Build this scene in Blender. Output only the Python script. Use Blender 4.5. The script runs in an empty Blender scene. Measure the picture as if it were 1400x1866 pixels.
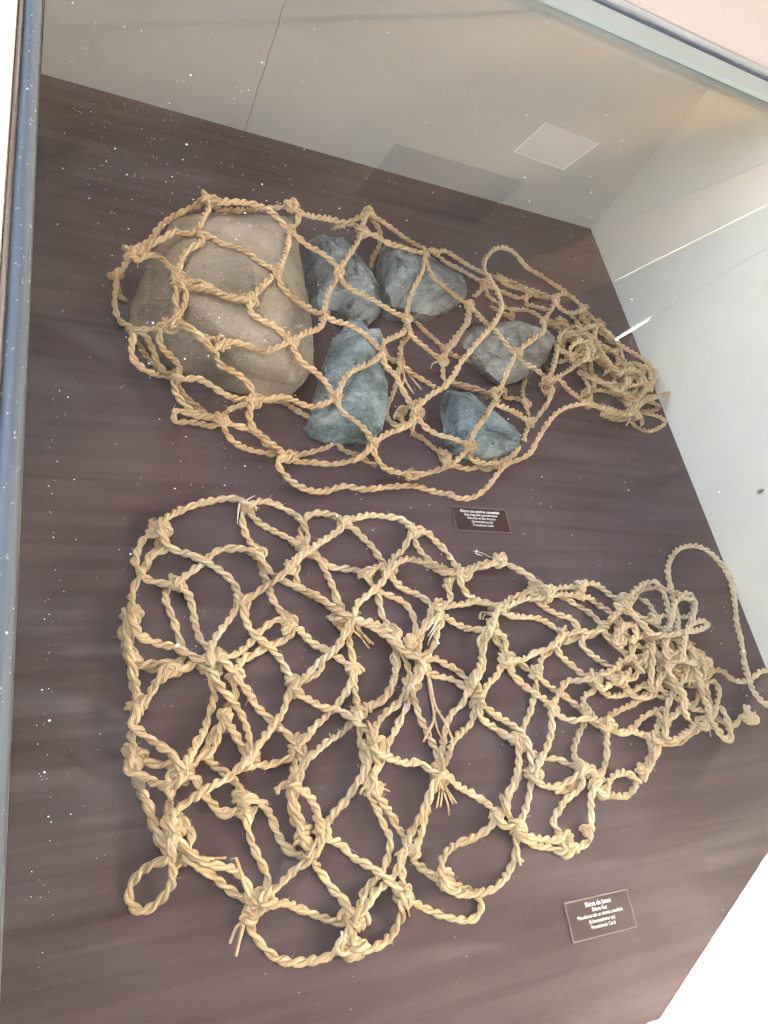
import bpy, bmesh, math, random
import numpy as np
from mathutils import Vector, Matrix, noise
R = math.radians
random.seed(7)
scene = bpy.context.scene
COL = scene.collection

# ------------------------------------------------------------------ camera
GLASS = .400          # height of the glass top above the board of the case (metres)
cam_d = bpy.data.cameras.new('camera'); cam = bpy.data.objects.new('camera', cam_d); COL.objects.link(cam)
cam_d.sensor_fit = 'HORIZONTAL'; cam_d.sensor_width = 36; cam_d.lens = 34.54
cam_d.clip_start = .01; cam_d.clip_end = 400
row_x = Vector((0.892384, -0.170643, 0.417770)); row_y = Vector((0.043393, -0.889015, -0.455818)); row_z = Vector((0.449186, 0.424893, -0.785938))
mx = Matrix((row_x, -row_y, -row_z)).transposed().to_4x4(); mx.translation = (0, 0, .7434)
cam.matrix_world = mx
scene.camera = cam

# ------------------------------------------------------------------ daylight
SUN_EL, SUN_AZ = R(52), R(76)
w = bpy.data.worlds.new('World'); scene.world = w; w.use_nodes = True
nt = w.node_tree; bg = nt.nodes['Background']
sky = nt.nodes.new('ShaderNodeTexSky'); sky.sky_type = 'NISHITA'; sky.sun_disc = False
sky.sun_elevation = SUN_EL; sky.sun_rotation = SUN_AZ
sky.air_density = .35; sky.dust_density = 8.0; sky.ozone_density = 1.0
nt.links.new(sky.outputs[0], bg.inputs[0]); bg.inputs[1].default_value = .15
sd = bpy.data.lights.new('sun', 'SUN'); sd.energy = 3.0; sd.angle = R(.5); sd.color = (1, .95, .87)
so = bpy.data.objects.new('sun', sd); COL.objects.link(so)
# sky texture: rotation measured clockwise from +Y
sdir = Vector((math.sin(SUN_AZ) * math.cos(SUN_EL), math.cos(SUN_AZ) * math.cos(SUN_EL), math.sin(SUN_EL)))
so.rotation_euler = sdir.to_track_quat('Z', 'Y').to_euler(); so.location = sdir * 6
scene.view_settings.view_transform = 'Standard'; scene.view_settings.look = 'None'
scene.view_settings.exposure = 5.6; scene.view_settings.gamma = 1
scene.view_settings.use_white_balance = True; scene.view_settings.white_balance_temperature = 7400; scene.view_settings.white_balance_tint = 2
try:
    scene.cycles.use_denoising = True
    scene.cycles.max_bounces = 10; scene.cycles.diffuse_bounces = 4; scene.cycles.transparent_max_bounces = 12
    scene.cycles.sample_clamp_indirect = 6
    scene.cycles.denoising_input_passes = 'RGB_ALBEDO_NORMAL'; scene.cycles.denoising_prefilter = 'ACCURATE'
    scene.cycles.pixel_filter_type = 'BLACKMAN_HARRIS'; scene.cycles.filter_width = 1.25
except Exception: pass

# ------------------------------------------------------------------ helpers
def link(o, parent=None):
    COL.objects.link(o); o.parent = parent; return o
def mesh_obj(name, verts, faces, mat, parent=None, smooth=False, uv=None):
    me = bpy.data.meshes.new(name); me.from_pydata([tuple(v) for v in verts], [], faces)
    if uv is not None:
        l = me.uv_layers.new(name='UVMap'); vi = np.empty(len(me.loops), int); me.loops.foreach_get('vertex_index', vi)
        l.data.foreach_set('uv', np.asarray(uv)[vi].ravel())
    if mat: me.materials.append(mat)
    if smooth: me.polygons.foreach_set('use_smooth', [True] * len(me.polygons))
    me.update()
    return link(bpy.data.objects.new(name, me), parent)
def bm_obj(name, bm, mat, parent=None, smooth=False):
    me = bpy.data.meshes.new(name); bm.to_mesh(me); bm.free()
    if mat: me.materials.append(mat)
    if smooth: me.polygons.foreach_set('use_smooth', [True] * len(me.polygons))
    return link(bpy.data.objects.new(name, me), parent)
def box_obj(name, x0, x1, y0, y1, z0, z1, mat, parent=None, bevel=0):
    bm = bmesh.new(); bmesh.ops.create_cube(bm, size=1)
    for v in bm.verts: v.co = Vector((x0 + (v.co.x + .5) * (x1 - x0), y0 + (v.co.y + .5) * (y1 - y0), z0 + (v.co.z + .5) * (z1 - z0)))
    if bevel: bmesh.ops.bevel(bm, geom=bm.edges[:], offset=bevel, segments=2, affect='EDGES', profile=.6)
    return bm_obj(name, bm, mat, parent)
def thing(name, label, cat, loc=(0, 0, 0), group=None):
    o = bpy.data.objects.new(name, None); COL.objects.link(o); o.location = loc; o.empty_display_size = .05
    return tag(o, label, cat, group)
def tag(o, label, cat, group=None):
    o['label'] = label; o['category'] = cat
    if group: o['group'] = group
    return o

# ------------------------------------------------------------------ materials
class NT:
    def __init__(s, name):
        s.m = bpy.data.materials.new(name); s.m.use_nodes = True; s.t = s.m.node_tree; s.t.nodes.clear()
        s.out = s.t.nodes.new('ShaderNodeOutputMaterial')
    def n(s, typ, inp=None, **kw):
        x = s.t.nodes.new(typ)
        for k, v in kw.items(): setattr(x, k, v)
        for k, v in (inp or {}).items(): s.put(x, k, v)
        return x
    def put(s, x, k, v):
        i = x.inputs[k]
        if isinstance(v, bpy.types.NodeSocket): s.t.links.new(v, i)
        else: i.default_value = v
    def noise(s, scale, vec=None, detail=4, rough=.55, dist=0):
        i = {'Scale': scale, 'Detail': detail, 'Roughness': rough, 'Distortion': dist}
        if vec is not None: i['Vector'] = vec
        return s.n('ShaderNodeTexNoise', i).outputs['Fac']
    def ramp(s, fac, stops):
        r = s.n('ShaderNodeValToRGB', {'Fac': fac}); e = r.color_ramp.elements
        while len(e) < len(stops): e.new(.5)
        for q, (p, c) in zip(e, stops): q.position = p; q.color = (c if isinstance(c, tuple) else (c, c, c)) + (1,)
        return r.outputs[0]
    def mix(s, f, a, b, mode='MIX'):
        x = s.n('ShaderNodeMix', data_type='RGBA', blend_type=mode)
        for k, v in (('Factor', f), ):
            s.put(x, 0, v)
        for idx, v in ((6, a), (7, b)):
            if isinstance(v, tuple): v = v + (1,) if len(v) == 3 else v
            s.put(x, idx, v)
        return x.outputs[2]
    def math(s, op, a, b=0.):
        x = s.n('ShaderNodeMath', operation=op); s.put(x, 0, a); s.put(x, 1, b); return x.outputs[0]
    def obj(s, scale=(1, 1, 1), rot=(0, 0, 0)):
        tc = s.n('ShaderNodeTexCoord'); mp = s.n('ShaderNodeMapping', {'Vector': tc.outputs['Object'], 'Scale': scale, 'Rotation': rot}); return mp.outputs[0]
    def principled(s, color, rough, bump=None, bd=.001, bs=.5, spec=.5, **kw):
        b = s.n('ShaderNodeBsdfPrincipled', {'Base Color': color if not isinstance(color, tuple) else color + (1,), 'Roughness': rough, 'Specular IOR Level': spec})
        for k, v in kw.items(): s.put(b, k, v)
        if bump is not None:
            bp = s.n('ShaderNodeBump', {'Height': bump, 'Distance': bd, 'Strength': bs}); s.t.links.new(bp.outputs[0], b.inputs['Normal'])
        s.t.links.new(b.outputs[0], s.out.inputs[0]); return s.m

def mat_rope(name, dark, mid, pale, grey):
    s = NT(name); uv = s.n('ShaderNodeUVMap').outputs[0]
    oi = s.n('ShaderNodeObjectInfo').outputs['Random']
    sh = s.n('ShaderNodeCombineXYZ', {'X': s.math('MULTIPLY', oi, 37.), 'Y': s.math('MULTIPLY', oi, 11.)}).outputs[0]
    uvo = s.n('ShaderNodeVectorMath', operation='ADD'); s.put(uvo, 0, uv); s.put(uvo, 1, sh)
    fib = s.n('ShaderNodeMapping', {'Vector': uvo.outputs[0], 'Scale': (70, 9, 1)}).outputs[0]
    f1 = s.noise(1.0, fib, 5, .7, .3)
    f2 = s.noise(3.2, fib, 3, .6)
    col = s.ramp(f1, [(.33, dark), (.46, mid), (.64, pale)])
    big = s.noise(16, s.obj(), 3, .6)
    col = s.mix(s.ramp(big, [(.5, 0.), (.72, .65)]), col, grey)
    brown = s.noise(23, s.obj((1, 1, 1), (1, 2, 0)), 2, .5)
    col = s.mix(s.ramp(brown, [(.56, 0.), (.75, .5)]), col, tuple(c * .75 for c in dark))
    v = s.math('ADD', s.math('MULTIPLY', oi, .22), .88)
    vv = s.n('ShaderNodeCombineXYZ', {'X': v, 'Y': v, 'Z': v}).outputs[0]
    col = s.mix(1., col, vv, 'MULTIPLY')
    h = s.math('ADD', f1, s.math('MULTIPLY', f2, .5))
    return s.principled(col, .62, h, .0009, .9, .35)
M_ROPE1 = mat_rope('reed_rope_tan', (.25, .12, .045), (.63, .42, .205), (.88, .69, .42), (.62, .51, .35))
M_ROPE2 = mat_rope('reed_rope_pale', (.30, .165, .07), (.72, .535, .30), (.92, .80, .55), (.76, .67, .50))
s = NT('frayed_white_fibre'); M_SHRED = s.principled(s.ramp(s.noise(300, s.obj()), [(.3, (.62, .52, .38)), (.7, (.85, .82, .74))]), .7)
s = NT('frayed_reed_strand'); M_STRAND = s.principled(s.ramp(s.noise(120, s.obj(), 4), [(.3, (.45, .28, .14)), (.55, (.70, .53, .32)), (.8, (.78, .66, .46))]), .6, s.noise(500, s.obj()), .0003, .5)

def mat_stone(name, cols, speck, speck_amt, sc=1., pits=.5, stain=.6, wear=.8, bd=.005):
    s = NT(name); o = s.obj()
    a = s.noise(11 * sc, o, 6, .6); b = s.noise(60 * sc, o, 6, .7); c = s.noise(420, o, 3, .6)
    col = s.ramp(s.math('ADD', s.math('MULTIPLY', a, .65), s.math('MULTIPLY', b, .35)), [(.34, cols[0]), (.48, cols[1]), (.64, cols[2])])
    col = s.mix(s.ramp(c, [(.56, 0.), (.68, speck_amt)]), col, speck)
    pit = s.noise(260, o, 2, .5); col = s.mix(s.ramp(pit, [(.30, pits), (.37, 0.)]), col, tuple(x * .3 for x in cols[0]))
    cell = s.n('ShaderNodeTexVoronoi', {'Vector': s.obj((1, 1.4, 1.2), (.4, .3, .7)), 'Scale': 30 * sc})
    cv = s.n('ShaderNodeSeparateColor', {0: cell.outputs['Color']}).outputs[0]
    warp = s.noise(7 * sc, s.obj((1, 2.0, 1.5), (.5, .2, .9)), 7, .8, .8)
    col = s.mix(s.ramp(warp, [(.40, stain), (.50, 0.)]), col, tuple(x * .42 for x in cols[0]))
    col = s.mix(s.ramp(warp, [(.55, 0.), (.66, wear)]), col, tuple(min(.8, x * 1.5) for x in cols[2]))
    k = s.math('ADD', s.math('MULTIPLY', cv, .30), .85); kk = s.n('ShaderNodeCombineXYZ', {'X': k, 'Y': k, 'Z': k}).outputs[0]
    col = s.mix(1., col, kk, 'MULTIPLY')
    grain = s.noise(150, s.obj((1, 4, 2), (.5, .2, .9)), 4, .7)
    h = s.math('ADD', s.math('MULTIPLY', b, 1.), s.math('ADD', s.math('MULTIPLY', c, .35), s.math('ADD', s.math('MULTIPLY', pit, .5), s.math('MULTIPLY', grain, .6))))
    h = s.math('ADD', h, s.math('MULTIPLY', warp, .35))
    return s.principled(col, .82, h, bd, .85, .3)
M_BIG = mat_stone('tan_sandstone', ((.245, .19, .125), (.34, .28, .20), (.41, .35, .265)), (.43, .40, .34), .30, .6, .4, .12, .2, .004)
M_GREY = mat_stone('grey_quarried_stone', ((.16, .185, .175), (.28, .31, .295), (.43, .46, .435)), (.42, .45, .45), .6)
M_BLUE = mat_stone('blue_grey_quarried_stone', ((.095, .155, .16), (.21, .295, .295), (.42, .50, .49)), (.42, .52, .55), .8)
M_PALE = mat_stone('pale_grey_quarried_stone', ((.22, .21, .17), (.35, .34, .29), (.50, .49, .43)), (.5, .49, .46), .7)

s = NT('brown_board'); o = s.obj()
st = s.noise(1.0, s.obj((2.6, 60, 1), (0, 0, R(4))), 3, .55, .4)
col = s.mix(s.ramp(st, [(.40, 0.), (.60, 1.)]), (.061, .0385, .0455), (.080, .052, .061))
col = s.mix(s.ramp(s.noise(700, o, 2), [(.45, 0.), (.75, .35)]), col, (.11, .08, .082))
col = s.mix(s.ramp(s.noise(3.5, o, 4, .6), [(.52, 0.), (.78, .25)]), col, (.11, .088, .088))
M_BOARD = s.principled(col, .8, s.math('ADD', s.noise(900, o, 2), s.math('MULTIPLY', st, .6)), .0005, .5, .25)
def mat_wall(name, c):
    s = NT(name); o = s.obj()
    col = s.mix(s.ramp(s.noise(5, o, 5, .6), [(.35, 0.), (.7, 1.)]), tuple(x * .93 for x in c), c)
    col = s.mix(s.ramp(s.noise(60, o, 5, .7), [(.6, 0.), (.8, .25)]), col, tuple(x * .7 for x in c))
    return s.principled(col, .7, s.noise(170, o, 5), .0006, .4, .3)
M_WALL = mat_wall('painted_grey_beige_panel', (.50, .49, .42))
M_WHITEWALL = mat_wall('painted_side_panel', (.85, .85, .70))
M_BAND = mat_wall('grey_green_rail', (.25, .262, .222))
M_CREAM = mat_wall('cream_painted_frame', (.47, .375, .30))
s = NT('dark_gap'); M_DARK = s.principled((.02, .018, .016), .9)
def mat_gasket(name, a, b, c, rot=0):
    s = NT(name); o = s.obj((3, 260, 260) if rot else (260, 3, 260))
    col = s.ramp(s.noise(1, o, 4, .7, .5), [(.3, a), (.5, b), (.72, c)])
    col = s.mix(s.ramp(s.noise(340, s.obj(), 3), [(.66, 0.), (.76, .6)]), col, (.5, .52, .5))
    return s.principled(col, .75, s.noise(200, s.obj(), 4), .0006, .5, .5)
M_SEAL = mat_gasket('blue_grey_sealant', (.020, .027, .034), (.036, .048, .060), (.062, .076, .09))
M_SEALX = mat_gasket('dark_grey_sealant', (.025, .03, .042), (.05, .06, .074), (.10, .112, .118), 1)
M_TRIM = mat_gasket('worn_bronze_trim', (.05, .035, .03), (.14, .105, .085), (.30, .26, .20))
M_TRIMX = mat_gasket('pale_worn_trim', (.25, .24, .21), (.36, .34, .29), (.48, .45, .38), 1)
s = NT('caption_card'); M_CARD = s.principled((.034, .013, .016), .5, None, spec=.15)
s = NT('acrylic_edge'); M_EDGE = s.principled((.15, .12, .125), .4, spec=.3)
s = NT('white_print'); M_PRINT = s.principled((.85, .87, .85), .6)
s = NT('pale_dust'); M_DUST = s.principled((.80, .78, .72), .9)
s = NT('grey_dust'); M_DUST2 = s.principled((.36, .31, .29), .95)
s = NT('insect_dark'); M_BUG = s.principled((.03, .028, .03), .5)
s = NT('insect_wing'); M_WING = s.principled((.20, .20, .22), .6)

M_CANE = [ ]
for k, c in enumerate(((.055, .036, .023), (.030, .021, .015), (.10, .066, .040))):
    s = NT('cane_slat_%d' % k); M_CANE.append(s.principled(s.mix(s.noise(9, s.obj((1, 12, 1), (0, 0, R(-31.7)))), c, tuple(x * .6 for x in c)), .8))
s = NT('pale_earth'); M_GROUND = s.principled(s.mix(s.noise(.7, s.obj(), 6), (.13, .105, .08), (.17, .145, .11)), .95)

def mat_glass(name, film, rough=0., tint=(1, 1, 1), film_col=(.75, .78, .8), haze=.006, ior0=1.5):
    s = NT(name); geo = s.n('ShaderNodeNewGeometry')
    ior = s.math('SUBTRACT', ior0, s.math('MULTIPLY', geo.outputs['Backfacing'], ior0 - 1 / ior0))
    fr = s.n('ShaderNodeFresnel', {'IOR': ior}).outputs[0]
    tr = s.n('ShaderNodeBsdfTransparent', {'Color': tint + (1,)})
    gl = s.n('ShaderNodeBsdfGlossy', {'Roughness': rough, 'Color': (1, 1, 1, 1)})
    m1 = s.n('ShaderNodeMixShader', {0: fr}); s.t.links.new(tr.outputs[0], m1.inputs[1]); s.t.links.new(gl.outputs[0], m1.inputs[2])
    df = s.n('ShaderNodeBsdfDiffuse', {'Color': film_col + (1,)})
    m2 = s.n('ShaderNodeMixShader'); s.t.links.new(m1.outputs[0], m2.inputs[1]); s.t.links.new(df.outputs[0], m2.inputs[2])
    s.put(m2, 0, film(s))
    g2 = s.n('ShaderNodeBsdfGlossy', {'Roughness': .42, 'Color': (.92, .96, 1, 1)}); m3 = s.n('ShaderNodeMixShader'); s.put(m3, 0, haze(s) if callable(haze) else haze)
    s.t.links.new(m2.outputs[0], m3.inputs[1]); s.t.links.new(g2.outputs[0], m3.inputs[2]); s.t.links.new(m3.outputs[0], s.out.inputs[0]); return s.m
def pane_film(s):
    a = s.ramp(s.noise(9, s.obj((1, 2.5, 1), (0, 0, R(30))), 6, .7, 1.2), [(.5, .0), (.78, .011)])
    b = s.ramp(s.noise(26, s.obj((1, 6, 1), (0, 0, R(-50))), 4, .6, .6), [(.62, 0.), (.74, .014)])
    return s.math('ADD', a, b)
def pane_haze(s):
    a = s.ramp(s.noise(4.5, s.obj((1, 1.8, 1), (0, 0, R(35))), 5, .65, 2.2), [(.38, .003), (.70, .014)])
    b = s.ramp(s.noise(14, s.obj((1, 7, 1), (0, 0, R(25))), 4, .7, 1.0), [(.56, 0.), (.70, .015)])
    return s.math('ADD', a, b)
M_GLASS = mat_glass('dusty_glass', pane_film, haze=pane_haze)
M_FILM = mat_glass('film_or_reflection', lambda s: s.math('ADD', .012, 0.), .3, haze=.0, ior0=1.12)
M_DARK_REFLECTION = mat_glass('dark_reflection_tint', lambda s: s.math('ADD', .0, 0.), .04, (.90, .915, .94), haze=0., ior0=1.2)  # see-through tint imitating a dark reflection in the pane
s = NT('film_edge'); M_FILMEDGE = s.principled((.22, .21, .19), .7)

# ------------------------------------------------------------------ surroundings: ground, cane canopy and added light-blocking sheets
ground = mesh_obj('ground', [(-60, -60, -.86), (60, -60, -.86), (60, 60, -.86), (-60, 60, -.86)], [(0, 1, 2, 3)], M_GROUND)
ground['kind'] = 'structure'
canopy = thing('canopy', 'brown cane slat canopy over the display case, seen only as stripes in the glass', 'canopy', (0, 0, 0))
RZ = 1.9
E_ = Vector((.851, .525)); N_ = Vector((-.525, .851))
def slat(name, n0, n1, e0, e1, z0, z1, mat, clip=True, tilt=0.):
    bm = bmesh.new(); bmesh.ops.create_cube(bm, size=1)
    for v in bm.verts:
        n = n0 + (v.co.y + .5) * (n1 - n0); e = e0 + (v.co.x + .5) * (e1 - e0); z = z0 + (v.co.z + .5) * (z1 - z0) + tilt * (v.co.y)
        v.co = Vector((E_.x * e + N_.x * n, E_.y * e + N_.y * n, z))
    if clip:
        for co, no in (((0, -.49, 0), (0, 1, 0)), ((1.59, -.49, 0), (-.447, .894, 0)), ((-.13, 0, 0), (1, 0, 0)), ((8.5, 0, 0), (-1, 0, 0)), ((0, 7.5, 0), (0, -1, 0))):
            g = bm.verts[:] + bm.edges[:] + bm.faces[:]
            r = bmesh.ops.bisect_plane(bm, geom=g, plane_co=co, plane_no=no, clear_inner=True)
            ed = [x for x in r['geom_cut'] if isinstance(x, bmesh.types.BMEdge)]
            if ed: bmesh.ops.edgeloop_fill(bm, edges=ed)
        if not bm.verts: bm.free(); return
    return bm_obj(name, bm, mat, canopy)
cuts = [-5.6, -4.8, -4.1, -3.4, -2.7, -2.1, -1.5, -1.0, -.55, -.1, .39, .64, .93, 1.3, 1.62, 2.0, 2.5, 3.0, 3.6, 4.3, 5.1, 6.0, 7.0, 8.2]
for k in range(len(cuts) - 1):
    g0 = .0035 if cuts[k] == .64 else (.005 if cuts[k] == .39 else -.004)
    g1 = .0035 if cuts[k + 1] == .64 else (.005 if cuts[k + 1] == .39 else -.004)
    slat('slat', cuts[k] + g0, cuts[k + 1] - g1, -8, 13, RZ + (.012 if k % 2 else 0), RZ + .03 + (.012 if k % 2 else 0), M_CANE[(k * 7 + k // 3) % 3], tilt=random.uniform(-.012, .012) if g0 < 0 and g1 < 0 else 0)
for n, e0, e1 in ((.64, -8, 3.49), (.64, 7.2, 13), (.39, -8, 3.15), (.39, 3.5, 13)):
    slat('batten', n - .05, n + .05, e0, e1, RZ + .045, RZ + .06, M_CANE[1])

def light_block_sheet(poly):  # unseen sheets added round the slats to narrow the light reaching the case
    n = len(poly); vs = [(x, y, RZ) for x, y in poly] + [(x, y, RZ + .04) for x, y in poly]
    mesh_obj('light_block_sheet', vs, [tuple(range(n))[::-1], tuple(range(n, 2 * n))] + [(i, (i + 1) % n, (i + 1) % n + n, i + n) for i in range(n)], M_CANE[1], canopy)
light_block_sheet([(-.13, -3), (1.45, -3), (1.45, -.495), (-.13, -.495)])
light_block_sheet([(-3, -3), (-.1305, -3), (-.1305, -.35), (-3, -.35)])
light_block_sheet([(-3, 1.9), (-.1305, 1.9), (-.1305, 7.4), (-3, 7.4)])
light_block_sheet([(1.4505, -3), (2.34, -3), (2.34, -.66), (1.4505, -.66)])
light_block_sheet([(2.3405, -3), (8.4, -3), (8.4, 2.91), (2.3405, -.12)])
# ------------------------------------------------------------------ display case
case = thing('display_case', 'cream framed museum table case with brown board and beige inner walls', 'display case', (.5, .35, 0))
CI = Matrix.Translation((-.5, -.35, 0))
def to_case(o): o.matrix_parent_inverse = CI; return o
X1, Y1, Y0 = 1.028, 1.083, -.62
to_case(box_obj('base_board', -.012, X1 + .006, Y0, Y1 + .006, -.018, 0, M_BOARD, case))
# back panel in two sheets that meet at a ragged crack
def panel(xl, xr, name, jag_l, jag_r):
    zs = np.linspace(-.0005, GLASS - .004, 60)
    def jag(z): return .0022 * noise.noise(Vector((z * 22, 3, 1))) + .0011 * noise.noise(Vector((z * 90, 8, 1)))
    vs, fs = [], []
    for z in zs:
        a = xl + (jag(z) if jag_l else 0); b = xr + (jag(z) if jag_r else 0)
        vs += [(a, Y1, z), (b, Y1, z), (b, Y1 + .012, z), (a, Y1 + .012, z)]
    for i in range(len(zs) - 1):
        p, q = 4 * i, 4 * i + 4
        for k in range(4): fs.append((p + k, p + (k + 1) % 4, q + (k + 1) % 4, q + k))
    n = len(vs); fs += [(3, 2, 1, 0), (n - 4, n - 3, n - 2, n - 1)]
    to_case(mesh_obj(name, vs, fs, M_WALL, case))
panel(.0085, .3045, 'back_panel', False, True)
panel(.3056, X1 + .012, 'back_panel', True, False)
to_case(box_obj('backing', -.02, X1 + .02, Y1 + .0125, Y1 + .02, -.01, GLASS - .004, M_DARK, case))
to_case(box_obj('side_panel', X1, X1 + .012, Y0, Y1 - .0004, .0004, GLASS - .004, M_WHITEWALL, case))
to_case(box_obj('side_panel', -.02, .0035, Y0, Y1 - .002, .0004, GLASS - .004, M_BAND, case))
to_case(box_obj('front_panel', .004, X1 - .0005, Y0, Y0 + .012, .0004, GLASS - .004, M_WHITEWALL, case))
# top frame: rail, seals, trims and the broad cream border
to_case(box_obj('back_rail', .0125, 1.6, .8865, .9335, GLASS + .0065, GLASS + .0135, M_BAND, case, .0008))
def bead(name, along, a0, a1, c0, c1, z0, h, mat, seed, amp=.0006):
    n = 260; prof = 9; vs, fs = [], []
    for i in range(n + 1):
        t = a0 + (a1 - a0) * i / n
        for j in range(prof + 1):
            f = j / prof; c = c0 + (c1 - c0) * f
            z = z0 + h * math.sin(math.pi * f) ** .6
            d = amp * (noise.noise(Vector((t * 9, f * 3, seed))) + .5 * noise.noise(Vector((t * 60, f * 5, seed))))
            if 0 < j < prof: z += d
            else: c += d * (1 if j else -1) * .8
            vs.append((c, t, z) if along == 'y' else (t, c, z))
    for i in range(n):
        for j in range(prof):
            p = i * (prof + 1) + j; fs.append((p, p + 1, p + prof + 2, p + prof + 1) if along == 'y' else (p, p + prof + 1, p + prof + 2, p + 1))
    vs += [(c0 if along == 'y' else a0, a0 if along == 'y' else c0, z0)]
    o = mesh_obj(name, vs[:-1], fs, mat, case, True); return to_case(o)
zt = GLASS + .0066
bead('seal', 'y', Y0, .8860, -.0078, .0026, zt, .004, M_SEAL, 1)
bead('trim', 'y', Y0, .8860, -.0116, -.0080, zt, .003, M_TRIM, 5, .0009)
bead('seal', 'x', .0, 1.6, .9345, .966, zt, .006, M_SEALX, 2, .0012)
bead('trim', 'x', .0, 1.6, .9665, .9895, zt, .005, M_TRIMX, 3, .0012)
to_case(box_obj('frame_board', -.75, -.0122, Y0 - .12, 1.6, GLASS - .02, GLASS + .011, M_CREAM, case, .0012))
to_case(box_obj('frame_board', -.0118, 1.62, .9905, 1.6, GLASS - .02, GLASS + .0135, M_CREAM, case, .0015))
to_case(box_obj('frame_board', 1.62, 1.9, Y0 - .12, 1.6, GLASS - .02, GLASS + .0112, M_CREAM, case, .0015))
to_case(box_obj('frame_board', -.0118, 1.619, Y0 - .12, Y0 - .001, GLASS - .02, GLASS + .0112, M_CREAM, case, .0015))
to_case(box_obj('plinth', -.06, 1.5, Y0 - .05, 1.4, -.86, -.03, M_CREAM, case))
to_case(box_obj('ledge', X1 + .013, 1.6, Y0, 1.09, GLASS - .03, GLASS - .005, M_WHITEWALL, case))

pane = box_obj('glass_pane', -.0115, 1.61, Y0 + .002, .975, GLASS, GLASS + .006, M_GLASS)
tag(pane, 'large dusty horizontal glass pane closing the top of the display case', 'glass pane')

# a thin film stuck to the glass, and a reflection modelled as a tinted sheet
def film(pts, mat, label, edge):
    t = thing('film_or_reflection', label, 'film', (pts[0][0], pts[0][1], GLASS + .0062))
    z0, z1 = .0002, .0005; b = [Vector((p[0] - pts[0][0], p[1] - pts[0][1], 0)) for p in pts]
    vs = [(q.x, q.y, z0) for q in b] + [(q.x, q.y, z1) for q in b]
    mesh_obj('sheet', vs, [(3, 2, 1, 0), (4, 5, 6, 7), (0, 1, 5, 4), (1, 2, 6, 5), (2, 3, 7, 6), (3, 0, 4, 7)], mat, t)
    for i in edge:
        a, c = b[i], b[(i + 1) % 4]; d = (c - a).normalized(); n = Vector((-d.y, d.x, 0)) * .0002
        vs = [a - n, a + n, c + n, c - n]; vs = [(q.x, q.y, .0006) for q in vs] + [(q.x, q.y, .0009) for q in vs]
        mesh_obj('film_rim', vs, [(3, 2, 1, 0), (4, 5, 6, 7), (0, 1, 5, 4), (1, 2, 6, 5), (2, 3, 7, 6), (3, 0, 4, 7)], M_FILMEDGE, t)
film([(0.4614, 0.6359), (0.5294, 0.6318), (0.4597, 0.5667), (0.4028, 0.5704)], M_FILM, 'small clear square film stuck on the glass above the back right corner', (0, 1, 2, 3))
film([(0.2701, 0.5292), (0.4037, 0.5304), (0.3298, 0.4555), (0.2193, 0.4529)], M_DARK_REFLECTION, 'wider dark reflection, modelled as a tinted sheet on the glass across the back edge of the brown board', ())  # dark reflection put in as a tinted sheet

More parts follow.
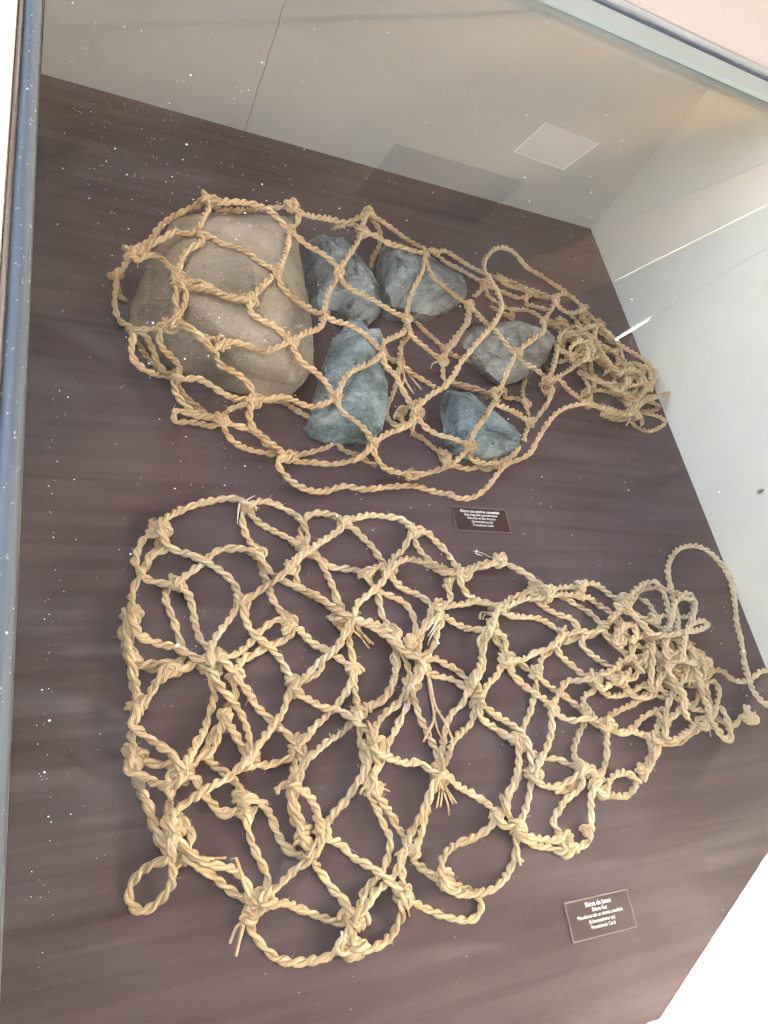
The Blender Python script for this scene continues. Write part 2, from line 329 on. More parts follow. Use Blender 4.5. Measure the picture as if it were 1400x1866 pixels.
# ------------------------------------------------------------------ data traced from the exhibits, tenths of a millimetre
STONES = {
'big': ([[(1650, 7815, 642), (1697, 7759, 0), (1906, 7913, 675), (1939, 7851, 0), (2313, 7992, 709), (2321, 7926, 0), (2739, 8106, 750), (2721, 8032, 0), (3181, 8174, 780), (3137, 8096, 0), (3314, 8066, 765), (3262, 7995, 0), (3346, 7826, 720), (3292, 7769, 0), (3343, 7437, 644), (3289, 7404, 0), (3396, 7114, 582), (3339, 7100, 0), (3412, 6653, 489), (3354, 6667, 0), (3441, 6408, 439), (3381, 6436, 0), (3471, 6187, 394), (3409, 6229, 0), (3447, 5964, 345), (3387, 6019, 0), (3327, 5736, 287), (3274, 5804, 0), (3129, 5538, 229), (3088, 5619, 0), (2903, 5511, 207), (2876, 5593, 0), (2703, 5526, 196), (2688, 5607, 0), (2448, 5538, 179), (2448, 5618, 0), (2256, 5604, 180), (2268, 5680, 0), (1972, 5645, 168), (2001, 5719, 0), (1769, 5704, 167), (1809, 5775, 0), (1387, 5947, 196), (1450, 6003, 0), (1179, 6243, 253), (1255, 6281, 0), (1127, 6437, 296), (1206, 6464, 0), (1132, 6518, 316), (1211, 6540, 0), (1201, 6732, 372), (1276, 6741, 0), (1327, 7001, 443), (1394, 6994, 0), (1419, 7187, 491), (1481, 7168, 0), (1485, 7459, 556), (1543, 7424, 0), (1723, 7254, 1000), (2080, 7315, 1120), (2562, 7407, 1120), (2868, 7266, 1080), (2873, 6550, 1060), (2803, 5967, 1000), (2382, 5733, 1040), (1882, 5862, 1040), (1582, 6369, 920), (1533, 6926, 840), (1333, 6289, 600), (2268, 6539, 1180), (2826, 5555, 900), (2438, 5458, 880), (3014, 5459, 600)]], 0.0034, 0.0048, 16, 1),
'a': ([[(3622, 8163, 377), (3657, 8143, 0), (3680, 8248, 416), (3712, 8224, 0), (3831, 8340, 469), (3854, 8310, 0), (3996, 8376, 505), (4009, 8344, 0), (4186, 8378, 533), (4187, 8346, 0), (4325, 8209, 496), (4318, 8187, 0), (4465, 8035, 458), (4450, 8023, 0), (4557, 7879, 419), (4536, 7876, 0), (4697, 7703, 380), (4668, 7711, 0), (4823, 7444, 312), (4786, 7467, 0), (4781, 7290, 254), (4747, 7323, 0), (4511, 7022, 119), (4493, 7071, 0), (4298, 6978, 69), (4293, 7029, 0), (3976, 7018, 30), (3990, 7067, 0), (3727, 7161, 39), (3756, 7202, 0), (3638, 7355, 94), (3673, 7384, 0), (3600, 7709, 214), (3637, 7716, 0), (3793, 7852, 820), (3984, 7619, 840), (4068, 7447, 800), (3813, 7324, 740), (3734, 7162, 400), (4161, 7335, 760), (4379, 7072, 600), (4313, 6875, 450)]], 0.0025, 0.0042, 0, 2),
'b': ([[(4899, 8491, 344), (4933, 8461, 0), (4972, 8578, 376), (5001, 8543, 0), (5078, 8630, 404), (5101, 8592, 0), (5284, 8613, 429), (5294, 8576, 0), (5536, 8493, 436), (5531, 8463, 0), (5891, 8301, 439), (5865, 8283, 0), (6342, 8061, 445), (6289, 8057, 0), (6361, 7860, 400), (6307, 7868, 0), (6150, 7668, 325), (6109, 7688, 0), (5954, 7574, 273), (5924, 7600, 0), (5703, 7414, 196), (5688, 7449, 0), (5415, 7362, 139), (5418, 7400, 0), (5032, 7282, 57), (5058, 7325, 0), (4860, 7288, 30), (4896, 7330, 0), (4792, 7383, 44), (4832, 7420, 0), (4868, 7613, 117), (4903, 7636, 0), (4862, 8019, 220), (4898, 8017, 0), (4890, 8131, 700), (4810, 7715, 800), (5082, 7607, 780), (5526, 7608, 700), (6049, 7751, 580), (4672, 7089, 720), (4621, 7302, 600), (5265, 7508, 740), (5599, 7732, 720)]], 0.0025, 0.0042, 0, 3),
'c': ([[(4038, 6782, 426), (4035, 6718, 0), (4208, 6830, 450), (4195, 6763, 0), (4289, 6722, 442), (4271, 6662, 0), (4296, 6563, 418), (4277, 6511, 0), (4450, 6067, 356), (4422, 6046, 0), (4522, 5647, 296), (4490, 5651, 0), (4413, 5275, 223), (4387, 5301, 0), (4371, 5138, 195), (4348, 5172, 0), (4226, 5012, 157), (4211, 5053, 0), (4049, 4978, 130), (4045, 5022, 0), (3832, 4954, 99), (3842, 4999, 0), (3499, 4973, 61), (3528, 5017, 0), (3327, 5012, 47), (3366, 5053, 0), (3279, 5128, 62), (3321, 5162, 0), (3363, 5346, 112), (3401, 5368, 0), (3641, 6009, 259), (3662, 5991, 0), (3771, 6465, 348), (3784, 6419, 0), (4032, 6507, 620), (4030, 6244, 680), (3885, 5562, 740), (3764, 5168, 660), (3595, 5106, 580), (3323, 5069, 340), (3881, 5067, 550), (4282, 6290, 550), (3826, 5908, 600), (4215, 5529, 440)], [(4323, 6660, 440), (4481, 6697, 440), (4529, 6566, 400), (4434, 6047, 380), (4433, 5630, 340), (4154, 6025, 520), (4092, 5526, 560), (4569, 7033, 50), (4762, 6910, 30), (4661, 6355, 20), (4633, 5884, 20), (4303, 6160, 20)]], 0.0025, 0.0042, 0, 4),
'd': ([[(6071, 7045, 116), (6122, 7044, 0), (6147, 7183, 165), (6194, 7174, 0), (6278, 7268, 213), (6317, 7254, 0), (6559, 7324, 285), (6581, 7306, 0), (7074, 7393, 407), (7066, 7371, 0), (7376, 7486, 487), (7350, 7459, 0), (7474, 7454, 500), (7441, 7429, 0), (7529, 7339, 487), (7493, 7321, 0), (7742, 7141, 489), (7693, 7135, 0), (7693, 6852, 419), (7647, 6863, 0), (7551, 6723, 362), (7514, 6741, 0), (7146, 6471, 222), (7133, 6504, 0), (6709, 6292, 85), (6722, 6337, 0), (6584, 6380, 77), (6605, 6419, 0), (6517, 6502, 91), (6542, 6533, 0), (6303, 6760, 102), (6341, 6776, 0), (6101, 6868, 82), (6150, 6878, 0), (6284, 6865, 660), (6760, 6974, 680), (7220, 7182, 660), (7530, 6994, 600), (6829, 6558, 620), (6482, 6298, 520), (5976, 6688, 460), (6416, 6163, 380)]], 0.0025, 0.0036, 0, 5),
'e': ([[(5436, 5746, 170), (5470, 5727, 0), (5508, 5939, 224), (5538, 5908, 0), (5595, 5973, 249), (5620, 5940, 0), (5926, 5936, 312), (5931, 5905, 0), (6185, 5770, 335), (6175, 5749, 0), (6369, 5613, 344), (6347, 5601, 0), (6459, 5354, 315), (6433, 5359, 0), (6608, 5139, 306), (6572, 5156, 0), (6574, 5031, 278), (6540, 5054, 0), (6323, 4948, 208), (6304, 4976, 0), (5940, 4889, 111), (5944, 4921, 0), (5616, 4910, 42), (5640, 4941, 0), (5410, 5080, 30), (5446, 5101, 0), (5459, 5641, 500), (5687, 5582, 550), (5995, 5469, 500), (5609, 5187, 550), (5487, 4976, 440), (5715, 4998, 400), (6214, 5040, 340), (6560, 5112, 220), (5304, 5070, 260)]], 0.0024, 0.0036, 0, 6),
}
BAG_STONES_CORDS = """
2024,7882,946 1973,7851,924 1921,7824,897 1870,7798,870 1818,7772,843 1766,7746,816 1714,7720,789 1663,7692,761 1614,7661,735 1566,7629,708 1520,7593,680 1480,7550,654 1445,7504,628 1420,7452,601 1389,7402,576 1345,7366,548 1297,7334,520 1248,7304,493 1198,7275,465 1149,7241,441
2018,7858,965 2067,7817,957 2124,7806,929 2182,7818,905 2237,7845,884 2291,7877,865 2343,7912,847 2395,7947,829 2446,7982,811 2498,8017,793 2549,8053,776 2600,8090,759 2652,8126,744 2711,8150,744 2772,8152,767 2831,8151,793 2891,8152,820 2950,8151,845 3010,8149,872 3069,8146,898 3129,8143,924 3190,8146,946
1027,7161,85 1038,7100,61 1046,7036,43 1053,6970,40 1065,6905,40 1101,6850,41 1157,6815,43
1224,6343,85 1248,6288,59 1269,6229,42 1287,6165,40 1307,6103,40 1334,6043,40 1368,5987,40 1407,5934,40 1449,5883,40 1493,5833,41 1535,5783,43
1672,5703,85 1702,5653,60 1728,5599,42 1749,5540,40 1775,5482,40 1811,5430,40 1856,5386,40 1905,5346,40 1952,5304,40 1998,5261,40 2048,5222,40 2103,5191,43 2154,5160,62 2204,5129,85
2651,5489,85 2708,5506,68 2766,5525,49 2827,5537,41 2889,5543,40 2952,5548,40 3015,5550,40 3078,5544,40 3125,5505,40 3176,5469,40 3228,5434,40 3281,5400,40 3335,5367,40 3390,5336,41 3443,5303,43
2980,4688,85 3039,4711,68 3097,4734,49 3158,4754,41 3221,4771,40 3284,4790,40 3346,4809,40 3407,4832,40 3468,4856,40 3527,4883,40 3586,4912,40 3638,4951,40 3689,4991,40 3741,4965,40 3775,4910,40 3827,4871,40 3889,4853,40 3952,4835,40 4011,4808,40 4067,4774,40 4123,4741,40 4181,4712,41 4240,4682,43
4648,8920,546 4694,8877,525 4744,8840,500 4793,8801,476 4838,8759,449 4866,8702,428 4875,8640,404 4873,8577,382 4862,8514,361 4844,8453,340 4815,8397,320 4779,8344,301 4747,8288,280 4727,8228,260 4713,8166,238 4698,8102,223
5409,7358,43 5453,7308,41 5496,7256,40 5539,7205,40 5584,7155,40 5632,7108,40 5681,7062,40 5728,7015,40 5774,6966,40 5817,6914,40 5858,6861,41 5898,6808,43
4629,8883,574 4674,8840,587 4732,8820,582 4793,8817,564 4854,8816,545 4914,8814,525 4974,8810,505 5034,8802,486 5094,8794,466 5153,8783,446 5213,8774,426 5273,8767,406 5334,8761,387 5394,8757,369 5455,8755,350 5516,8754,332 5577,8755,315 5638,8757,298 5700,8760,281 5761,8765,264 5822,8772,247 5883,8780,233 5944,8791,217 6005,8799,205
5221,7346,85 5235,7285,66 5253,7225,47 5257,7161,41 5246,7096,40 5218,7037,40 5177,6986,40 5131,6939,40 5089,6889,40 5055,6833,40 5031,6772,40 5012,6710,42 4993,6647,49 4974,6586,60 4953,6525,74 4933,6464,85
4675,6590,85 4727,6565,68 4776,6534,60 4817,6494,75 4864,6464,96 4920,6448,103
4912,6436,116 4960,6395,111 5015,6369,90 5071,6346,69 5129,6323,50 5186,6293,43 5243,6263,41 5299,6232,40 5354,6198,41 5407,6161,41 5459,6123,43
4901,6422,132 4881,6359,136 4870,6295,122 4860,6234,99 4846,6173,77 4825,6113,59 4801,6052,46 4773,5993,42 4743,5933,41 4712,5875,41 4680,5817,40 4647,5759,40 4615,5701,40 4587,5641,40 4564,5579,40 4556,5514,40 4575,5450,40 4613,5397,40 4673,5371,40 4738,5381,41 4801,5401,42 4864,5420,43
4743,5535,85 4792,5579,73 4840,5624,60 4888,5669,48 4939,5712,41 4993,5751,40 5049,5788,41 5106,5823,42 5162,5859,43
5842,6794,86 5897,6760,100 5962,6749,92 6026,6749,75 6091,6752,58 6156,6755,45 6222,6746,41 6284,6722,40 6336,6681,40 6381,6632,40 6427,6583,40 6480,6542,41 6535,6505,41 6591,6469,43
5010,5555,85 4987,5495,66 4961,5437,47 4934,5376,41 4916,5312,40 4939,5253,40 4997,5221,40 5056,5191,40 5106,5147,40 5154,5099,40 5201,5053,40 5248,5006,45 5283,4953,65 5318,4899,85
5303,4885,105 5289,4824,101 5291,4765,81 5345,4755,61 5405,4773,49 5467,4785,42 5530,4779,41 5591,4762,40 5654,4752,40 5717,4758,40 5778,4773,40 5839,4792,40 5899,4812,40 5960,4831,41 6021,4846,48 6081,4857,67 6141,4868,85
5812,6232,43 5877,6226,42 5941,6220,41 6006,6212,40 6070,6205,40 6134,6198,40 6199,6191,40 6263,6181,40 6326,6167,40 6389,6152,40 6450,6132,40 6509,6104,41 6561,6066,41 6612,6026,43
6983,8461,85 7045,8451,72 7106,8448,56 7168,8444,45 7231,8436,41 7293,8424,40 7355,8414,40 7418,8402,40 7479,8387,40 7540,8369,40 7601,8354,40 7664,8348,41 7727,8356,46 7785,8378,58 7840,8405,74 7896,8433,85
6967,8004,43 7027,7983,42 7087,7962,41 7147,7939,40 7207,7918,40 7266,7893,40 7325,7871,40 7384,7889,41 7428,7935,41 7465,7987,41 7500,8040,42 7537,8092,43
7877,8413,103 7839,8360,102 7800,8309,95 7768,8254,82 7801,8221,63 7865,8226,51 7929,8233,44 7994,8235,41 8058,8229,41 8123,8224,41 8187,8217,42 8252,8210,43
8023,7831,84 8087,7825,73 8151,7820,58 8215,7815,47 8280,7812,41 8342,7832,40 8396,7868,40 8446,7910,40 8497,7951,40 8546,7960,40 8532,7897,40 8510,7836,40 8493,7773,40 8532,7746,40 8592,7773,41 8649,7804,41 8706,7836,42 8764,7866,43
8481,7916,94 8526,7871,105 8578,7834,110 8638,7813,113 8702,7814,110 8765,7827,101 8828,7839,92
5803,5127,85 5740,5121,65 5678,5115,46 5617,5089,41 5564,5050,42 5512,5009,43
6481,6102,91 6536,6141,88 6589,6181,80 6641,6222,70 6695,6261,58 6751,6295,47 6778,6260,41 6758,6196,40 6745,6130,40 6797,6109,40 6861,6127,40 6927,6139,41 6988,6117,47 7028,6067,66 7068,6016,84
7269,6568,44 7234,6510,49 7196,6455,58 7158,6401,69 7121,6346,80 7087,6289,93 7056,6231,106 7033,6169,119 7018,6105,133 7013,6038,140 7022,5972,133 7037,5910,113 7054,5848,92 7055,5781,88
7041,5660,85 7008,5609,70 6975,5558,52 6942,5506,42 6910,5451,41 6882,5395,42 6854,5338,43
5789,5114,103 5812,5055,95 5841,5001,77 5851,4938,79 5849,4876,96 5851,4813,112 5879,4757,109 5935,4733,92 5997,4743,85 6055,4768,96 6108,4797,116 6165,4825,127 6220,4858,120 6273,4893,108 6325,4928,95 6377,4964,83 6429,5000,70 6481,5035,57 6535,5071,49 6588,5107,44 6641,5143,44
8083,7788,106 8147,7808,116 8211,7832,120 8275,7857,118 8340,7876,119 8408,7884,123 8470,7861,125 8519,7813,121 8572,7772,108
8412,7884,99 8421,7820,98 8430,7757,97 8451,7699,99 8507,7673,91 8569,7667,77 8631,7659,64 8693,7648,52 8754,7630,46
8112,7846,152 8150,7790,163 8205,7751,158 8264,7723,139 8308,7676,119 8340,7618,102
8511,7587,43 8573,7564,42 8634,7542,41 8698,7525,41 8763,7516,42 8828,7510,43
8798,8197,43 8836,8138,42 8872,8079,41 8911,8022,44 8968,7988,55 9035,7995,72 9101,8013,84
9546,6955,85 9503,6908,74 9465,6859,60 9445,6799,46 9436,6736,41 9440,6672,40 9476,6620,40 9530,6585,43 9586,6557,54 9647,6545,71 9710,6540,84
8835,6853,43 8882,6807,42 8928,6762,41 8979,6721,40 9036,6690,40 9096,6663,40 9153,6632,40 9206,6593,40 9255,6551,40 9297,6501,40 9331,6445,40 9360,6387,40 9381,6325,44 9388,6262,55 9388,6199,71 9393,6135,85
8468,6389,83 8400,6384,71 8375,6410,53 8426,6457,49 8485,6494,51 8550,6499,69 8618,6492,84
9911,6466,43 9976,6462,42 10040,6458,41 10099,6431,41 10141,6383,40 10111,6333,40 10050,6312,40 9987,6296,40 9924,6282,41 9861,6266,44 9799,6248,49 9737,6230,58 9676,6212,68 9614,6194,77 9552,6176,85
1177,7418,270 1160,7355,273 1143,7292,279 1125,7230,290 1105,7169,304 1083,7110,319 1058,7050,330 1028,6992,328 995,6937,315
995,6936,316 994,6870,324 994,6805,316 990,6744,289 984,6684,262 983,6625,233 989,6565,206 1001,6503,185 1018,6441,171 1049,6384,159 1103,6350,146 1157,6313,153 1211,6277,162
1504,5997,625 1445,5987,599 1389,5983,569 1332,5986,539 1276,5998,509 1220,6013,480 1162,6025,454
1165,6039,438 1158,5977,448 1149,5915,452 1141,5854,440 1136,5797,413 1137,5741,385 1153,5689,355 1192,5652,324 1243,5628,295 1296,5605,271 1354,5597,249 1413,5599,228 1472,5609,208 1532,5620,193 1593,5630,180 1654,5639,167
1154,5983,502 1210,5952,521 1270,5932,501 1312,5891,468 1345,5843,436 1376,5793,405 1400,5738,374 1431,5688,342 1470,5640,315 1516,5599,291 1575,5584,265 1637,5582,241
1498,5974,651 1452,5925,654 1417,5875,630 1417,5816,597 1434,5759,565 1475,5718,533 1531,5695,502 1584,5668,470 1630,5630,439 1670,5586,407 1663,5534,374 1612,5499,349
1612,5496,352 1610,5429,360 1612,5364,347 1625,5307,316 1659,5258,285 1707,5222,255 1757,5189,225 1811,5157,202 1869,5133,179 1932,5122,159 1998,5117,145 2063,5113,131 2130,5107,127 2195,5109,113
2179,5070,169 2117,5068,188 2054,5070,202 1990,5066,214 1926,5064,215 1864,5073,200 1805,5095,185 1752,5128,171 1698,5157,152 1642,5150,128 1636,5092,105 1658,5034,95 1720,5042,87 1782,5060,80 1846,5063,78 1911,5058,83 1975,5052,82 2034,5027,86 2095,5022,100 2145,5057,119 2192,5101,125
1589,5419,451 1644,5389,474 1706,5368,487 1770,5381,497 1833,5392,505 1892,5362,514 1947,5323,521 2001,5284,528 2052,5241,535 2105,5201,542 2158,5160,550 2216,5128,559 2281,5115,567 2348,5116,570 2414,5127,564 2480,5136,558
2618,5422,175 2593,5382,222 2568,5342,269 2544,5302,316 2520,5262,363 2496,5222,410 2471,5182,458 2446,5142,504 2421,5102,551 2391,5061,593 2349,5021,619 2292,5000,593 2232,4989,567 2183,4975,528 2172,4982,464 2169,4996,399 2170,5014,335 2175,5036,272 2180,5060,211 2185,5084,149
2087,4858,473 2145,4828,485 2203,4799,497 2267,4783,499 2331,4783,486 2394,4784,466 2457,4782,446 2517,4765,426 2566,4728,404 2609,4684,382 2659,4647,360 2717,4622,339 2776,4603,319 2837,4582,303 2896,4556,292
2099,4884,435 2112,4820,444 2136,4762,428 2171,4712,402 2217,4674,375 2271,4648,348 2329,4633,321 2390,4625,296 2451,4622,273 2515,4614,262 2579,4600,270 2642,4585,282 2700,4565,304 2757,4543,328 2819,4530,341 2883,4535,325
2975,4679,99 3008,4631,124 3064,4603,128 3127,4598,127 3191,4599,127 3255,4602,126 3319,4603,125 3383,4601,124 3447,4599,124 3511,4599,123 3575,4604,122 3637,4616,122 3699,4632,121 3760,4651,120 3821,4672,119 3881,4693,119 3941,4717,118 3996,4748,118 4046,4788,117 4091,4833,116 4133,4882,114 4175,4930,113 4217,4978,111
4627,8881,576 4580,8840,573 4530,8805,560 4479,8774,540 4428,8744,520 4377,8715,499 4325,8686,480 4272,8661,458 4218,8635,438 4165,8609,417 4115,8579,398 4069,8539,382
3199,8224,946 3244,8185,923 3294,8158,896 3353,8155,873 3411,8169,853 3469,8187,834 3526,8209,817 3583,8232,798 3639,8257,782 3693,8285,766 3747,8314,750 3803,8341,734 3860,8363,717 3917,8384,700 3975,8404,683 4033,8423,666 4091,8443,651 4153,8448,649 4207,8423,668 4250,8381,690 4283,8331,710 4312,8278,729 4347,8228,745
4538,8710,708 4510,8653,716 4481,8597,726 4452,8541,736 4425,8484,747 4400,8427,757 4378,8368,769 4358,8308,779 4340,8247,784 4325,8186,780
6105,8946,85 6160,8917,69 6215,8891,50 6267,8855,41 6320,8819,40 6378,8794,40 6440,8776,40 6501,8758,40 6560,8734,40 6618,8708,40 6676,8680,40 6732,8649,42 6776,8606,56 6812,8557,74 6848,8507,93 6884,8458,112 6924,8411,128
6079,8907,116 6139,8936,121 6195,8971,117 6251,9005,106 6311,9030,94 6374,9041,78 6438,9036,62 6501,9019,47 6560,8991,41 6619,8960,40 6677,8928,40 6736,8897,40 6795,8867,40 6856,8840,40 6918,8816,40 6982,8797,40 7046,8781,40 7111,8766,40 7175,8750,40 7240,8735,41 7300,8710,50 7352,8674,68 7406,8639,85
4731,5520,104 4736,5450,109 4740,5380,115 4733,5405,108 4726,5474,95
7265,8642,124 7323,8622,139 7384,8607,150 7447,8610,145 7509,8620,134 7571,8628,120 7633,8629,106 7695,8624,91 7757,8615,76 7818,8610,61 7881,8610,49 7944,8613,42 8008,8616,41 8072,8618,40 8136,8615,40 8199,8606,40 8261,8593,40 8323,8575,42 8378,8546,51 8424,8506,70 8475,8470,85
7224,8594,165 7264,8542,172 7312,8498,172 7374,8477,163 7438,8473,153 7503,8478,143 7567,8488,132 7632,8498,121 7696,8507,111 7761,8514,102 7826,8517,92 7891,8514,83 7956,8509,73 8021,8503,63 8085,8497,53 8151,8491,46 8215,8480,53 8277,8466,71 8340,8458,85
6948,8418,122 6942,8355,120 6942,8293,106 6962,8237,86 7009,8201,65 7066,8177,49 7123,8150,42 7179,8119,41 7230,8082,46 7274,8038,60 7319,7997,80 7371,7968,100 7433,7967,113 7494,7985,112 7552,8009,104 7610,8034,94 7668,8056,82 7729,8072,70 7791,8078,59 7853,8067,54 7902,8029,66 7937,7979,84 7963,7924,102 7973,7862,114 7994,7803,111
6947,8417,123 6907,8369,122 6868,8321,115 6828,8274,101 6787,8230,85 6743,8188,70 6699,8145,59
8166,7356,85 8138,7297,72 8111,7239,55 8082,7180,44 8049,7123,41 8015,7066,40 7981,7009,40 7947,6952,40 7913,6895,40 7879,6838,41 7843,6782,47 7807,6727,55 7772,6671,64 7737,6616,76 7703,6560,86
8084,7024,43 8143,7050,42 8204,7076,41 8264,7101,41 8324,7127,40 8383,7155,40 8440,7188,41 8494,7225,41 8544,7267,42 8592,7312,46 8638,7357,57 8686,7399,72 8740,7432,88 8799,7457,99 8860,7480,100 8920,7506,93 8980,7532,84 9039,7558,77
9341,8061,85 9383,8014,70 9427,7971,53 9464,7920,42 9496,7865,40 9539,7817,40 9591,7780,40 9638,7738,44 9664,7681,56 9678,7620,71 9695,7560,85
5691,5028,226 5672,4968,234 5658,4907,228 5663,4848,205 5706,4811,183 5767,4795,176 5828,4782,185 5891,4777,187 5954,4782,178 6017,4787,174 6079,4786,188 6141,4795,199 6200,4817,199 6257,4845,196 6312,4876,202 6365,4907,220 6414,4941,239 6459,4985,249 6503,5030,243 6548,5074,234
7689,6549,100 7645,6496,97 7603,6443,85 7571,6385,72 7551,6319,75 7535,6253,85
8968,8155,106 8973,8091,118 8976,8028,131 8995,7966,137 9036,7917,127 9091,7888,111 9152,7898,99 9207,7932,92 9257,7974,89 9305,8017,88 9355,8060,90
8423,7559,85 8484,7544,99 8545,7530,108 8598,7497,116 8626,7441,131 8665,7397,146 8727,7403,145 8788,7424,138 8848,7444,131
8777,7817,103 8821,7770,105 8877,7741,94 8936,7719,78 8993,7693,64 9050,7664,52 9109,7639,44 9166,7610,41 9224,7581,40 9284,7556,40 9346,7538,40 9409,7526,40 9473,7514,40 9535,7497,40 9581,7454,41 9589,7391,42 9591,7326,43
9291,8005,140 9248,7959,146 9204,7913,152 9160,7868,156 9117,7822,156 9076,7775,150 9043,7722,140 9027,7662,136 9037,7600,140 9081,7556,137 9139,7537,125 9202,7530,116 9264,7524,114 9327,7515,114 9387,7496,109 9443,7468,99 9494,7433,91
9290,7885,86 9351,7860,84 9407,7826,89 9461,7788,95 9515,7750,95 9571,7716,90 9617,7670,89 9634,7608,99 9635,7542,109 9629,7477,114 9621,7411,116 9612,7346,115 9605,7281,105 9596,7217,92 9578,7154,88
9380,7876,118 9386,7806,125 9411,7743,119 9465,7704,102 9531,7685,89 9598,7667,81
8810,7412,49 8797,7348,50 8795,7285,53 8846,7257,68 8910,7256,84 8972,7261,103 9030,7284,118 9074,7329,133 9069,7385,153 9017,7418,171 8953,7420,184 8890,7408,192 8830,7383,194 8778,7345,185 8732,7301,171 8684,7257,161
9170,7400,118 9235,7398,123 9300,7396,130 9364,7387,134 9420,7356,130 9456,7303,121 9482,7244,116 9511,7186,115 9548,7132,110
8641,7269,79 8666,7208,89 8720,7178,101 8784,7186,116 8848,7205,123 8910,7229,122 8973,7253,117
8292,7199,91 8305,7138,103 8328,7079,108 8379,7045,96 8441,7034,80 8503,7032,66 8566,7033,53 8630,7031,44 8693,7020,42 8757,7009,43
9008,7151,85 9069,7135,72 9130,7123,58 9191,7106,46 9237,7065,48 9246,7004,60 9237,6942,73 9229,6879,84
8800,7110,92 8776,7053,100 8752,6995,107 8737,6935,104 8742,6875,88 8756,6815,81 8752,6753,88 8729,6696,99 8697,6643,109 8662,6592,118 8627,6540,125 8594,6487,126 8564,6432,122
9561,7097,107 9503,7067,114 9445,7039,122 9387,7011,130 9331,6979,139 9278,6941,147 9233,6895,153 9200,6839,150 9185,6778,136 9180,6715,119 9172,6651,114 9174,6586,112 9196,6526,104 9232,6473,98 9268,6418,97 9298,6361,98 9315,6299,103 9319,6235,114 9330,6171,118 9360,6114,110
9555,7093,111 9610,7061,107 9669,7045,94 9729,7028,79 9784,7001,65 9819,6950,67 9828,6889,81 9826,6827,96 9811,6768,110 9782,6712,120 9744,6663,130 9702,6616,138 9662,6567,143 9622,6518,142 9585,6468,131 9548,6417,120 9510,6366,118 9472,6316,122 9434,6266,130 9399,6213,135 9368,6158,133 9340,6101,125
9591,7119,84 9650,7143,77 9709,7169,69 9767,7195,61 9826,7220,53 9886,7243,47 9949,7252,47 9964,7196,59 9949,7135,70 9936,7073,83 9940,7011,99 9957,6951,116 9956,6889,131 9933,6830,143 9902,6776,154 9865,6723,164 9827,6672,174 9786,6623,183 9744,6575,192 9699,6529,200 9653,6485,203 9606,6440,201 9560,6396,197 9514,6351,196 9469,6305,199 9425,6258,204 9382,6210,208 9342,6159,204 9306,6107,193 9270,6055,181
9834,7262,98 9895,7247,111 9958,7236,119 10020,7216,123 10070,7180,137 10098,7125,155 10094,7064,171 10073,7004,183 10047,6946,194 10017,6889,205 9984,6835,215 9948,6783,225 9906,6734,235 9861,6689,244 9814,6645,252 9767,6601,259 9720,6557,267 9674,6513,273 9627,6468,275 9581,6423,273 9536,6377,267 9492,6331,256 9449,6284,245
8387,6327,154 8441,6358,165 8495,6388,180 8553,6410,189 8614,6427,187 8675,6443,178 8736,6457,167 8797,6466,156 8859,6472,143 8921,6474,131 8983,6471,118 9045,6462,107 9104,6441,101 9148,6398,107 9178,6344,120 9196,6285,137 9207,6225,154 9216,6165,171 9232,6105,183 9271,6056,180
8412,6841,113 8422,6779,127 8427,6716,143 8428,6654,160 8426,6591,176 8421,6528,191 8409,6466,206 8390,6404,214 8363,6346,210 8335,6288,199
8653,6899,145 8643,6839,156 8631,6779,168 8616,6721,181 8596,6664,193 8574,6607,205 8549,6552,216 8523,6497,226 8495,6442,232 8469,6387,229 8444,6331,218
9540,6543,138 9496,6499,144 9451,6455,152 9414,6406,161 9436,6355,169 9490,6323,168
9507,6147,119 9572,6135,129 9637,6134,127 9703,6139,118 9767,6145,106 9832,6150,94 9897,6155,82 9962,6158,70 10027,6157,58 10091,6144,48 10145,6109,42 10141,6051,40 10092,6008,40 10035,5973,40 9977,5942,40 9918,5912,40 9858,5884,41 9797,5859,41 9735,5836,42 9671,5821,43 9605,5818,44 9539,5826,47 9475,5838,54 9410,5845,66 9346,5852,80 9283,5866,95 9241,5907,115 9252,5968,134 9281,6027,145 9314,6084,146
8402,6214,84 8465,6207,73 8529,6202,59 8592,6195,48 8654,6179,43 8711,6150,47 8754,6103,59 8795,6056,74 8850,6027,90 8909,6006,109 8969,5992,128 9031,5989,147 9092,5999,165 9153,6016,177 9214,6037,179 9275,6059,176
8647,6041,56 8705,6013,63 8753,5974,80 8802,5937,100 8859,5915,121 8919,5903,141 8980,5900,160 9041,5911,178 9098,5938,193 9151,5974,198 9203,6011,196 9257,6047,191
8290,7404,128 8299,7467,142 8306,7529,160 8329,7587,172 8371,7637,175 8418,7682,175 8469,7722,177 8523,7756,181 8583,7780,186 8646,7795,187 8711,7803,185 8774,7793,182 8828,7759,178 8865,7706,174 8864,7643,179 8843,7582,188 8816,7524,198 8784,7468,208 8749,7414,215 8708,7364,218 8661,7320,213 8612,7280,200 8562,7239,190
9721,6784,168 9678,6735,175 9637,6684,184 9595,6635,194 9550,6587,202 9502,6544,209 9449,6506,213 9391,6474,211 9331,6450,199 9270,6430,187 9207,6410,183 9144,6393,182 9079,6392,178 9016,6407,183 8968,6446,195 8995,6503,193 9043,6546,187 9095,6587,182 9147,6626,177 9200,6664,172 9252,6703,165 9304,6743,158
9322,7097,143 9384,7114,154 9445,7129,170 9508,7132,181 9571,7119,181 9628,7088,176 9658,7032,170 9664,6969,159 9641,6909,157 9604,6857,163 9560,6810,172 9514,6765,181 9465,6723,189 9415,6684,198 9361,6648,207 9305,6617,217 9248,6589,226 9188,6564,235 9127,6545,246 9064,6536,255 9009,6563,253 8969,6612,238
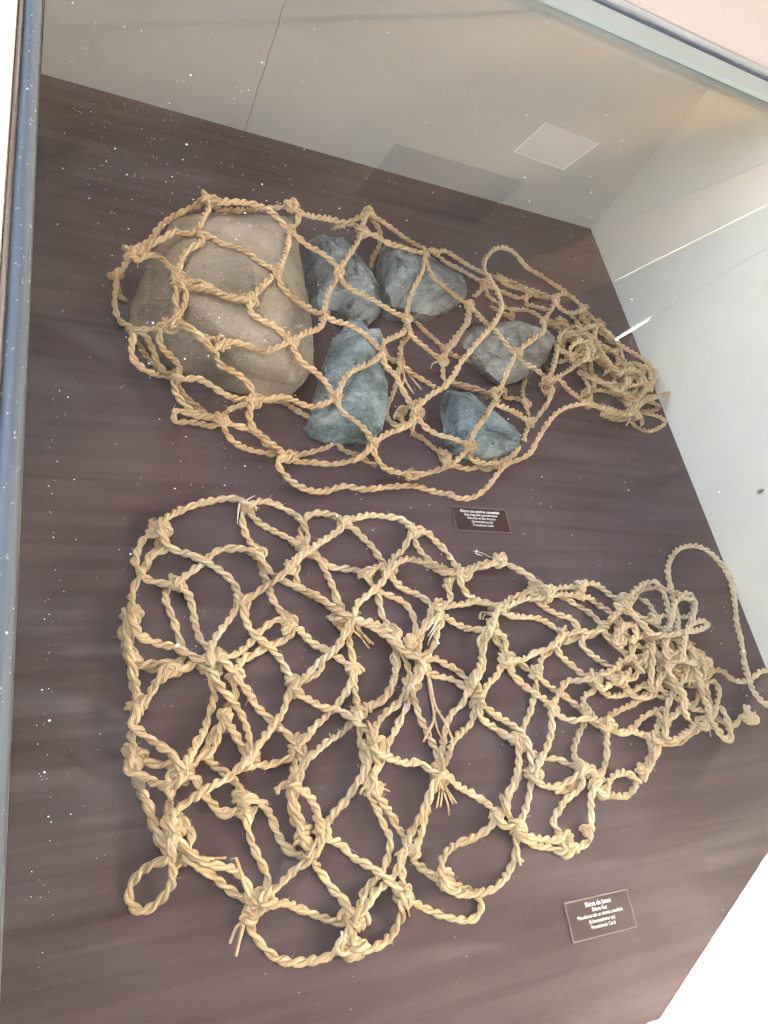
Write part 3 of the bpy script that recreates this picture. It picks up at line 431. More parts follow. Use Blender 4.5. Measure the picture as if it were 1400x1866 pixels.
8632,7850,220 8636,7787,231 8646,7725,237 8672,7666,234 8696,7607,240 8711,7547,255 8724,7486,272 8749,7429,282 8799,7391,275 8842,7347,261 8861,7289,242 8861,7227,224 8858,7166,206 8853,7104,191
9277,6932,191 9338,6920,204 9389,6892,224 9405,6835,241 9399,6774,255 9381,6715,267 9351,6660,277 9317,6607,283 9280,6556,282 9238,6511,273 9188,6474,261 9133,6445,254 9073,6423,254 9012,6411,259 8949,6411,261 8910,6454,250 8911,6515,235 8911,6577,223
8918,6801,165 8967,6844,177 9015,6888,192 9069,6922,209 9131,6934,227 9194,6926,245 9252,6897,257 9300,6852,257 9306,6788,267 9286,6726,281 9258,6667,292 9225,6611,303 9186,6558,313 9143,6508,322 9096,6462,328 9045,6419,331 8991,6381,330 8932,6356,319 8868,6357,299 8804,6360,284
8305,7478,157 8367,7462,172 8426,7444,191 8483,7420,212 8525,7376,232 8537,7315,249 8540,7250,257 8563,7192,251 8618,7163,237 8682,7152,232 8744,7137,244 8803,7117,261 8866,7099,263 8925,7077,251 8968,7030,246 8989,6970,259 9022,6917,275 9081,6890,277 9145,6881,270 9209,6877,258 9273,6871,248
9352,7059,293 9329,7001,302 9304,6944,312 9280,6886,321 9270,6826,329 9317,6796,328 9379,6800,320 9441,6807,310 9502,6801,297 9547,6762,282 9568,6703,281 9598,6651,297 9641,6610,317 9678,6561,333 9721,6517,331 9774,6484,319
8673,7695,210 8721,7656,225 8765,7613,242 8800,7563,260 8828,7507,269 8846,7447,275 8850,7384,286 8857,7322,297 8874,7261,301 8888,7199,307 8892,7136,319 8906,7075,326 8934,7018,323 8951,6957,329 8969,6897,335 9005,6846,329 9055,6809,313 9102,6770,298
8580,7457,270 8549,7398,276 8521,7339,281 8490,7280,279 8453,7226,268 8408,7180,253 8358,7141,237 8300,7113,220 8237,7105,202 8187,7139,181 8170,7202,171 8175,7267,172 8194,7330,181 8222,7388,195 8264,7438,203 8312,7484,200 8361,7528,194 8409,7574,187
2019,7860,964 2048,7817,1002 2096,7793,1027 2158,7810,1024 2218,7834,1020 2277,7860,1016 2337,7884,1012 2398,7905,1007 2459,7923,1003 2522,7939,999 2585,7951,994 2649,7959,990 2713,7961,985 2777,7951,980 2836,7926,975 2888,7889,970 2935,7845,965 2979,7798,960 3023,7752,953 3074,7748,917 3122,7760,875
2018,7858,965 2016,7795,987 2015,7731,1007 2013,7666,1022 1999,7602,1034 1973,7542,1047 1946,7482,1059 1924,7420,1070 1905,7357,1084 1886,7294,1094 1867,7230,1098 1858,7207,1052 1864,7236,992 1870,7264,931
1868,7258,937 1839,7212,973 1809,7166,1009 1774,7121,1042 1716,7098,1047 1654,7107,1031 1593,7125,1015 1535,7105,999 1487,7062,985 1439,7020,971 1386,6984,956 1333,6948,941 1285,6906,926 1246,6855,912 1203,6809,898 1142,6796,881 1079,6801,867
1078,6793,874 1094,6733,892 1119,6674,900 1173,6679,905 1219,6725,910 1270,6765,915 1333,6770,920 1394,6748,925 1446,6710,930 1480,6655,934 1514,6600,939 1548,6544,943 1583,6489,947
1867,7254,941 1874,7206,985 1879,7158,1029 1888,7110,1073 1916,7068,1111 1969,7034,1128 2017,6992,1139 2068,6951,1150 2126,6924,1162 2188,6908,1171 2252,6895,1176 2315,6877,1179 2377,6855,1181 2433,6823,1181 2483,6780,1178 2538,6747,1170 2600,6730,1157 2662,6720,1142 2723,6721,1119 2782,6729,1091
1865,7244,950 1862,7191,985 1860,7138,1021 1858,7085,1058 1859,7030,1092 1864,6973,1119 1846,6916,1114 1795,6879,1103 1744,6841,1092 1699,6798,1080 1661,6748,1068 1635,6690,1057 1617,6630,1045 1602,6568,1034 1588,6510,1013 1579,6477,959
1591,6357,962 1648,6364,988 1705,6361,1013 1761,6347,1038 1816,6326,1062 1864,6293,1084 1908,6252,1103 1954,6210,1118 1999,6167,1127 2045,6124,1133 2103,6101,1137 2166,6098,1140 2228,6106,1140 2291,6115,1140 2353,6123,1140
1588,6347,972 1619,6302,1011 1661,6263,1043 1714,6231,1068 1771,6210,1095 1830,6195,1123 1886,6170,1149 1933,6130,1173 1984,6090,1191 2043,6063,1204 2109,6057,1207 2176,6056,1207 2242,6058,1206 2299,6082,1182 2349,6112,1151
1582,6489,947 1576,6433,981 1570,6377,1015 1573,6344,1018 1592,6361,958
1588,6344,975 1573,6283,994 1559,6221,990 1548,6161,965 1551,6101,939 1567,6045,910 1566,5986,882 1545,5931,855 1506,5886,826 1465,5843,800
1586,6339,980 1594,6286,1015 1606,6233,1049 1637,6182,1054 1646,6125,1030 1637,6066,1008 1622,6008,985 1600,5953,960 1569,5903,936 1530,5862,908 1491,5837,866 1463,5834,809
3120,7757,878 3169,7772,923 3215,7819,937 3242,7881,944 3256,7947,951 3250,8014,959 3211,8070,966 3184,8132,957
3120,7757,878 3106,7699,901 3092,7642,925 3078,7585,949 3064,7528,971 3051,7468,990 3037,7408,1005 3021,7348,1019 3004,7289,1032 2985,7229,1044 2965,7170,1056 2944,7111,1068 2923,7053,1080 2900,6995,1093 2876,6937,1104 2852,6880,1116 2827,6823,1128 2802,6765,1134 2780,6723,1097
3119,7753,881 3124,7698,913 3130,7643,945 3156,7592,964 3213,7572,946 3270,7552,926 3327,7530,905 3386,7516,886 3447,7517,868 3508,7518,851 3569,7511,832 3629,7499,813 3687,7481,794 3743,7458,774 3796,7429,755 3849,7400,734 3903,7373,712
2780,6724,1096 2747,6671,1114 2712,6617,1128 2675,6564,1137 2638,6511,1145 2601,6458,1153 2564,6405,1161 2528,6352,1170 2491,6299,1178 2455,6245,1187 2420,6192,1195 2383,6138,1198 2348,6109,1154
2777,6717,1102 2768,6659,1128 2757,6601,1154 2751,6540,1170 2773,6490,1142 2818,6464,1104 2869,6449,1069 2922,6440,1034 2977,6437,1000 3032,6437,967 3088,6439,935 3144,6443,903 3200,6446,872 3257,6451,842 3313,6456,812 3370,6461,782 3427,6465,752 3486,6465,726
2348,6109,1153 2339,6050,1173 2333,5988,1177 2348,5931,1158 2399,5903,1136 2458,5891,1116 2518,5884,1096 2578,5885,1077 2638,5879,1057 2694,5860,1036 2746,5832,1014 2798,5803,991 2847,5800,952 2893,5807,910
1461,5827,818 1482,5792,867 1528,5779,899 1590,5791,900 1650,5777,902 1690,5728,903 1738,5689,905 1800,5679,906 1863,5673,908 1926,5661,909 1988,5650,909 2051,5643,904
1460,5823,822 1470,5797,881 1481,5772,941 1521,5790,976 1580,5786,978 1626,5740,979 1680,5703,980 1733,5666,980 1780,5623,966 1825,5582,944 1874,5546,921 1928,5516,898 1972,5476,876 1993,5418,854 2030,5372,831 2089,5358,809 2151,5351,788 2211,5340,766 2270,5323,745 2326,5299,722 2375,5263,699 2416,5219,675 2448,5169,649 2464,5121,609
2046,5611,914 2090,5597,960 2152,5609,972 2217,5603,975 2280,5586,978 2343,5569,979 2404,5546,980 2466,5525,981 2530,5532,982 2590,5558,983 2647,5591,984 2701,5627,982 2753,5666,975 2803,5706,964 2847,5748,941 2889,5791,914
2045,5608,918 2011,5560,942 1977,5511,963 1937,5463,976 1884,5451,987 1864,5509,983 1864,5566,953 1867,5619,918 1870,5672,882
2460,5095,613 2436,5042,640 2411,4990,666 2385,4933,666 2374,4874,643 2380,4815,620 2400,4759,597 2436,4713,573 2485,4679,550 2538,4651,527 2592,4625,505 2647,4602,483 2703,4579,461 2756,4551,439 2807,4522,414 2858,4496,386
2458,5090,620 2479,5060,673 2525,5050,706 2587,5069,700 2648,5090,693 2708,5115,685 2768,5137,678 2832,5147,671 2895,5136,662 2957,5119,654 3019,5103,645 3082,5087,637 3146,5084,629 3209,5097,622 3269,5121,615 3327,5149,609 3383,5181,602 3438,5215,596 3492,5251,590 3547,5285,585
2890,5793,912 2892,5734,939 2909,5674,943 2945,5628,917 2985,5584,890 3033,5549,864 3090,5531,839 3150,5520,816 3207,5502,792 3262,5478,767 3315,5450,742 3364,5415,718 3409,5377,692 3452,5335,666 3495,5298,636 3541,5277,596
2890,5793,912 2934,5806,955 2983,5847,951 3029,5891,937 3075,5934,925 3122,5977,911 3171,6017,898 3224,6053,884 3277,6088,871 3324,6130,858 3363,6180,846 3398,6234,835 3430,6289,823 3461,6345,811 3489,6401,796 3514,6457,776 3539,6513,754 3564,6569,733
2849,4481,409 2795,4446,413 2745,4412,393 2760,4360,363 2803,4319,335 2849,4283,307 2899,4252,278 2953,4227,251 3010,4209,225 3069,4199,200 3129,4192,176 3190,4189,153 3251,4192,130 3312,4201,108 3372,4217,88 3431,4237,68 3490,4259,51 3550,4283,43 3610,4307,42 3672,4328,41 3736,4343,41 3801,4341,40 3865,4328,40 3928,4316,40 3994,4314,40 4058,4321,40 4123,4332,40 4187,4344,40 4251,4355,40 4316,4365,40 4380,4375,40 4444,4385,40 4509,4394,40 4574,4402,40 4639,4409,40 4704,4414,40 4769,4413,40 4833,4403,40 4896,4386,40 4959,4367,40 5022,4353,40 5086,4342,40 5151,4332,40 5216,4325,41 5281,4324,42 5344,4340,43
3835,7334,719 3850,7351,782 3880,7398,812 3915,7455,822 3951,7511,831 3986,7567,838 4022,7623,842 4057,7680,839 4092,7736,832 4126,7794,825 4158,7852,819 4189,7911,812 4219,7970,805 4248,8030,798 4278,8089,789 4307,8148,777 4336,8206,763
3837,7338,716 3812,7280,730 3788,7221,743 3764,7161,752 3738,7102,760 3711,7044,768 3680,6987,776 3646,6933,784 3612,6878,792 3584,6820,799 3559,6761,807 3537,6700,815 3517,6639,823 3498,6577,831 3480,6515,836 3477,6472,802 3492,6469,739
3832,7330,723 3825,7272,752 3815,7214,782 3811,7154,806 3836,7099,799 3888,7070,773 3947,7058,749 4008,7051,727 4070,7048,705 4132,7047,684 4194,7050,664 4256,7057,644 4318,7063,625 4380,7065,605 4442,7061,584 4503,7053,562 4564,7045,541 4626,7040,521 4688,7038,500 4750,7036,480 4812,7034,460 4874,7033,440 4936,7034,418 4998,7033,398
4334,8202,766 4368,8159,798 4428,8150,803 4490,8157,791 4553,8157,779 4615,8146,765 4676,8133,752 4739,8129,740 4801,8131,728 4864,8136,716 4927,8142,706 4989,8151,693 5051,8160,681 5112,8171,667 5172,8187,651 5229,8208,630 5284,8233,608 5337,8258,584 5388,8287,558 5438,8317,531 5485,8349,502 5532,8381,474 5583,8411,447
5571,8393,462 5544,8340,488 5518,8287,515 5492,8236,543 5465,8184,571 5439,8132,599 5412,8081,628 5386,8028,654 5361,7975,680 5336,7920,704 5310,7865,726 5285,7809,746 5259,7753,763 5231,7696,779 5202,7641,792 5171,7585,802 5139,7529,805 5107,7473,800 5077,7419,783 5050,7366,758 5026,7319,721 5005,7272,682 4989,7221,645 4980,7173,604 4974,7122,564 4970,7073,523 4978,7043,468 4991,7023,408
5575,8399,457 5554,8344,485 5533,8289,513 5510,8235,542 5488,8181,571 5465,8127,600 5444,8071,626 5425,8014,651 5408,7955,673 5393,7895,694 5379,7834,713 5367,7773,731 5359,7710,748 5365,7646,756 5402,7594,750 5460,7574,731 5520,7572,706 5580,7575,680 5638,7578,651 5697,7578,621 5754,7580,590 5812,7583,560 5870,7585,530 5928,7590,501 5986,7597,472 6044,7604,443 6103,7611,415 6161,7619,387 6220,7625,359 6280,7625,334
6279,7623,335 6251,7564,346 6226,7502,349 6205,7439,345 6184,7376,339 6161,7314,334 6135,7253,329 6102,7196,324 6062,7142,318 6019,7092,313 5974,7043,308 5930,6993,303 5887,6943,298 5843,6892,293 5799,6843,287 5752,6796,282 5702,6752,277 5651,6710,271 5599,6669,267
6275,7618,340 6248,7562,361 6222,7506,383 6197,7449,403 6177,7388,414 6165,7324,412 6150,7260,407 6127,7199,401 6094,7144,396 6052,7093,392 6008,7046,387 5964,6998,381 5923,6947,376 5885,6894,370 5847,6841,363 5809,6788,356 5770,6737,345 5726,6690,334 5676,6650,320 5641,6602,297 5629,6544,269 5620,6483,248
6272,7615,343 6264,7558,372 6254,7503,403 6245,7446,432 6245,7387,457 6251,7327,480 6259,7267,502 6266,7208,524 6274,7148,547 6282,7089,570 6291,7030,593 6303,6971,617 6318,6914,642 6337,6857,665 6360,6799,682 6386,6742,690 6423,6689,685 6465,6642,675 6513,6601,660 6566,6575,636 6619,6548,612
3489,6463,746 3491,6412,788 3490,6362,831 3513,6315,864 3576,6315,850 3639,6326,832 3701,6336,815 3765,6344,797 3828,6348,778 3891,6347,760 3954,6343,740 4016,6332,720 4076,6315,699 4133,6292,676 4189,6270,649 4243,6251,617 4296,6246,577 4345,6253,534 4393,6263,490 4444,6264,448
4440,6258,455 4400,6212,481 4362,6167,508 4324,6121,535 4285,6075,561 4245,6029,586 4205,5983,610 4164,5938,634 4122,5893,658 4078,5851,682 4033,5810,706 3984,5771,728 3933,5734,744 3877,5700,749 3823,5664,745 3768,5627,741 3716,5588,736 3669,5542,732 3629,5491,727 3597,5434,722 3568,5375,717 3541,5316,711 3531,5278,668 3537,5272,603
3537,5272,603 3532,5214,628 3542,5153,628 3572,5102,608 3621,5074,582 3677,5063,554 3733,5055,526 3789,5046,497 3844,5033,469 3900,5021,440 3953,5004,411 4001,4977,380 4043,4942,347 4080,4903,314 4117,4859,286
4114,4856,290 4102,4794,304 4101,4730,302 4117,4667,295 4143,4608,288 4180,4555,281 4230,4514,274 4290,4491,267 4354,4479,260 4418,4472,254 4483,4468,248 4547,4464,242 4612,4458,236
4110,4852,297 4074,4808,318 4037,4763,333 3998,4719,326 3959,4680,301 3914,4649,275 3864,4629,247 3811,4609,225
4605,4451,247 4659,4441,284 4724,4449,289 4789,4462,291 4853,4480,293 4916,4500,295 4978,4523,296 5040,4547,298 5101,4573,300 5161,4601,302 5220,4632,303 5277,4666,305 5331,4704,306 5384,4744,308 5436,4785,309 5487,4828,311 5535,4873,312 5581,4921,312 5627,4969,311
4442,6262,451 4437,6310,490 4451,6371,495 4480,6428,490 4525,6472,485 4578,6507,479 4632,6540,474 4684,6577,469 4737,6612,463 4789,6648,457 4839,6688,452 4883,6734,446 4915,6788,441 4937,6848,435 4954,6909,428 4972,6969,417 4994,7028,404
4437,6255,459 4419,6200,487 4401,6145,515 4388,6085,532 4398,6024,520 4433,5976,502 4487,5947,484 4542,5918,466 4584,5874,448 4614,5820,429 4642,5766,411 4675,5714,392 4711,5665,373 4745,5613,356 4779,5563,337 4812,5510,318 4844,5458,300 4874,5404,285
4870,5399,290 4832,5348,303 4796,5294,312 4754,5244,316 4705,5203,320 4650,5167,323 4593,5135,327 4536,5105,330 4478,5074,334 4419,5047,338 4360,5020,342 4303,4989,345 4249,4952,349 4198,4912,353 4148,4872,344 4112,4853,294
4866,5395,297 4863,5335,326 4867,5273,349 4893,5212,353 4934,5160,354 4986,5118,355 5043,5085,356 5105,5059,356 5170,5047,357 5236,5040,358 5301,5026,359 5365,5007,360 5429,4986,360 5492,4966,360 5556,4958,346 5618,4961,322
4989,7021,410 4973,6962,438 4954,6905,467 4937,6847,494 4928,6783,510 4938,6718,503 4971,6666,478 5021,6631,451 5079,6610,427 5140,6596,404 5202,6583,381 5262,6565,358 5322,6546,335 5382,6529,311 5443,6514,289 5505,6503,267 5567,6489,247
5565,6486,250 5550,6427,259 5542,6367,254 5541,6307,241 5536,6247,229 5538,6188,215 5571,6139,201 5613,6097,190
5614,4957,327 5598,4974,389 5591,5002,445 5607,5054,481 5634,5104,516 5669,5147,550 5711,5192,571 5755,5241,570 5799,5290,561 5842,5338,552 5884,5387,541 5927,5436,528 5970,5483,512 6012,5530,493 6055,5576,475 6098,5623,456 6140,5669,437 6183,5716,418 6225,5762,399 6268,5809,381 6311,5855,362 6354,5901,342 6397,5947,326 6441,5993,308 6485,6039,290 6529,6084,272 6573,6131,259
7625,7443,449 7592,7391,473 7559,7341,499 7526,7291,526 7492,7242,553 7458,7194,580 7422,7145,605 7385,7096,629 7345,7048,648 7300,7002,661 7250,6961,665 7197,6922,667 7144,6883,669 7091,6844,670 7039,6805,672 6986,6766,672 6933,6728,672 6880,6689,670 6828,6650,664 6778,6610,649 6733,6568,627 6686,6525,610
6683,6522,614 6695,6461,626 6728,6408,621 6775,6367,613 6834,6345,604 6895,6332,597 6956,6316,589 7013,6290,580 7067,6257,572 7118,6222,563 7169,6185,554 7220,6148,547
8149,8144,368 8116,8088,371 8084,8032,375 8051,7977,380 8016,7923,384 7978,7870,389 7938,7820,393 7896,7771,398 7854,7722,402 7811,7673,407 7771,7623,411 7731,7572,416 7692,7521,420 7653,7469,424
8156,8152,361 8205,8191,355 8253,8233,347 8301,8274,339 8349,8315,331 8399,8353,322 8451,8388,313 8508,8415,303 8569,8429,291 8631,8433,278 8692,8425,263 8752,8411,249 8811,8394,231 8867,8368,214 8920,8338,196 8973,8307,179 9024,8271,165
8084,8080,423 8079,8017,433 8082,7955,436 8128,7917,423 8188,7903,405 8249,7893,389 8311,7890,375 8373,7894,362 8434,7909,350 8493,7931,339 8550,7958,330 8606,7988,320 8661,8018,311 8715,8050,302 8770,8082,294 8825,8113,285 8882,8141,279
9123,8362,85 9173,8320,72 9210,8266,70 9228,8203,83 9242,8140,100 9261,8078,115 9297,8022,120
9158,7903,229 9101,7875,235 9044,7846,244 8987,7817,253 8931,7788,262 8875,7759,271 8819,7729,280 8763,7698,290 8708,7667,297 8651,7637,300 8594,7609,294 8537,7584,280 8481,7556,269 8425,7524,266 8371,7491,270 8317,7456,274 8262,7422,276 8208,7389,271 8156,7355,257 8108,7315,243 8064,7271,227 8021,7225,215
7812,7037,403 7780,6981,412 7747,6925,422 7714,6870,433 7681,6815,444 7647,6760,455 7613,6706,466 7577,6652,477 7540,6600,488 7503,6547,499 7465,6496,510 7426,6444,521 7388,6392,532 7349,6341,543 7310,6290,554 7271,6238,564 7234,6185,569 7199,6130,567
7157,6094,607 7217,6117,618 7276,6146,617 7333,6177,609 7388,6211,598 7443,6245,587 7497,6280,576 7552,6315,566 7606,6351,555 7660,6387,545 7713,6423,534 7766,6460,524 7818,6499,514 7870,6538,504 7922,6577,494 7974,6615,484 8027,6653,474 8081,6689,464 8136,6723,454 8192,6755,444 8248,6787,434 8305,6818,424 8363,6848,415 8420,6878,405 8478,6907,395 8536,6937,385 8593,6967,375 8651,6996,366 8709,7026,359
9161,7905,227 9123,7852,231 9086,7799,233 9050,7745,228 9018,7689,217 8992,7630,208 8989,7567,199 9036,7526,186 9094,7498,176 9145,7459,178 9191,7415,191 9247,7383,200 9307,7359,199 9363,7327,192 9405,7279,182 9438,7225,169 9474,7172,154
8685,7006,378 8622,7023,391 8559,7036,407 8495,7037,422 8431,7024,434 8370,7002,444 8311,6972,454 8263,6930,465 8245,6868,478 8255,6805,491 8309,6785,491 8370,6810,483 8428,6841,473 8485,6874,464 8542,6906,455 8600,6937,448
6317,5947,277 6311,5939,343 6315,5939,408 6353,5983,439 6386,6036,465 6416,6092,487 6445,6148,510 6476,6204,530 6508,6259,554 6541,6314,575 6574,6369,596 6607,6424,616 6645,6479,622 6686,6532,615
6307,5938,288 6279,5891,322 6251,5845,356 6221,5800,390 6192,5754,424 6163,5707,457 6140,5655,486 6155,5605,486 6214,5603,461 6272,5615,438 6332,5624,417 6391,5631,394 6450,5636,369 6509,5640,346 6569,5643,323 6628,5645,299 6687,5646,275 6746,5644,250 6805,5639,224 6863,5631,198 6920,5623,172 6979,5610,150
6317,5947,277 6262,5931,303 6204,5923,321 6144,5934,320 6089,5960,309 6039,5995,294 5990,6030,279 5936,6058,263 5878,6074,248 5819,6087,233 5762,6106,217 5709,6135,202 5658,6168,190
7405,6254,238 7374,6221,283 7342,6187,329 7311,6154,375 7280,6122,421 7249,6090,468 7224,6059,518 7217,6031,569 7252,6004,545 7243,5951,509 7228,5900,472 7211,5851,434 7186,5805,397 7154,5763,360 7121,5724,321 7086,5682,285 7051,5643,248 7014,5615,204 6972,5604,157
9399,7021,225 9457,7051,234 9517,7075,243 9580,7095,245 9642,7117,240 9704,7134,230 9769,7138,218 9830,7121,204 9888,7094,188 9936,7051,176 9973,6997,172
7101,6031,660 7158,6059,672 7215,6088,682 7277,6101,680 7338,6087,665 7391,6056,645 7441,6020,624 7493,5989,603 7551,5966,585 7611,5951,567 7672,5939,549 7733,5925,532 7794,5911,515 7855,5899,499 7917,5889,482 7980,5883,467 8043,5879,451 8106,5880,437 8169,5884,423 8232,5893,410 8294,5904,398 8357,5915,386 8420,5925,373 8483,5932,360 8546,5936,347 8609,5936,333 8672,5936,320 8736,5937,307 8799,5940,294 8862,5949,282 8925,5960,272 8988,5972,263 9052,5975,263 9116,5964,269 9180,5955,267 9243,5950,257 9306,5941,243 9363,5916,226 9364,5864,208 9324,5814,198
9159,5983,267 9191,6038,271 9224,6093,274 9260,6146,280 9300,6194,294 9343,6240,310 9387,6284,325 9432,6328,340 9476,6372,355 9521,6415,370 9567,6459,385 9612,6502,396 9660,6545,400 9709,6587,396 9758,6628,390 9807,6669,381 9854,6712,373 9901,6755,363 9943,6803,355 9981,6854,345 10013,6909,335 10045,6964,327
9140,6100,242 9156,6080,300 9195,6074,344 9254,6096,351 9310,6127,351 9363,6162,348 9415,6200,343 9466,6237,337 9518,6274,329 9571,6308,319 9626,6338,306 9681,6367,292 9736,6393,274 9791,6420,253 9845,6445,232 9900,6472,212 9954,6498,192
9035,6675,351 9087,6711,362 9138,6748,376 9192,6781,390 9251,6804,397 9315,6815,393 9379,6821,385 9442,6822,377 9506,6815,369 9562,6789,361 9571,6726,359 9553,6665,358 9520,6610,350 9471,6574,334 9410,6552,329 9349,6532,329 9287,6513,328 9226,6494,323
8196,7451,334 8260,7450,349 8323,7448,367 8386,7443,386 8444,7424,407 8486,7378,427 8510,7320,445 8518,7257,461 8508,7194,476 8483,7135,488 8448,7080,499 8408,7029,508 8365,6981,518 8318,6936,527 8269,6893,535 8216,6855,540 8158,6825,537 8097,6806,523 8035,6796,505 7972,6797,486 7915,6819,464 7873,6864,442 7839,6916,421 7797,6964,404
7915,7135,369 7920,7198,384 7925,7259,403 7963,7306,422 8021,7327,439 8082,7326,456 8131,7290,480 8171,7244,500 8201,7191,520 8220,7132,538 8230,7070,555 8234,7008,571 8231,6945,585 8222,6882,596 8211,6818,599 8195,6757,589 8159,6708,571 8100,6688,555 8039,6671,542
8380,6690,231 8416,6639,248 8447,6585,268 8488,6540,288 8550,6522,296 8615,6519,296 8678,6507,304 8728,6472,323 8763,6421,344 8796,6368,361 8845,6327,371 8906,6305,374 8970,6297,365 9034,6291,352 9095,6278,337 9154,6255,321 9210,6227,304 9265,6194,290
7933,6678,497 7895,6727,513 7866,6780,529 7882,6840,540 7916,6892,554 7957,6938,570 8005,6977,586 8062,7003,601 8122,7020,614 8184,7033,620 8247,7042,615 8309,7040,603 8369,7024,587 8412,6983,568 8404,6925,548 8378,6869,531 8350,6813,519
4866,5395,296 4862,5425,353 4880,5474,385 4921,5523,398 4968,5566,410 5017,5606,421 5068,5645,433 5119,5683,446 5173,5717,457 5229,5749,469 5283,5782,481 5334,5820,493 5381,5864,504 5423,5911,515 5464,5961,526 5501,6013,538 5536,6066,549 5571,6120,560 5607,6173,571 5646,6224,582 5688,6272,592 5733,6318,603 5777,6364,614 5821,6410,624 5865,6457,634 5910,6504,643 5954,6550,652 5998,6597,662 6043,6643,671 6088,6689,681 6133,6735,690 6177,6782,699 6220,6829,708 6263,6877,713 6306,6926,712 6348,6975,705 6389,7025,697 6429,7076,689 6467,7127,681 6506,7179,673 6544,7231,665 6580,7284,656 6614,7339,648 6643,7396,640 6667,7456,631 6683,7518,621 6694,7581,611 6700,7645,600 6704,7709,589 6707,7772,578 6709,7837,567 6707,7900,556 6703,7964,544 6698,8028,532 6690,8091,520 6677,8154,508 6666,8216,496 6666,8280,485 6678,8343,476 6696,8405,467 6718,8465,459 6742,8525,451 6770,8583,443 6803,8639,435 6840,8691,428 6882,8740,421 6925,8788,414 6968,8836,408 7011,8885,400 7054,8933,393 7099,8979,386 7147,9022,379 7199,9059,372 7255,9093,364 7312,9122,356 7371,9147,348 7433,9164,339 7496,9174,328 7560,9174,317 7623,9163,304 7681,9139,291 7730,9099,277 7775,9054,262 7824,9014,248 7875,8976,234 7932,8949,220 7994,8934,208 8057,8927,196 8121,8921,185 8184,8913,174 8247,8903,162 8309,8889,150 8372,8875,138 8434,8859,126 8496,8844,114 8558,8831,102 8620,8817,90 8683,8805,79 8746,8793,67 8809,8781,56 8871,8765,47
9315,8038,105 9313,7979,133 9313,7919,161 9330,7860,181 9365,7806,190 9407,7755,191 9448,7704,190 9489,7653,187 9533,7605,185 9584,7564,182 9641,7533,179 9702,7508,174 9764,7487,170 9826,7466,165 9887,7443,160 9949,7422,156 10011,7403,151 10073,7380,147 10131,7351,142 10181,7310,137 10222,7259,132 10254,7202,127 10275,7140,121 10279,7075,117 10264,7012,112 10237,6953,109 10201,6898,105 10158,6849,102 10109,6805,98 10058,6764,95 10006,6724,92 9955,6683,90
5276,4289,53 5321,4253,82 5381,4235,96 5445,4230,108 5508,4230,120 5571,4239,131 5632,4258,142 5689,4287,153 5743,4321,163 5795,4358,173 5845,4398,183 5892,4441,193 5936,4488,204 5979,4536,214 6023,4582,224 6069,4626,233 6117,4669,243 6166,4710,253 6219,4745,262 6277,4773,272 6338,4792,282 6399,4809,292 6460,4831,302 6518,4857,311 6575,4887,321 6627,4924,330 6673,4968,339 6714,5018,348 6753,5069,358 6791,5120,367 6830,5171,376 6871,5221,385 6912,5270,394 6953,5319,403 6996,5367,411 7040,5413,420 7085,5459,429 7130,5505,437 7177,5548,446 7227,5590,454 7279,5627,462 7334,5661,469 7391,5690,477 7449,5716,485 7510,5739,493 7571,5758,501 7633,5776,507 7695,5792,513 7759,5805,518 7822,5815,523 7887,5822,524 7951,5824,522 8015,5824,513 8079,5823,499 8142,5820,485 8205,5818,470 8268,5818,456 8331,5820,442 8394,5824,428 8458,5827,414 8521,5831,400 8584,5835,387 8647,5840,374 8710,5846,360 8773,5853,347 8836,5863,335 8899,5875,323 8960,5890,311 9021,5909,297 9079,5930,280 9137,5952,261 9196,5972,243
9187,6001,246 9172,6014,306 9156,6020,368 9187,6043,414 9242,6076,422 9299,6107,423 9357,6138,419 9414,6167,413 9472,6196,404 9530,6224,393 9588,6251,381 9646,6278,369 9704,6305,357 9763,6331,345 9821,6357,333 9880,6383,320 9938,6409,308 9997,6434,296 10056,6459,284 10116,6484,272 10175,6508,261 10233,6534,248 10292,6560,236 10351,6586,225 10409,6612,214 10467,6639,203 10526,6666,191 10584,6693,181 10643,6720,173
"""
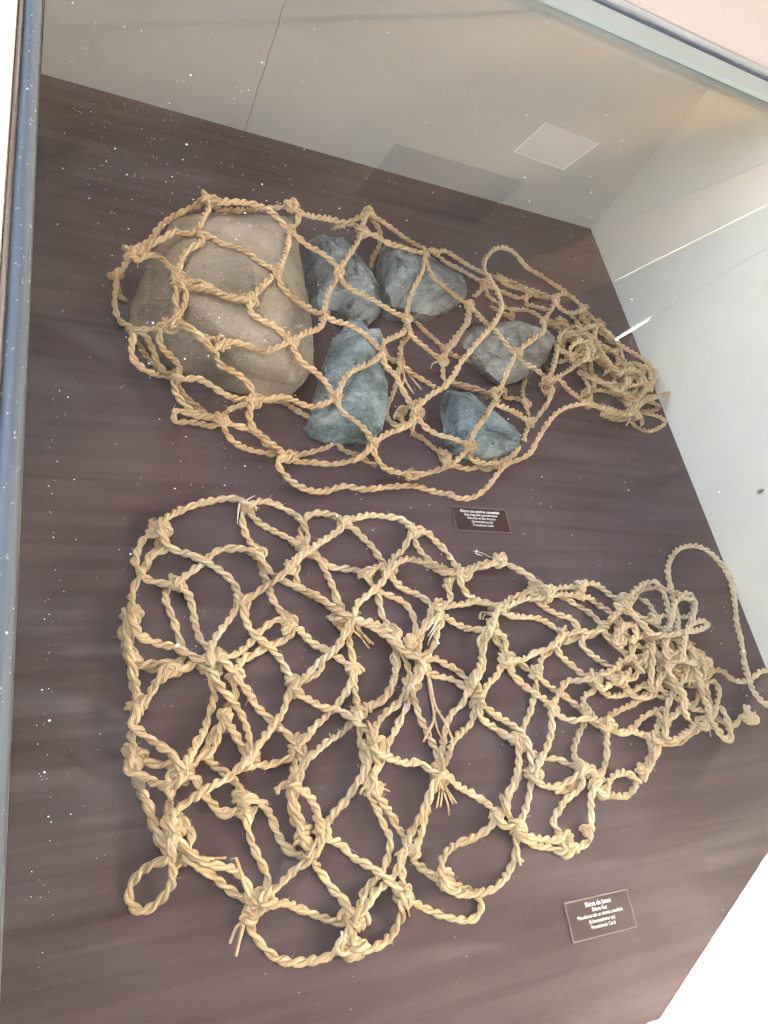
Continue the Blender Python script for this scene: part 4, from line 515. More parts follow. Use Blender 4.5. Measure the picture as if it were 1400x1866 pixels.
BAG_STONES_KNOTS = """
2020,7865,960 1.30
1876,7287,911 1.00
1078,6793,874 1.10
1025,7147,99 1.00
1580,6479,957 1.05
3123,7764,872 1.00
3183,8128,960 1.20
2781,6726,1094 1.05
2350,6113,1150 1.15
1222,6331,99 1.15
1464,5839,805 1.15
1589,6351,968 1.10
2046,5612,913 1.10
2892,5797,907 1.15
1669,5692,99 1.10
2461,5097,610 1.20
2064,4804,550 1.05
2857,4493,390 1.15
4338,8210,760 1.15
4638,8902,560 1.15
5589,8420,440 1.20
3837,7338,716 1.05
3497,6477,730 1.10
4994,7028,403 1.10
6279,7623,336 1.05
6094,8929,99 0.90
6911,8395,142 1.05
4446,6268,445 1.15
3542,5279,594 1.10
4869,5398,292 1.25
4114,4856,290 1.15
4606,4452,245 1.20
5619,4962,320 1.10
5564,6485,252 1.15
4923,6451,99 0.95
5307,4890,99 1.10
4734,5524,99 1.15
6970,8445,99 1.05
6681,6520,616 1.10
7211,6140,556 1.15
8139,8135,376 1.05
9323,8045,99 1.10
7289,8671,99 0.90
9105,8346,99 0.95
9029,7284,99 1.15
7640,7457,436 1.00
8150,7342,99 1.10
8475,7911,99 0.90
7880,8417,99 0.80
7304,7806,108 0.80
6330,5960,262 1.15
6976,5608,153 1.10
7496,6331,149 1.10
7054,6004,99 0.95
8392,6183,98 1.10
6158,4828,99 0.90
8977,8163,99 0.90
8235,7784,255 0.90
9343,8049,99 1.10
8995,7271,99 1.30
9024,8032,99 0.80
9563,7143,99 1.20
9484,7424,99 0.90
9571,7105,99 1.20
8450,6375,99 1.00
9198,6008,237 1.50
8385,6202,99 0.90
9730,6620,99 1.00
9156,6231,235 1.00
9981,6744,99 0.90
9356,6912,99 1.00
8468,7698,99 1.00
8217,7408,99 1.00
8534,6813,99 1.00
8273,6964,200 1.00
"""
BAG_STONES_ENDS = """
f 2042,7869,950 2045,7917,936 2047,7965,923 2049,8012,909 2051,8059,894 2050,8106,878 2042,8153,862
f 1097,6833,864 1105,6878,849 1111,6924,832 1113,6968,816 1102,7013,798
f 1700,6724,1140 1667,6674,1140 1676,6619,1140
f 3364,7894,51 3402,7925,51 3425,7910,51
f 1625,4995,248 1614,5040,248 1605,5086,248 1612,5130,248 1633,5171,248
f 3053,6100,843 3091,6126,843 3129,6152,843 3122,6162,843 3079,6146,843 3036,6129,843 2993,6112,843
f 1918,5120,344 1935,5100,344
f 4719,8955,550 4747,9004,538 4776,9052,526 4805,9098,506
f 4547,9059,51 4531,9017,51 4550,8991,51
f 2834,5919,1008 2775,5919,1008
t 4930,6460,89 4948,6420,70 4965,6380,51 4982,6339,32 5000,6299,13 5007,6252,11 5015,6205,11 5026,6159,11 5042,6114,11 5062,6070,11 5083,6027,11 5102,5983,11
t 4930,6460,89 4965,6434,70 5000,6408,51 5036,6381,32 5071,6355,14 5097,6316,11 5122,6275,11 5148,6235,11 5174,6195,11 5201,6155,11 5227,6115,11 5253,6074,11
t 4930,6460,89 4952,6416,70 4975,6372,52 4995,6327,33 5008,6281,13 4997,6230,11 4977,6181,11 4954,6133,11 4930,6086,11 4908,6038,11
t 4876,5406,282 4854,5364,295 4833,5322,309 4814,5279,315 4795,5234,318 4775,5189,321 4777,5168,288 4764,5133,271 4759,5109,242 4780,5128,203 4801,5147,163 4823,5166,123 4844,5185,84
t 5571,6494,242 5528,6469,247 5497,6469,216 5459,6445,222 5434,6432,220 5446,6456,177 5442,6452,141 5436,6413,110
f 3552,5840,397 3567,5882,397 3571,5924,397 3536,5952,397
f 3385,5537,51 3369,5498,51
f 4242,5863,717 4189,5870,717 4135,5871,717 4082,5861,717
t 9211,6017,227 9174,5983,235 9136,5949,243 9127,5921,202 9115,5890,164 9109,5862,125 9090,5824,95
"""
BAG_FLAT_CORDS = """
1540,2994,86 1494,2958,57 1458,2908,42 1453,2843,42 1467,2779,42 1489,2718,42 1509,2655,42 1528,2593,42 1544,2529,42 1558,2465,42 1573,2402,42 1590,2338,42 1600,2274,42 1588,2210,44 1555,2157,63 1517,2109,87
1532,2979,125 1596,2964,126 1645,2932,95 1683,2887,63 1709,2830,43 1723,2764,42 1733,2698,42 1734,2631,42 1743,2564,42 1755,2498,42 1771,2433,42 1795,2370,42 1842,2323,43 1878,2270,60 1907,2215,87
2471,3379,87 2499,3328,61 2517,3270,43 2524,3206,42 2536,3143,42 2551,3081,42 2566,3019,42 2580,2957,42 2596,2895,42 2614,2834,42 2640,2775,42 2671,2719,42 2703,2664,45 2727,2608,64 2748,2553,87
1107,2647,87 1103,2588,56 1097,2524,42 1094,2457,42 1094,2390,42 1107,2325,42 1135,2264,42 1166,2204,42 1199,2146,42 1252,2107,42 1317,2097,45 1378,2090,70 1435,2089,106 1498,2098,112
1078,2256,83 1103,2202,105 1139,2151,115 1197,2132,121 1260,2135,121 1321,2130,136 1374,2117,168 1428,2095,190 1486,2081,172
1478,2070,210 1539,2049,226 1599,2057,201 1645,2096,173 1693,2134,146 1748,2163,120 1809,2180,126 1869,2189,153 1930,2208,137
2108,1985,87 2099,1926,56 2099,1862,42 2105,1795,42 2069,1741,42 2021,1695,43 1995,1637,61 1973,1579,87
1962,1570,128 1936,1513,132 1904,1471,98 1855,1450,63 1815,1408,43 1795,1347,42 1772,1287,43 1749,1228,45
1092,1272,87 1149,1257,58 1208,1236,42 1265,1205,42 1328,1188,42 1394,1186,42 1454,1162,42 1499,1119,58 1537,1075,87
1087,1266,123 1092,1202,126 1102,1147,89 1116,1092,53 1134,1029,42 1157,967,42 1179,904,42 1202,841,42 1221,777,42 1237,712,42 1257,648,42 1280,585,42 1302,522,42 1334,467,42 1381,510,52 1415,556,86
1078,1255,186 1087,1194,206 1103,1135,183 1120,1083,148 1138,1024,123 1155,961,121 1178,899,121 1201,837,121 1222,775,121 1239,711,121 1256,648,121 1281,586,121 1305,525,121 1326,463,121 1365,413,108 1412,380,77 1460,339,87
1738,1239,98 1773,1185,111 1817,1142,81 1864,1104,50 1917,1063,42 1969,1019,42 2017,971,42 2054,914,42 2065,850,57 2066,789,87
1407,553,130 1427,612,143 1451,664,111 1478,715,78 1518,705,48 1540,644,42 1574,587,42 1585,525,50 1559,474,83 1526,429,117 1487,386,150 1450,337,138
2683,1207,87 2671,1153,57 2655,1095,42 2640,1034,42 2627,972,42 2610,911,42 2590,851,42 2572,790,42 2564,728,42 2566,665,42 2567,601,42 2570,538,42 2600,484,42 2643,442,58 2681,401,87
4581,3704,87 4581,3643,63 4589,3581,44 4608,3518,42 4636,3459,42 4673,3404,42 4716,3355,42 4765,3311,42 4818,3272,42 4876,3241,42 4937,3218,42 5000,3198,44 5056,3172,63 5110,3142,87
3799,3115,87 3754,3157,62 3698,3185,44 3632,3197,42 3566,3205,42 3499,3209,42 3432,3213,42 3368,3229,42 3314,3268,42 3267,3315,42 3224,3366,43 3180,3417,45
2992,3430,87 3047,3400,68 3096,3362,82 3155,3353,99 3199,3304,96 3240,3256,80 3278,3209,55 3304,3150,44 3324,3088,43 3344,3025,42 3361,2962,42 3374,2898,42 3384,2833,42 3407,2773,42 3431,2719,42 3392,2668,50 3348,2622,69 3305,2576,87
2878,3215,86 2908,3163,61 2925,3105,43 2923,3041,42 2954,2984,42 2997,2936,42 3051,2901,42 3108,2870,42 3161,2832,44 3200,2784,62 3232,2736,89 3266,2688,118 3301,2641,145 3350,2603,153 3408,2584,132 3467,2570,109 3527,2552,92
3288,2563,124 3325,2503,128 3372,2457,99 3407,2403,68 3422,2336,48
3785,3104,113 3803,3044,115 3839,2999,92 3881,2961,66 3911,2910,46 3922,2848,42 3928,2786,42 3932,2723,42 3929,2660,42 3938,2598,42 3961,2540,42 3989,2484,45 4007,2427,64 4022,2370,87
3923,2902,78 3981,2876,86 4041,2863,68 4100,2849,48 4160,2826,42 4217,2797,42 4267,2758,42 4306,2706,42 4333,2648,42 4351,2587,42 4353,2522,42 4349,2458,42 4338,2395,43 4309,2339,52 4267,2295,70 4222,2252,87
3513,2543,120 3482,2488,131 3450,2434,143 3426,2376,142 3423,2314,126 3436,2257,102 3454,2204,72 3468,2147,46 3468,2084,46 3458,2024,65 3448,1965,87
3524,1142,87 3511,1087,58 3491,1030,43 3462,973,42 3432,918,42 3408,859,42 3396,797,42 3410,739,58 3451,700,87
3792,71,86 3797,14,58 3815,-45,42 3862,-89,42 3911,-131,42 3960,-173,42 4011,-209,57 4063,-234,86
6245,2904,87 6264,2845,64 6281,2785,45 6305,2725,42 6355,2682,42 6411,2648,42 6468,2615,42 6526,2585,42 6586,2558,42 6650,2541,42 6714,2527,42 6767,2490,42 6800,2434,42 6832,2376,43 6867,2320,45
5431,2471,86 5475,2514,73 5521,2553,57 5518,2505,55 5490,2450,70 5463,2396,86
5412,2462,111 5399,2401,125 5403,2340,113 5424,2285,86 5457,2236,61 5498,2189,45 5538,2139,43 5583,2094,42 5631,2051,42 5677,2006,42 5723,1961,42 5770,1916,42 5815,1871,43 5859,1829,63 5913,1803,87
7215,2346,87 7245,2291,66 7281,2239,47 7322,2187,42 7366,2138,42 7415,2094,42 7468,2054,42 7521,2015,42 7571,1972,43 7618,1926,45
5891,1797,114 5870,1735,118 5869,1674,93 5861,1616,64 5837,1558,45 5803,1501,42 5770,1444,42 5736,1387,42 5697,1334,42 5652,1286,42 5606,1238,42 5563,1188,42 5521,1136,42 5478,1088,50 5432,1044,69 5385,1001,87
5846,1783,170 5865,1724,189 5907,1678,178 5958,1645,157 6012,1616,136 6067,1590,114 6124,1566,95 6182,1544,77 6239,1521,57 6295,1491,44 6345,1450,42 6390,1404,42 6436,1359,44 6476,1312,61 6513,1266,87
5352,995,132 5394,948,147 5448,916,129 5502,888,107 5557,861,85 5615,838,65 5674,817,48 5735,794,42 5798,780,42 5863,777,42 5928,769,42 5985,738,42 6041,706,42 6101,679,43 6156,649,60 6205,617,87
5367,717,45 5329,667,43 5289,616,42 5248,568,42 5203,522,42 5156,479,42 5111,434,42 5076,381,42 5048,324,43 4998,288,52 4938,278,70 4876,271,86
8688,1714,45 8645,1664,44 8615,1608,42 8627,1544,43 8648,1483,45
8264,1351,45 8295,1296,43 8328,1243,42 8384,1220,42 8445,1228,42 8505,1246,42 8559,1278,42 8601,1324,42 8637,1375,43 8671,1428,45
8041,1590,45 8099,1553,43 8154,1513,43 8195,1459,45
8216,2438,87 8257,2487,74 8292,2539,58 8303,2601,44 8284,2663,42 8249,2717,42 8192,2748,43 8131,2769,45
1406,3624,87 1417,3566,58 1412,3504,43 1393,3441,42 1369,3380,42 1338,3323,42 1303,3268,42 1269,3212,42 1235,3156,42 1203,3099,42 1173,3041,42 1147,2981,43 1125,2921,59 1112,2862,82 1104,2802,108 1100,2742,134 1096,2680,155 1098,2618,140
1400,3608,118 1348,3570,121 1297,3545,90 1252,3513,56 1219,3459,43 1196,3398,42 1176,3336,45 1161,3275,61 1157,3215,85 1173,3157,109 1205,3101,121 1248,3055,107 1302,3030,82 1355,3001,104 1407,2978,136 1463,2964,165 1526,2968,151
1393,3591,154 1418,3535,158 1450,3489,132 1481,3445,102 1469,3394,93 1424,3354,108 1367,3338,120 1314,3312,121 1284,3257,117 1260,3205,94
2999,3480,87 3016,3541,69 3033,3601,50 3051,3663,43 3068,3726,42 3092,3787,42 3125,3843,42 3169,3891,42 3226,3922,42 3290,3937,42 3355,3940,42 3420,3935,42 3483,3921,42 3539,3889,45 3574,3837,65 3604,3784,87
2418,3943,86 2377,3901,61 2359,3843,44 2359,3778,42 2363,3714,42 2371,3651,49 2377,3590,69 2389,3531,92 2408,3474,117 2428,3416,135 2458,3361,125
2408,3926,118 2432,3866,123 2475,3824,97 2523,3790,68 2575,3757,46 2631,3722,42 2688,3691,42 2746,3659,42 2804,3628,45 2852,3588,64 2891,3544,92 2932,3500,118 2987,3467,116
2444,3342,168 2381,3355,182 2325,3377,158 2270,3398,127 2215,3413,96 2157,3425,65 2096,3424,44 2034,3401,42 1979,3366,42 1933,3319,43 1888,3272,53 1842,3230,74 1796,3189,97 1751,3147,121 1706,3105,145 1660,3064,170 1615,3024,194 1568,2983,216 1516,2947,202
2435,3330,194 2465,3273,208 2505,3228,185 2542,3182,154 2583,3140,123 2633,3108,95 2687,3083,68 2744,3057,46 2801,3025,45 2849,2985,66 2893,2944,93 2945,2907,112 3004,2878,118
2737,2543,115 2675,2559,115 2619,2569,85 2564,2551,54 2509,2518,43 2456,2479,42 2407,2435,42 2361,2388,42 2315,2340,44 2268,2298,61 2221,2260,85 2171,2224,110 2119,2193,135 2064,2169,161 2005,2157,188 1944,2164,209 1887,2190,193
2726,2532,146 2761,2481,149 2773,2430,119 2743,2384,88 2697,2355,56 2639,2333,43 2579,2312,42 2518,2293,42 2459,2270,42 2401,2243,42 2345,2215,42 2287,2189,49 2230,2167,68 2181,2135,92 2146,2089,117 2119,2036,139 2096,1978,130
1093,2615,175 1059,2561,185 1026,2515,154 1005,2465,117 1013,2403,104 1027,2344,127 1041,2285,153 1051,2223,172 1064,2160,172 1078,2104,141 1088,2050,106 1101,1996,71 1116,1939,45 1129,1874,43 1137,1812,61 1143,1752,87
1084,2592,238 1061,2532,257 1042,2474,234 1038,2416,202 1042,2352,214 1046,2290,239 1053,2225,253 1063,2159,253 1077,2096,240 1095,2040,208 1112,1986,171 1123,1931,136 1128,1867,130 1128,1803,152 1135,1740,138
1073,2568,307 1085,2508,324 1105,2451,306 1133,2406,272 1179,2375,241 1232,2359,210 1286,2345,179 1342,2335,149 1397,2328,119 1456,2323,95 1510,2300,111 1553,2264,141 1594,2225,172 1634,2187,202 1675,2146,228 1726,2112,219 1776,2086,190 1827,2058,163
1474,2064,230 1444,2012,235 1402,1982,203 1356,1960,169 1315,1928,136 1276,1883,139 1246,1836,164 1216,1789,191 1177,1750,217 1125,1725,203
1464,2050,278 1408,2065,295 1364,2044,270 1337,1990,260 1304,1943,239 1272,1902,209
1898,2171,259 1932,2123,276 1972,2082,254 2010,2044,225 2048,2005,195 2085,1963,169
1803,2031,260 1830,2073,286 1859,2118,301 1890,2162,288
2077,1956,195 2108,1902,208 2148,1860,181 2189,1820,151 2227,1779,121 2261,1733,89 2293,1686,59 2330,1637,43 2373,1589,42 2417,1542,42 2463,1496,42 2508,1451,42 2553,1405,49 2587,1358,76 2611,1307,107 2632,1253,134 2669,1202,126
1945,1556,191 1918,1498,207 1895,1441,181 1875,1389,145 1850,1332,130 1818,1280,157 1774,1238,184 1717,1205,182 1664,1188,146 1613,1155,127 1569,1112,155 1526,1066,141
1927,1542,259 1946,1481,274 1979,1431,246 2013,1384,213 2048,1338,180 2083,1291,148 2116,1244,114 2150,1195,83 2176,1136,87
2657,1196,157 2621,1142,172 2576,1105,141 2521,1091,104 2464,1082,68 2399,1075,62 2337,1070,89 2277,1076,118 2217,1094,144 2163,1129,130
1120,1717,235 1092,1658,243 1073,1606,206 1083,1551,170 1071,1492,155 1059,1433,181 1062,1373,212 1063,1313,242 1071,1250,229
1517,1061,184 1470,1017,196 1434,976,158 1414,926,119 1411,871,81 1392,812,72 1365,761,105 1342,708,139 1328,652,172 1354,595,193 1398,550,175
1504,1051,248 1448,1063,265 1397,1076,239 1374,1038,205 1369,980,201 1375,921,204 1399,870,185
1495,1045,289 1554,1023,304 1608,1000,274 1635,951,240 1664,903,205 1701,860,172 1741,818,139 1782,776,108 1823,736,76 1866,694,48 1930,683,42 1996,688,42 2058,674,56 2108,644,87
2056,785,125 2071,711,144 2094,640,134
2038,778,188 2100,772,203 2160,764,176 2215,742,147 2264,710,118 2303,668,87 2336,620,56 2361,562,42 2378,498,42 2399,436,42 2423,374,42 2453,316,42 2499,269,42 2555,235,42 2616,212,42 2675,233,46 2687,290,70 2679,350,95
2087,638,160 2080,578,174 2090,524,143 2105,473,110 2123,422,77 2146,371,48 2168,313,42 2191,254,42 2216,196,42 2243,139,42 2263,80,42 2249,20,42 2214,-33,42 2174,-78,58 2135,-118,87
1389,546,221 1418,493,234 1451,442,218 1481,387,232 1518,339,218 1560,302,188 1606,270,157 1653,240,126 1702,211,96 1749,180,65 1792,139,43 1834,91,42 1882,48,42 1930,7,43 1976,-35,54 2021,-65,89 2067,-91,124 2124,-117,125
1376,541,292 1411,492,314 1452,444,307 1496,397,311 1543,357,299 1591,324,271 1640,294,242 1690,269,211 1744,251,181 1799,238,152 1854,225,122 1908,208,92 1958,179,64 1997,134,68 2022,86,103 2041,37,139 2049,-16,174 2070,-68,202 2107,-116,184
2632,1185,226 2648,1123,243 2675,1068,216 2683,1012,181 2671,957,144 2652,899,117 2624,838,118 2594,778,120 2579,713,121 2584,646,121 2597,580,119 2615,515,121 2633,454,141 2667,399,127
2113,-107,208 2170,-132,220 2227,-149,193 2285,-154,164 2344,-156,136 2402,-167,108 2455,-192,81 2508,-222,55 2565,-250,43 2623,-278,42 2681,-310,42 2738,-340,42 2797,-369,42 2856,-396,42 2917,-420,42 2977,-441,53 3023,-428,86
3583,3772,131 3643,3794,144 3699,3822,131 3755,3850,113 3812,3875,94 3869,3899,76 3928,3921,59 3989,3938,46 4053,3944,42 4118,3941,42 4183,3934,42 4247,3930,42 4312,3929,42 4376,3922,44 4430,3891,60 4467,3844,86 4495,3792,111 4518,3734,131 4557,3684,126
3568,3756,162 3622,3721,177 3683,3700,160 3738,3673,133 3789,3640,107 3840,3606,80 3892,3573,56 3941,3531,43 3977,3475,42 4005,3414,42 4035,3355,42 4063,3295,46 4080,3234,65 4094,3173,87
4555,3683,129 4511,3638,127 4472,3594,105 4439,3547,79 4407,3497,60 4365,3450,61 4315,3414,74 4264,3381,90 4215,3345,107 4173,3302,124 4134,3255,141 4098,3204,150 4067,3152,135
4541,3671,152 4603,3675,160 4664,3686,149 4724,3690,131 4780,3672,110 4829,3639,88 4875,3602,66 4923,3566,49 4968,3523,43 5005,3472,45 5024,3415,61 5033,3357,83 5039,3298,105 5042,3239,128 5053,3179,139 5083,3126,125
4059,3145,150 4007,3174,154 3957,3201,146 3904,3179,159 3859,3142,174 3812,3106,180 3759,3083,164
3260,2541,188 3314,2519,207 3375,2517,198 3434,2523,178 3494,2529,161
4050,3138,167 4075,3080,171 4115,3037,146 4160,3000,121 4210,2968,96 4263,2941,72 4320,2920,51 4381,2903,43 4441,2882,42 4498,2853,42 4550,2815,42 4597,2772,45 4633,2723,63 4666,2673,87
3475,2515,200 3537,2499,211 3601,2495,191 3663,2494,168 3725,2491,146 3788,2484,123 3849,2469,102 3906,2438,97 3951,2396,119 4007,2361,114
3468,2510,214 3422,2465,228 3381,2419,212 3353,2367,184 3333,2313,154 3308,2263,121 3262,2229,89 3213,2200,58 3161,2164,44 3115,2118,43 3091,2057,42 3063,1999,42 3010,1961,42 2950,1935,42 2889,1913,42 2828,1890,47 2771,1864,65 2715,1837,87
5064,3114,152 5124,3135,160 5183,3158,151 5241,3182,134 5299,3205,119 5357,3228,103 5415,3250,88 5474,3272,73 5533,3292,59 5595,3307,48 5659,3314,43 5723,3317,47 5782,3327,67 5822,3371,87
5045,3102,180 5087,3056,185 5143,3029,173 5186,3064,190 5215,3117,209 5264,3155,208 5323,3176,195 5384,3189,180 5444,3202,164 5504,3218,148 5563,3238,133 5621,3260,119 5680,3282,108 5739,3304,97
4870,2967,137 4907,3008,152 4947,3043,175 4995,3072,185 5044,3102,181
4858,2960,154 4860,2893,157 4880,2834,130 4877,2773,108 4821,2736,114 4761,2707,131 4699,2681,141 4637,2657,132
5012,3083,227 5002,3022,240 5010,2963,228 5040,2914,202 5075,2868,177 5118,2829,152 5169,2800,130 5226,2783,109 5285,2772,90 5344,2761,72 5403,2751,53 5463,2735,47 5517,2708,64 5567,2678,87
4620,2647,159 4656,2594,174 4709,2559,154 4764,2531,130 4821,2505,107 4879,2482,84 4939,2463,62 5001,2445,46 5063,2421,46 5120,2395,68 5178,2382,97 5237,2372,126 5295,2356,155 5351,2334,183 5412,2310,189 5472,2285,173 5518,2245,148 5538,2187,125 5521,2124,118 5498,2063,101
4591,2630,204 4598,2568,221 4624,2510,212 4637,2454,183 4601,2409,153 4581,2355,123 4573,2297,94 4559,2240,64 4521,2191,45 4471,2148,43 4420,2108,52 4369,2072,70 4317,2035,87
4582,2625,218 4534,2580,223 4490,2534,202 4450,2489,174 4414,2441,145 4378,2386,132 4346,2328,135 4319,2267,137 4302,2207,114 4282,2145,107 4266,2084,127 4294,2025,124
2642,2406,159 2697,2422,187 2754,2436,216 2815,2429,206 2859,2391,178 2904,2354,150 2952,2322,122 3002,2291,94 3055,2260,77 3103,2224,99 3152,2190,124 3204,2153,130 3257,2123,108 3308,2091,85 3349,2044,94 3381,1994,119 3428,1953,108
3413,1944,140 3401,1879,151 3407,1818,124 3418,1759,91 3430,1701,59 3435,1636,44 3425,1572,62 3413,1510,87
3389,1930,192 3358,1874,208 3338,1816,188 3319,1762,154 3290,1713,120 3253,1669,86 3214,1627,54 3165,1584,43 3113,1543,42 3060,1502,42 3007,1465,50 2952,1433,71 2898,1402,94 2850,1364,119 2806,1321,145 2759,1282,171 2706,1250,195 2650,1221,186
3998,2357,131 3981,2295,134 3984,2237,106 4007,2184,77 4038,2134,51 4039,2072,43 4017,2011,42 3991,1952,42 3964,1893,42 3933,1836,42 3898,1782,42 3858,1731,42 3814,1684,42 3765,1641,42 3709,1609,42 3648,1587,42 3585,1580,43 3520,1588,45
3974,2098,73 3960,2041,92 3946,1982,110 3935,1921,118 3918,1861,120 3888,1806,121 3852,1754,121 3815,1704,121 3773,1657,121 3725,1617,121 3670,1587,121 3610,1570,122 3550,1552,117 3534,1499,94
3985,2338,187 3990,2273,203 4017,2216,181 4048,2163,152 4078,2110,123 4107,2057,93 4133,2002,64 4150,1941,44 4149,1873,45 4133,1811,65 4115,1750,87
4284,2021,142 4243,1964,146 4210,1906,125 4167,1852,138 4124,1798,150 4090,1739,132
4269,2014,167 4332,2020,182 4395,2031,168 4456,2037,147 4517,2026,126 4572,2002,103 4629,1978,81 4688,1962,60 4748,1941,45 4800,1903,42 4845,1856,42 4887,1806,43 4917,1752,62 4942,1698,87
4249,2004,202 4268,1947,219 4306,1900,202 4353,1866,176 4407,1843,154 4466,1832,133 4525,1821,112 4584,1814,92 4644,1808,72 4702,1794,52 4758,1766,43 4808,1728,44 4855,1686,44 4899,1640,46 4932,1589,63 4959,1538,87
3400,1504,115 3357,1458,119 3322,1413,89 3285,1372,57 3237,1333,56 3185,1302,78 3130,1278,100 3074,1257,123 3018,1235,147 2965,1210,171 2913,1180,196 2863,1149,220 2813,1120,246 2760,1092,271 2708,1062,293 2672,1015,278 2651,964,244 2630,913,212 2597,862,195 2560,810,193 2538,750,193 2529,687,189 2536,623,191 2552,561,190 2565,498,192 2575,436,199 2595,379,178
4076,1733,158 4057,1671,161 4055,1612,132 4045,1556,99 4014,1508,67 3976,1459,44 3938,1406,42 3898,1353,42 3857,1301,42 3815,1250,42 3773,1199,42 3731,1149,42 3693,1094,42 3662,1036,42 3624,982,42 3575,940,52 3526,902,75 3483,859,100 3453,808,128 3433,750,154 3433,688,140
4043,1719,216 4039,1659,234 4054,1600,219 4077,1548,190 4097,1496,160 4118,1443,131 4144,1392,102 4176,1345,75 4210,1297,50 4232,1239,42 4249,1177,42 4270,1117,42 4296,1059,42 4303,996,42 4297,933,42 4287,870,44 4267,813,63 4246,758,87
3372,1492,175 3362,1428,191 3372,1369,166 3384,1313,132 3388,1255,100 3394,1198,66 3404,1137,44 3400,1072,57 3388,1012,83 3379,949,102 3368,887,123 3358,825,144 3352,764,169 3378,705,161
3505,1136,124 3463,1088,142 3423,1037,157 3397,980,177 3365,924,194 3322,874,204 3286,824,182 3254,778,147 3221,733,111 3191,686,75 3151,642,46 3095,606,44 3040,569,43 2988,527,42 2939,482,43 2896,435,60 2856,390,87
4925,1692,112 4874,1653,118 4828,1609,108 4800,1558,78 4769,1508,50 4716,1472,43 4657,1445,42 4602,1410,42 4558,1362,42 4521,1308,42 4486,1253,42 4453,1197,43 4420,1142,57 4387,1091,81 4356,1039,105 4328,982,119 4301,923,121 4270,867,133 4237,813,149 4219,753,134
4937,1531,119 4907,1474,119 4892,1417,91 4875,1361,62 4849,1304,44 4805,1257,42 4747,1225,42 4688,1199,46 4632,1169,61 4578,1136,81 4526,1102,102 4476,1066,123 4431,1024,145 4392,978,169 4351,930,188 4306,886,204 4259,843,222 4214,796,224 4179,746,202
4902,1684,146 4944,1733,160 4991,1776,148 5039,1816,129 5086,1858,110 5131,1903,91 5168,1953,72 5195,2010,57 5196,2073,70 5174,2128,98 5149,2181,127 5161,2238,156 5192,2288,185 5228,2335,212 5272,2382,219 5321,2425,207
3470,1126,199 3470,1062,220 3488,1001,205 3510,945,175 3487,891,177 3430,865,199 3409,810,224 3416,745,232 3395,690,207
3380,687,238 3331,646,251 3359,600,225 3394,554,194 3427,505,164 3457,456,133 3485,404,103 3513,352,75 3546,300,53 3571,241,42 3563,176,42 3542,114,42 3513,54,42 3478,-1,42 3437,-53,42 3387,-94,42 3328,-124,42 3271,-157,42 3217,-194,42 3173,-242,50 3134,-285,80 3093,-326,112 3049,-364,142 3013,-414,132
3354,681,294 3383,628,307 3424,586,282 3464,545,253 3503,504,225 3542,461,197 3577,417,169 3608,369,140 3641,322,112 3679,279,84 3716,234,58 3740,178,43 3741,115,42 3707,62,42 3670,11,42 3655,-51,42 3645,-114,42 3632,-177,42 3612,-234,59 3588,-285,87
4192,729,171 4155,677,165 4132,625,133 4110,574,99 4087,519,73 4059,461,61 4032,402,52 4003,345,43 3968,290,49 3929,243,73 3889,200,101 3849,156,127 3809,112,153 3765,71,138
4036,-233,135 4092,-259,151 4149,-282,133 4203,-308,108 4257,-335,86 4312,-359,63 4368,-387,45 4422,-421,42 4464,-470,42 4482,-531,42 4459,-589,42 4408,-629,42 4348,-651,42 4284,-647,42 4221,-633,42 4159,-615,42 4098,-594,42 4038,-569,42 3980,-542,42 3922,-512,42 3866,-481,43 3811,-449,54 3758,-421,78 3707,-390,103 3657,-358,129 3607,-325,152 3562,-283,139
4004,-231,192 4035,-282,217 4082,-324,211 4135,-353,188 4189,-379,165 4246,-400,143 4308,-412,131 4373,-416,124 4436,-415,114 4499,-412,97
2578,371,223 2596,312,232 2627,262,201 2659,214,169 2691,165,137 2722,116,105 2755,69,74 2792,21,47 2827,-35,42 2860,-92,43 2896,-147,47 2928,-197,75 2952,-245,113 2966,-298,150 2972,-354,185 2996,-412,173
2983,-411,204 2947,-455,218 2928,-501,187 2911,-545,153 2940,-588,124 2976,-629,100
2958,-408,265 2964,-466,289 2991,-464,280 3014,-407,267 3053,-448,243
6228,2896,107 6162,2885,100 6100,2874,75 6038,2859,53 5973,2841,44 5908,2823,43 5843,2802,47 5783,2775,61 5728,2738,77 5677,2697,93 5622,2660,108 5559,2638,112
6397,2835,106 6340,2810,116 6283,2786,123 6223,2773,113 6166,2784,87 6105,2792,78 6043,2788,88 5983,2774,100 5925,2753,113 5868,2728,128 5812,2704,143 5755,2682,158 5697,2663,173 5637,2645,185 5576,2630,184 5517,2618,167
6387,2830,118 6450,2834,114 6511,2840,102 6572,2842,87 6633,2838,70 6693,2826,54 6751,2804,44 6807,2774,42 6859,2739,42 6912,2704,42 6966,2672,42 7021,2641,42 7074,2607,44 7120,2564,50 7153,2513,64 7164,2455,87 7169,2396,108 7191,2338,111
6343,2811,168 6402,2837,184 6463,2864,184 6525,2886,171 6587,2904,156 6651,2916,140 6715,2925,125 6780,2934,110 6844,2943,94 6909,2951,80 6975,2955,75 7041,2953,87
6291,2788,228 6351,2781,245 6413,2780,247 6475,2784,235 6535,2789,221 6596,2795,204 6657,2798,191 6718,2801,176 6778,2803,160 6839,2805,145 6900,2806,130 6962,2806,118
6194,2880,147 6152,2926,163 6112,2974,178 6144,2960,207 6184,2916,232 6213,2866,258 6229,2809,284 6256,2753,289 6302,2711,272
7006,2938,123 7067,2955,128 7127,2975,120 7187,2992,107 7248,3002,93 7310,3001,78 7370,2989,63 7429,2967,49 7484,2937,43 7531,2894,42 7575,2848,42 7628,2814,42 7683,2782,46 7730,2744,65 7775,2705,87
6988,2931,141 6947,2864,163 6930,2793,151
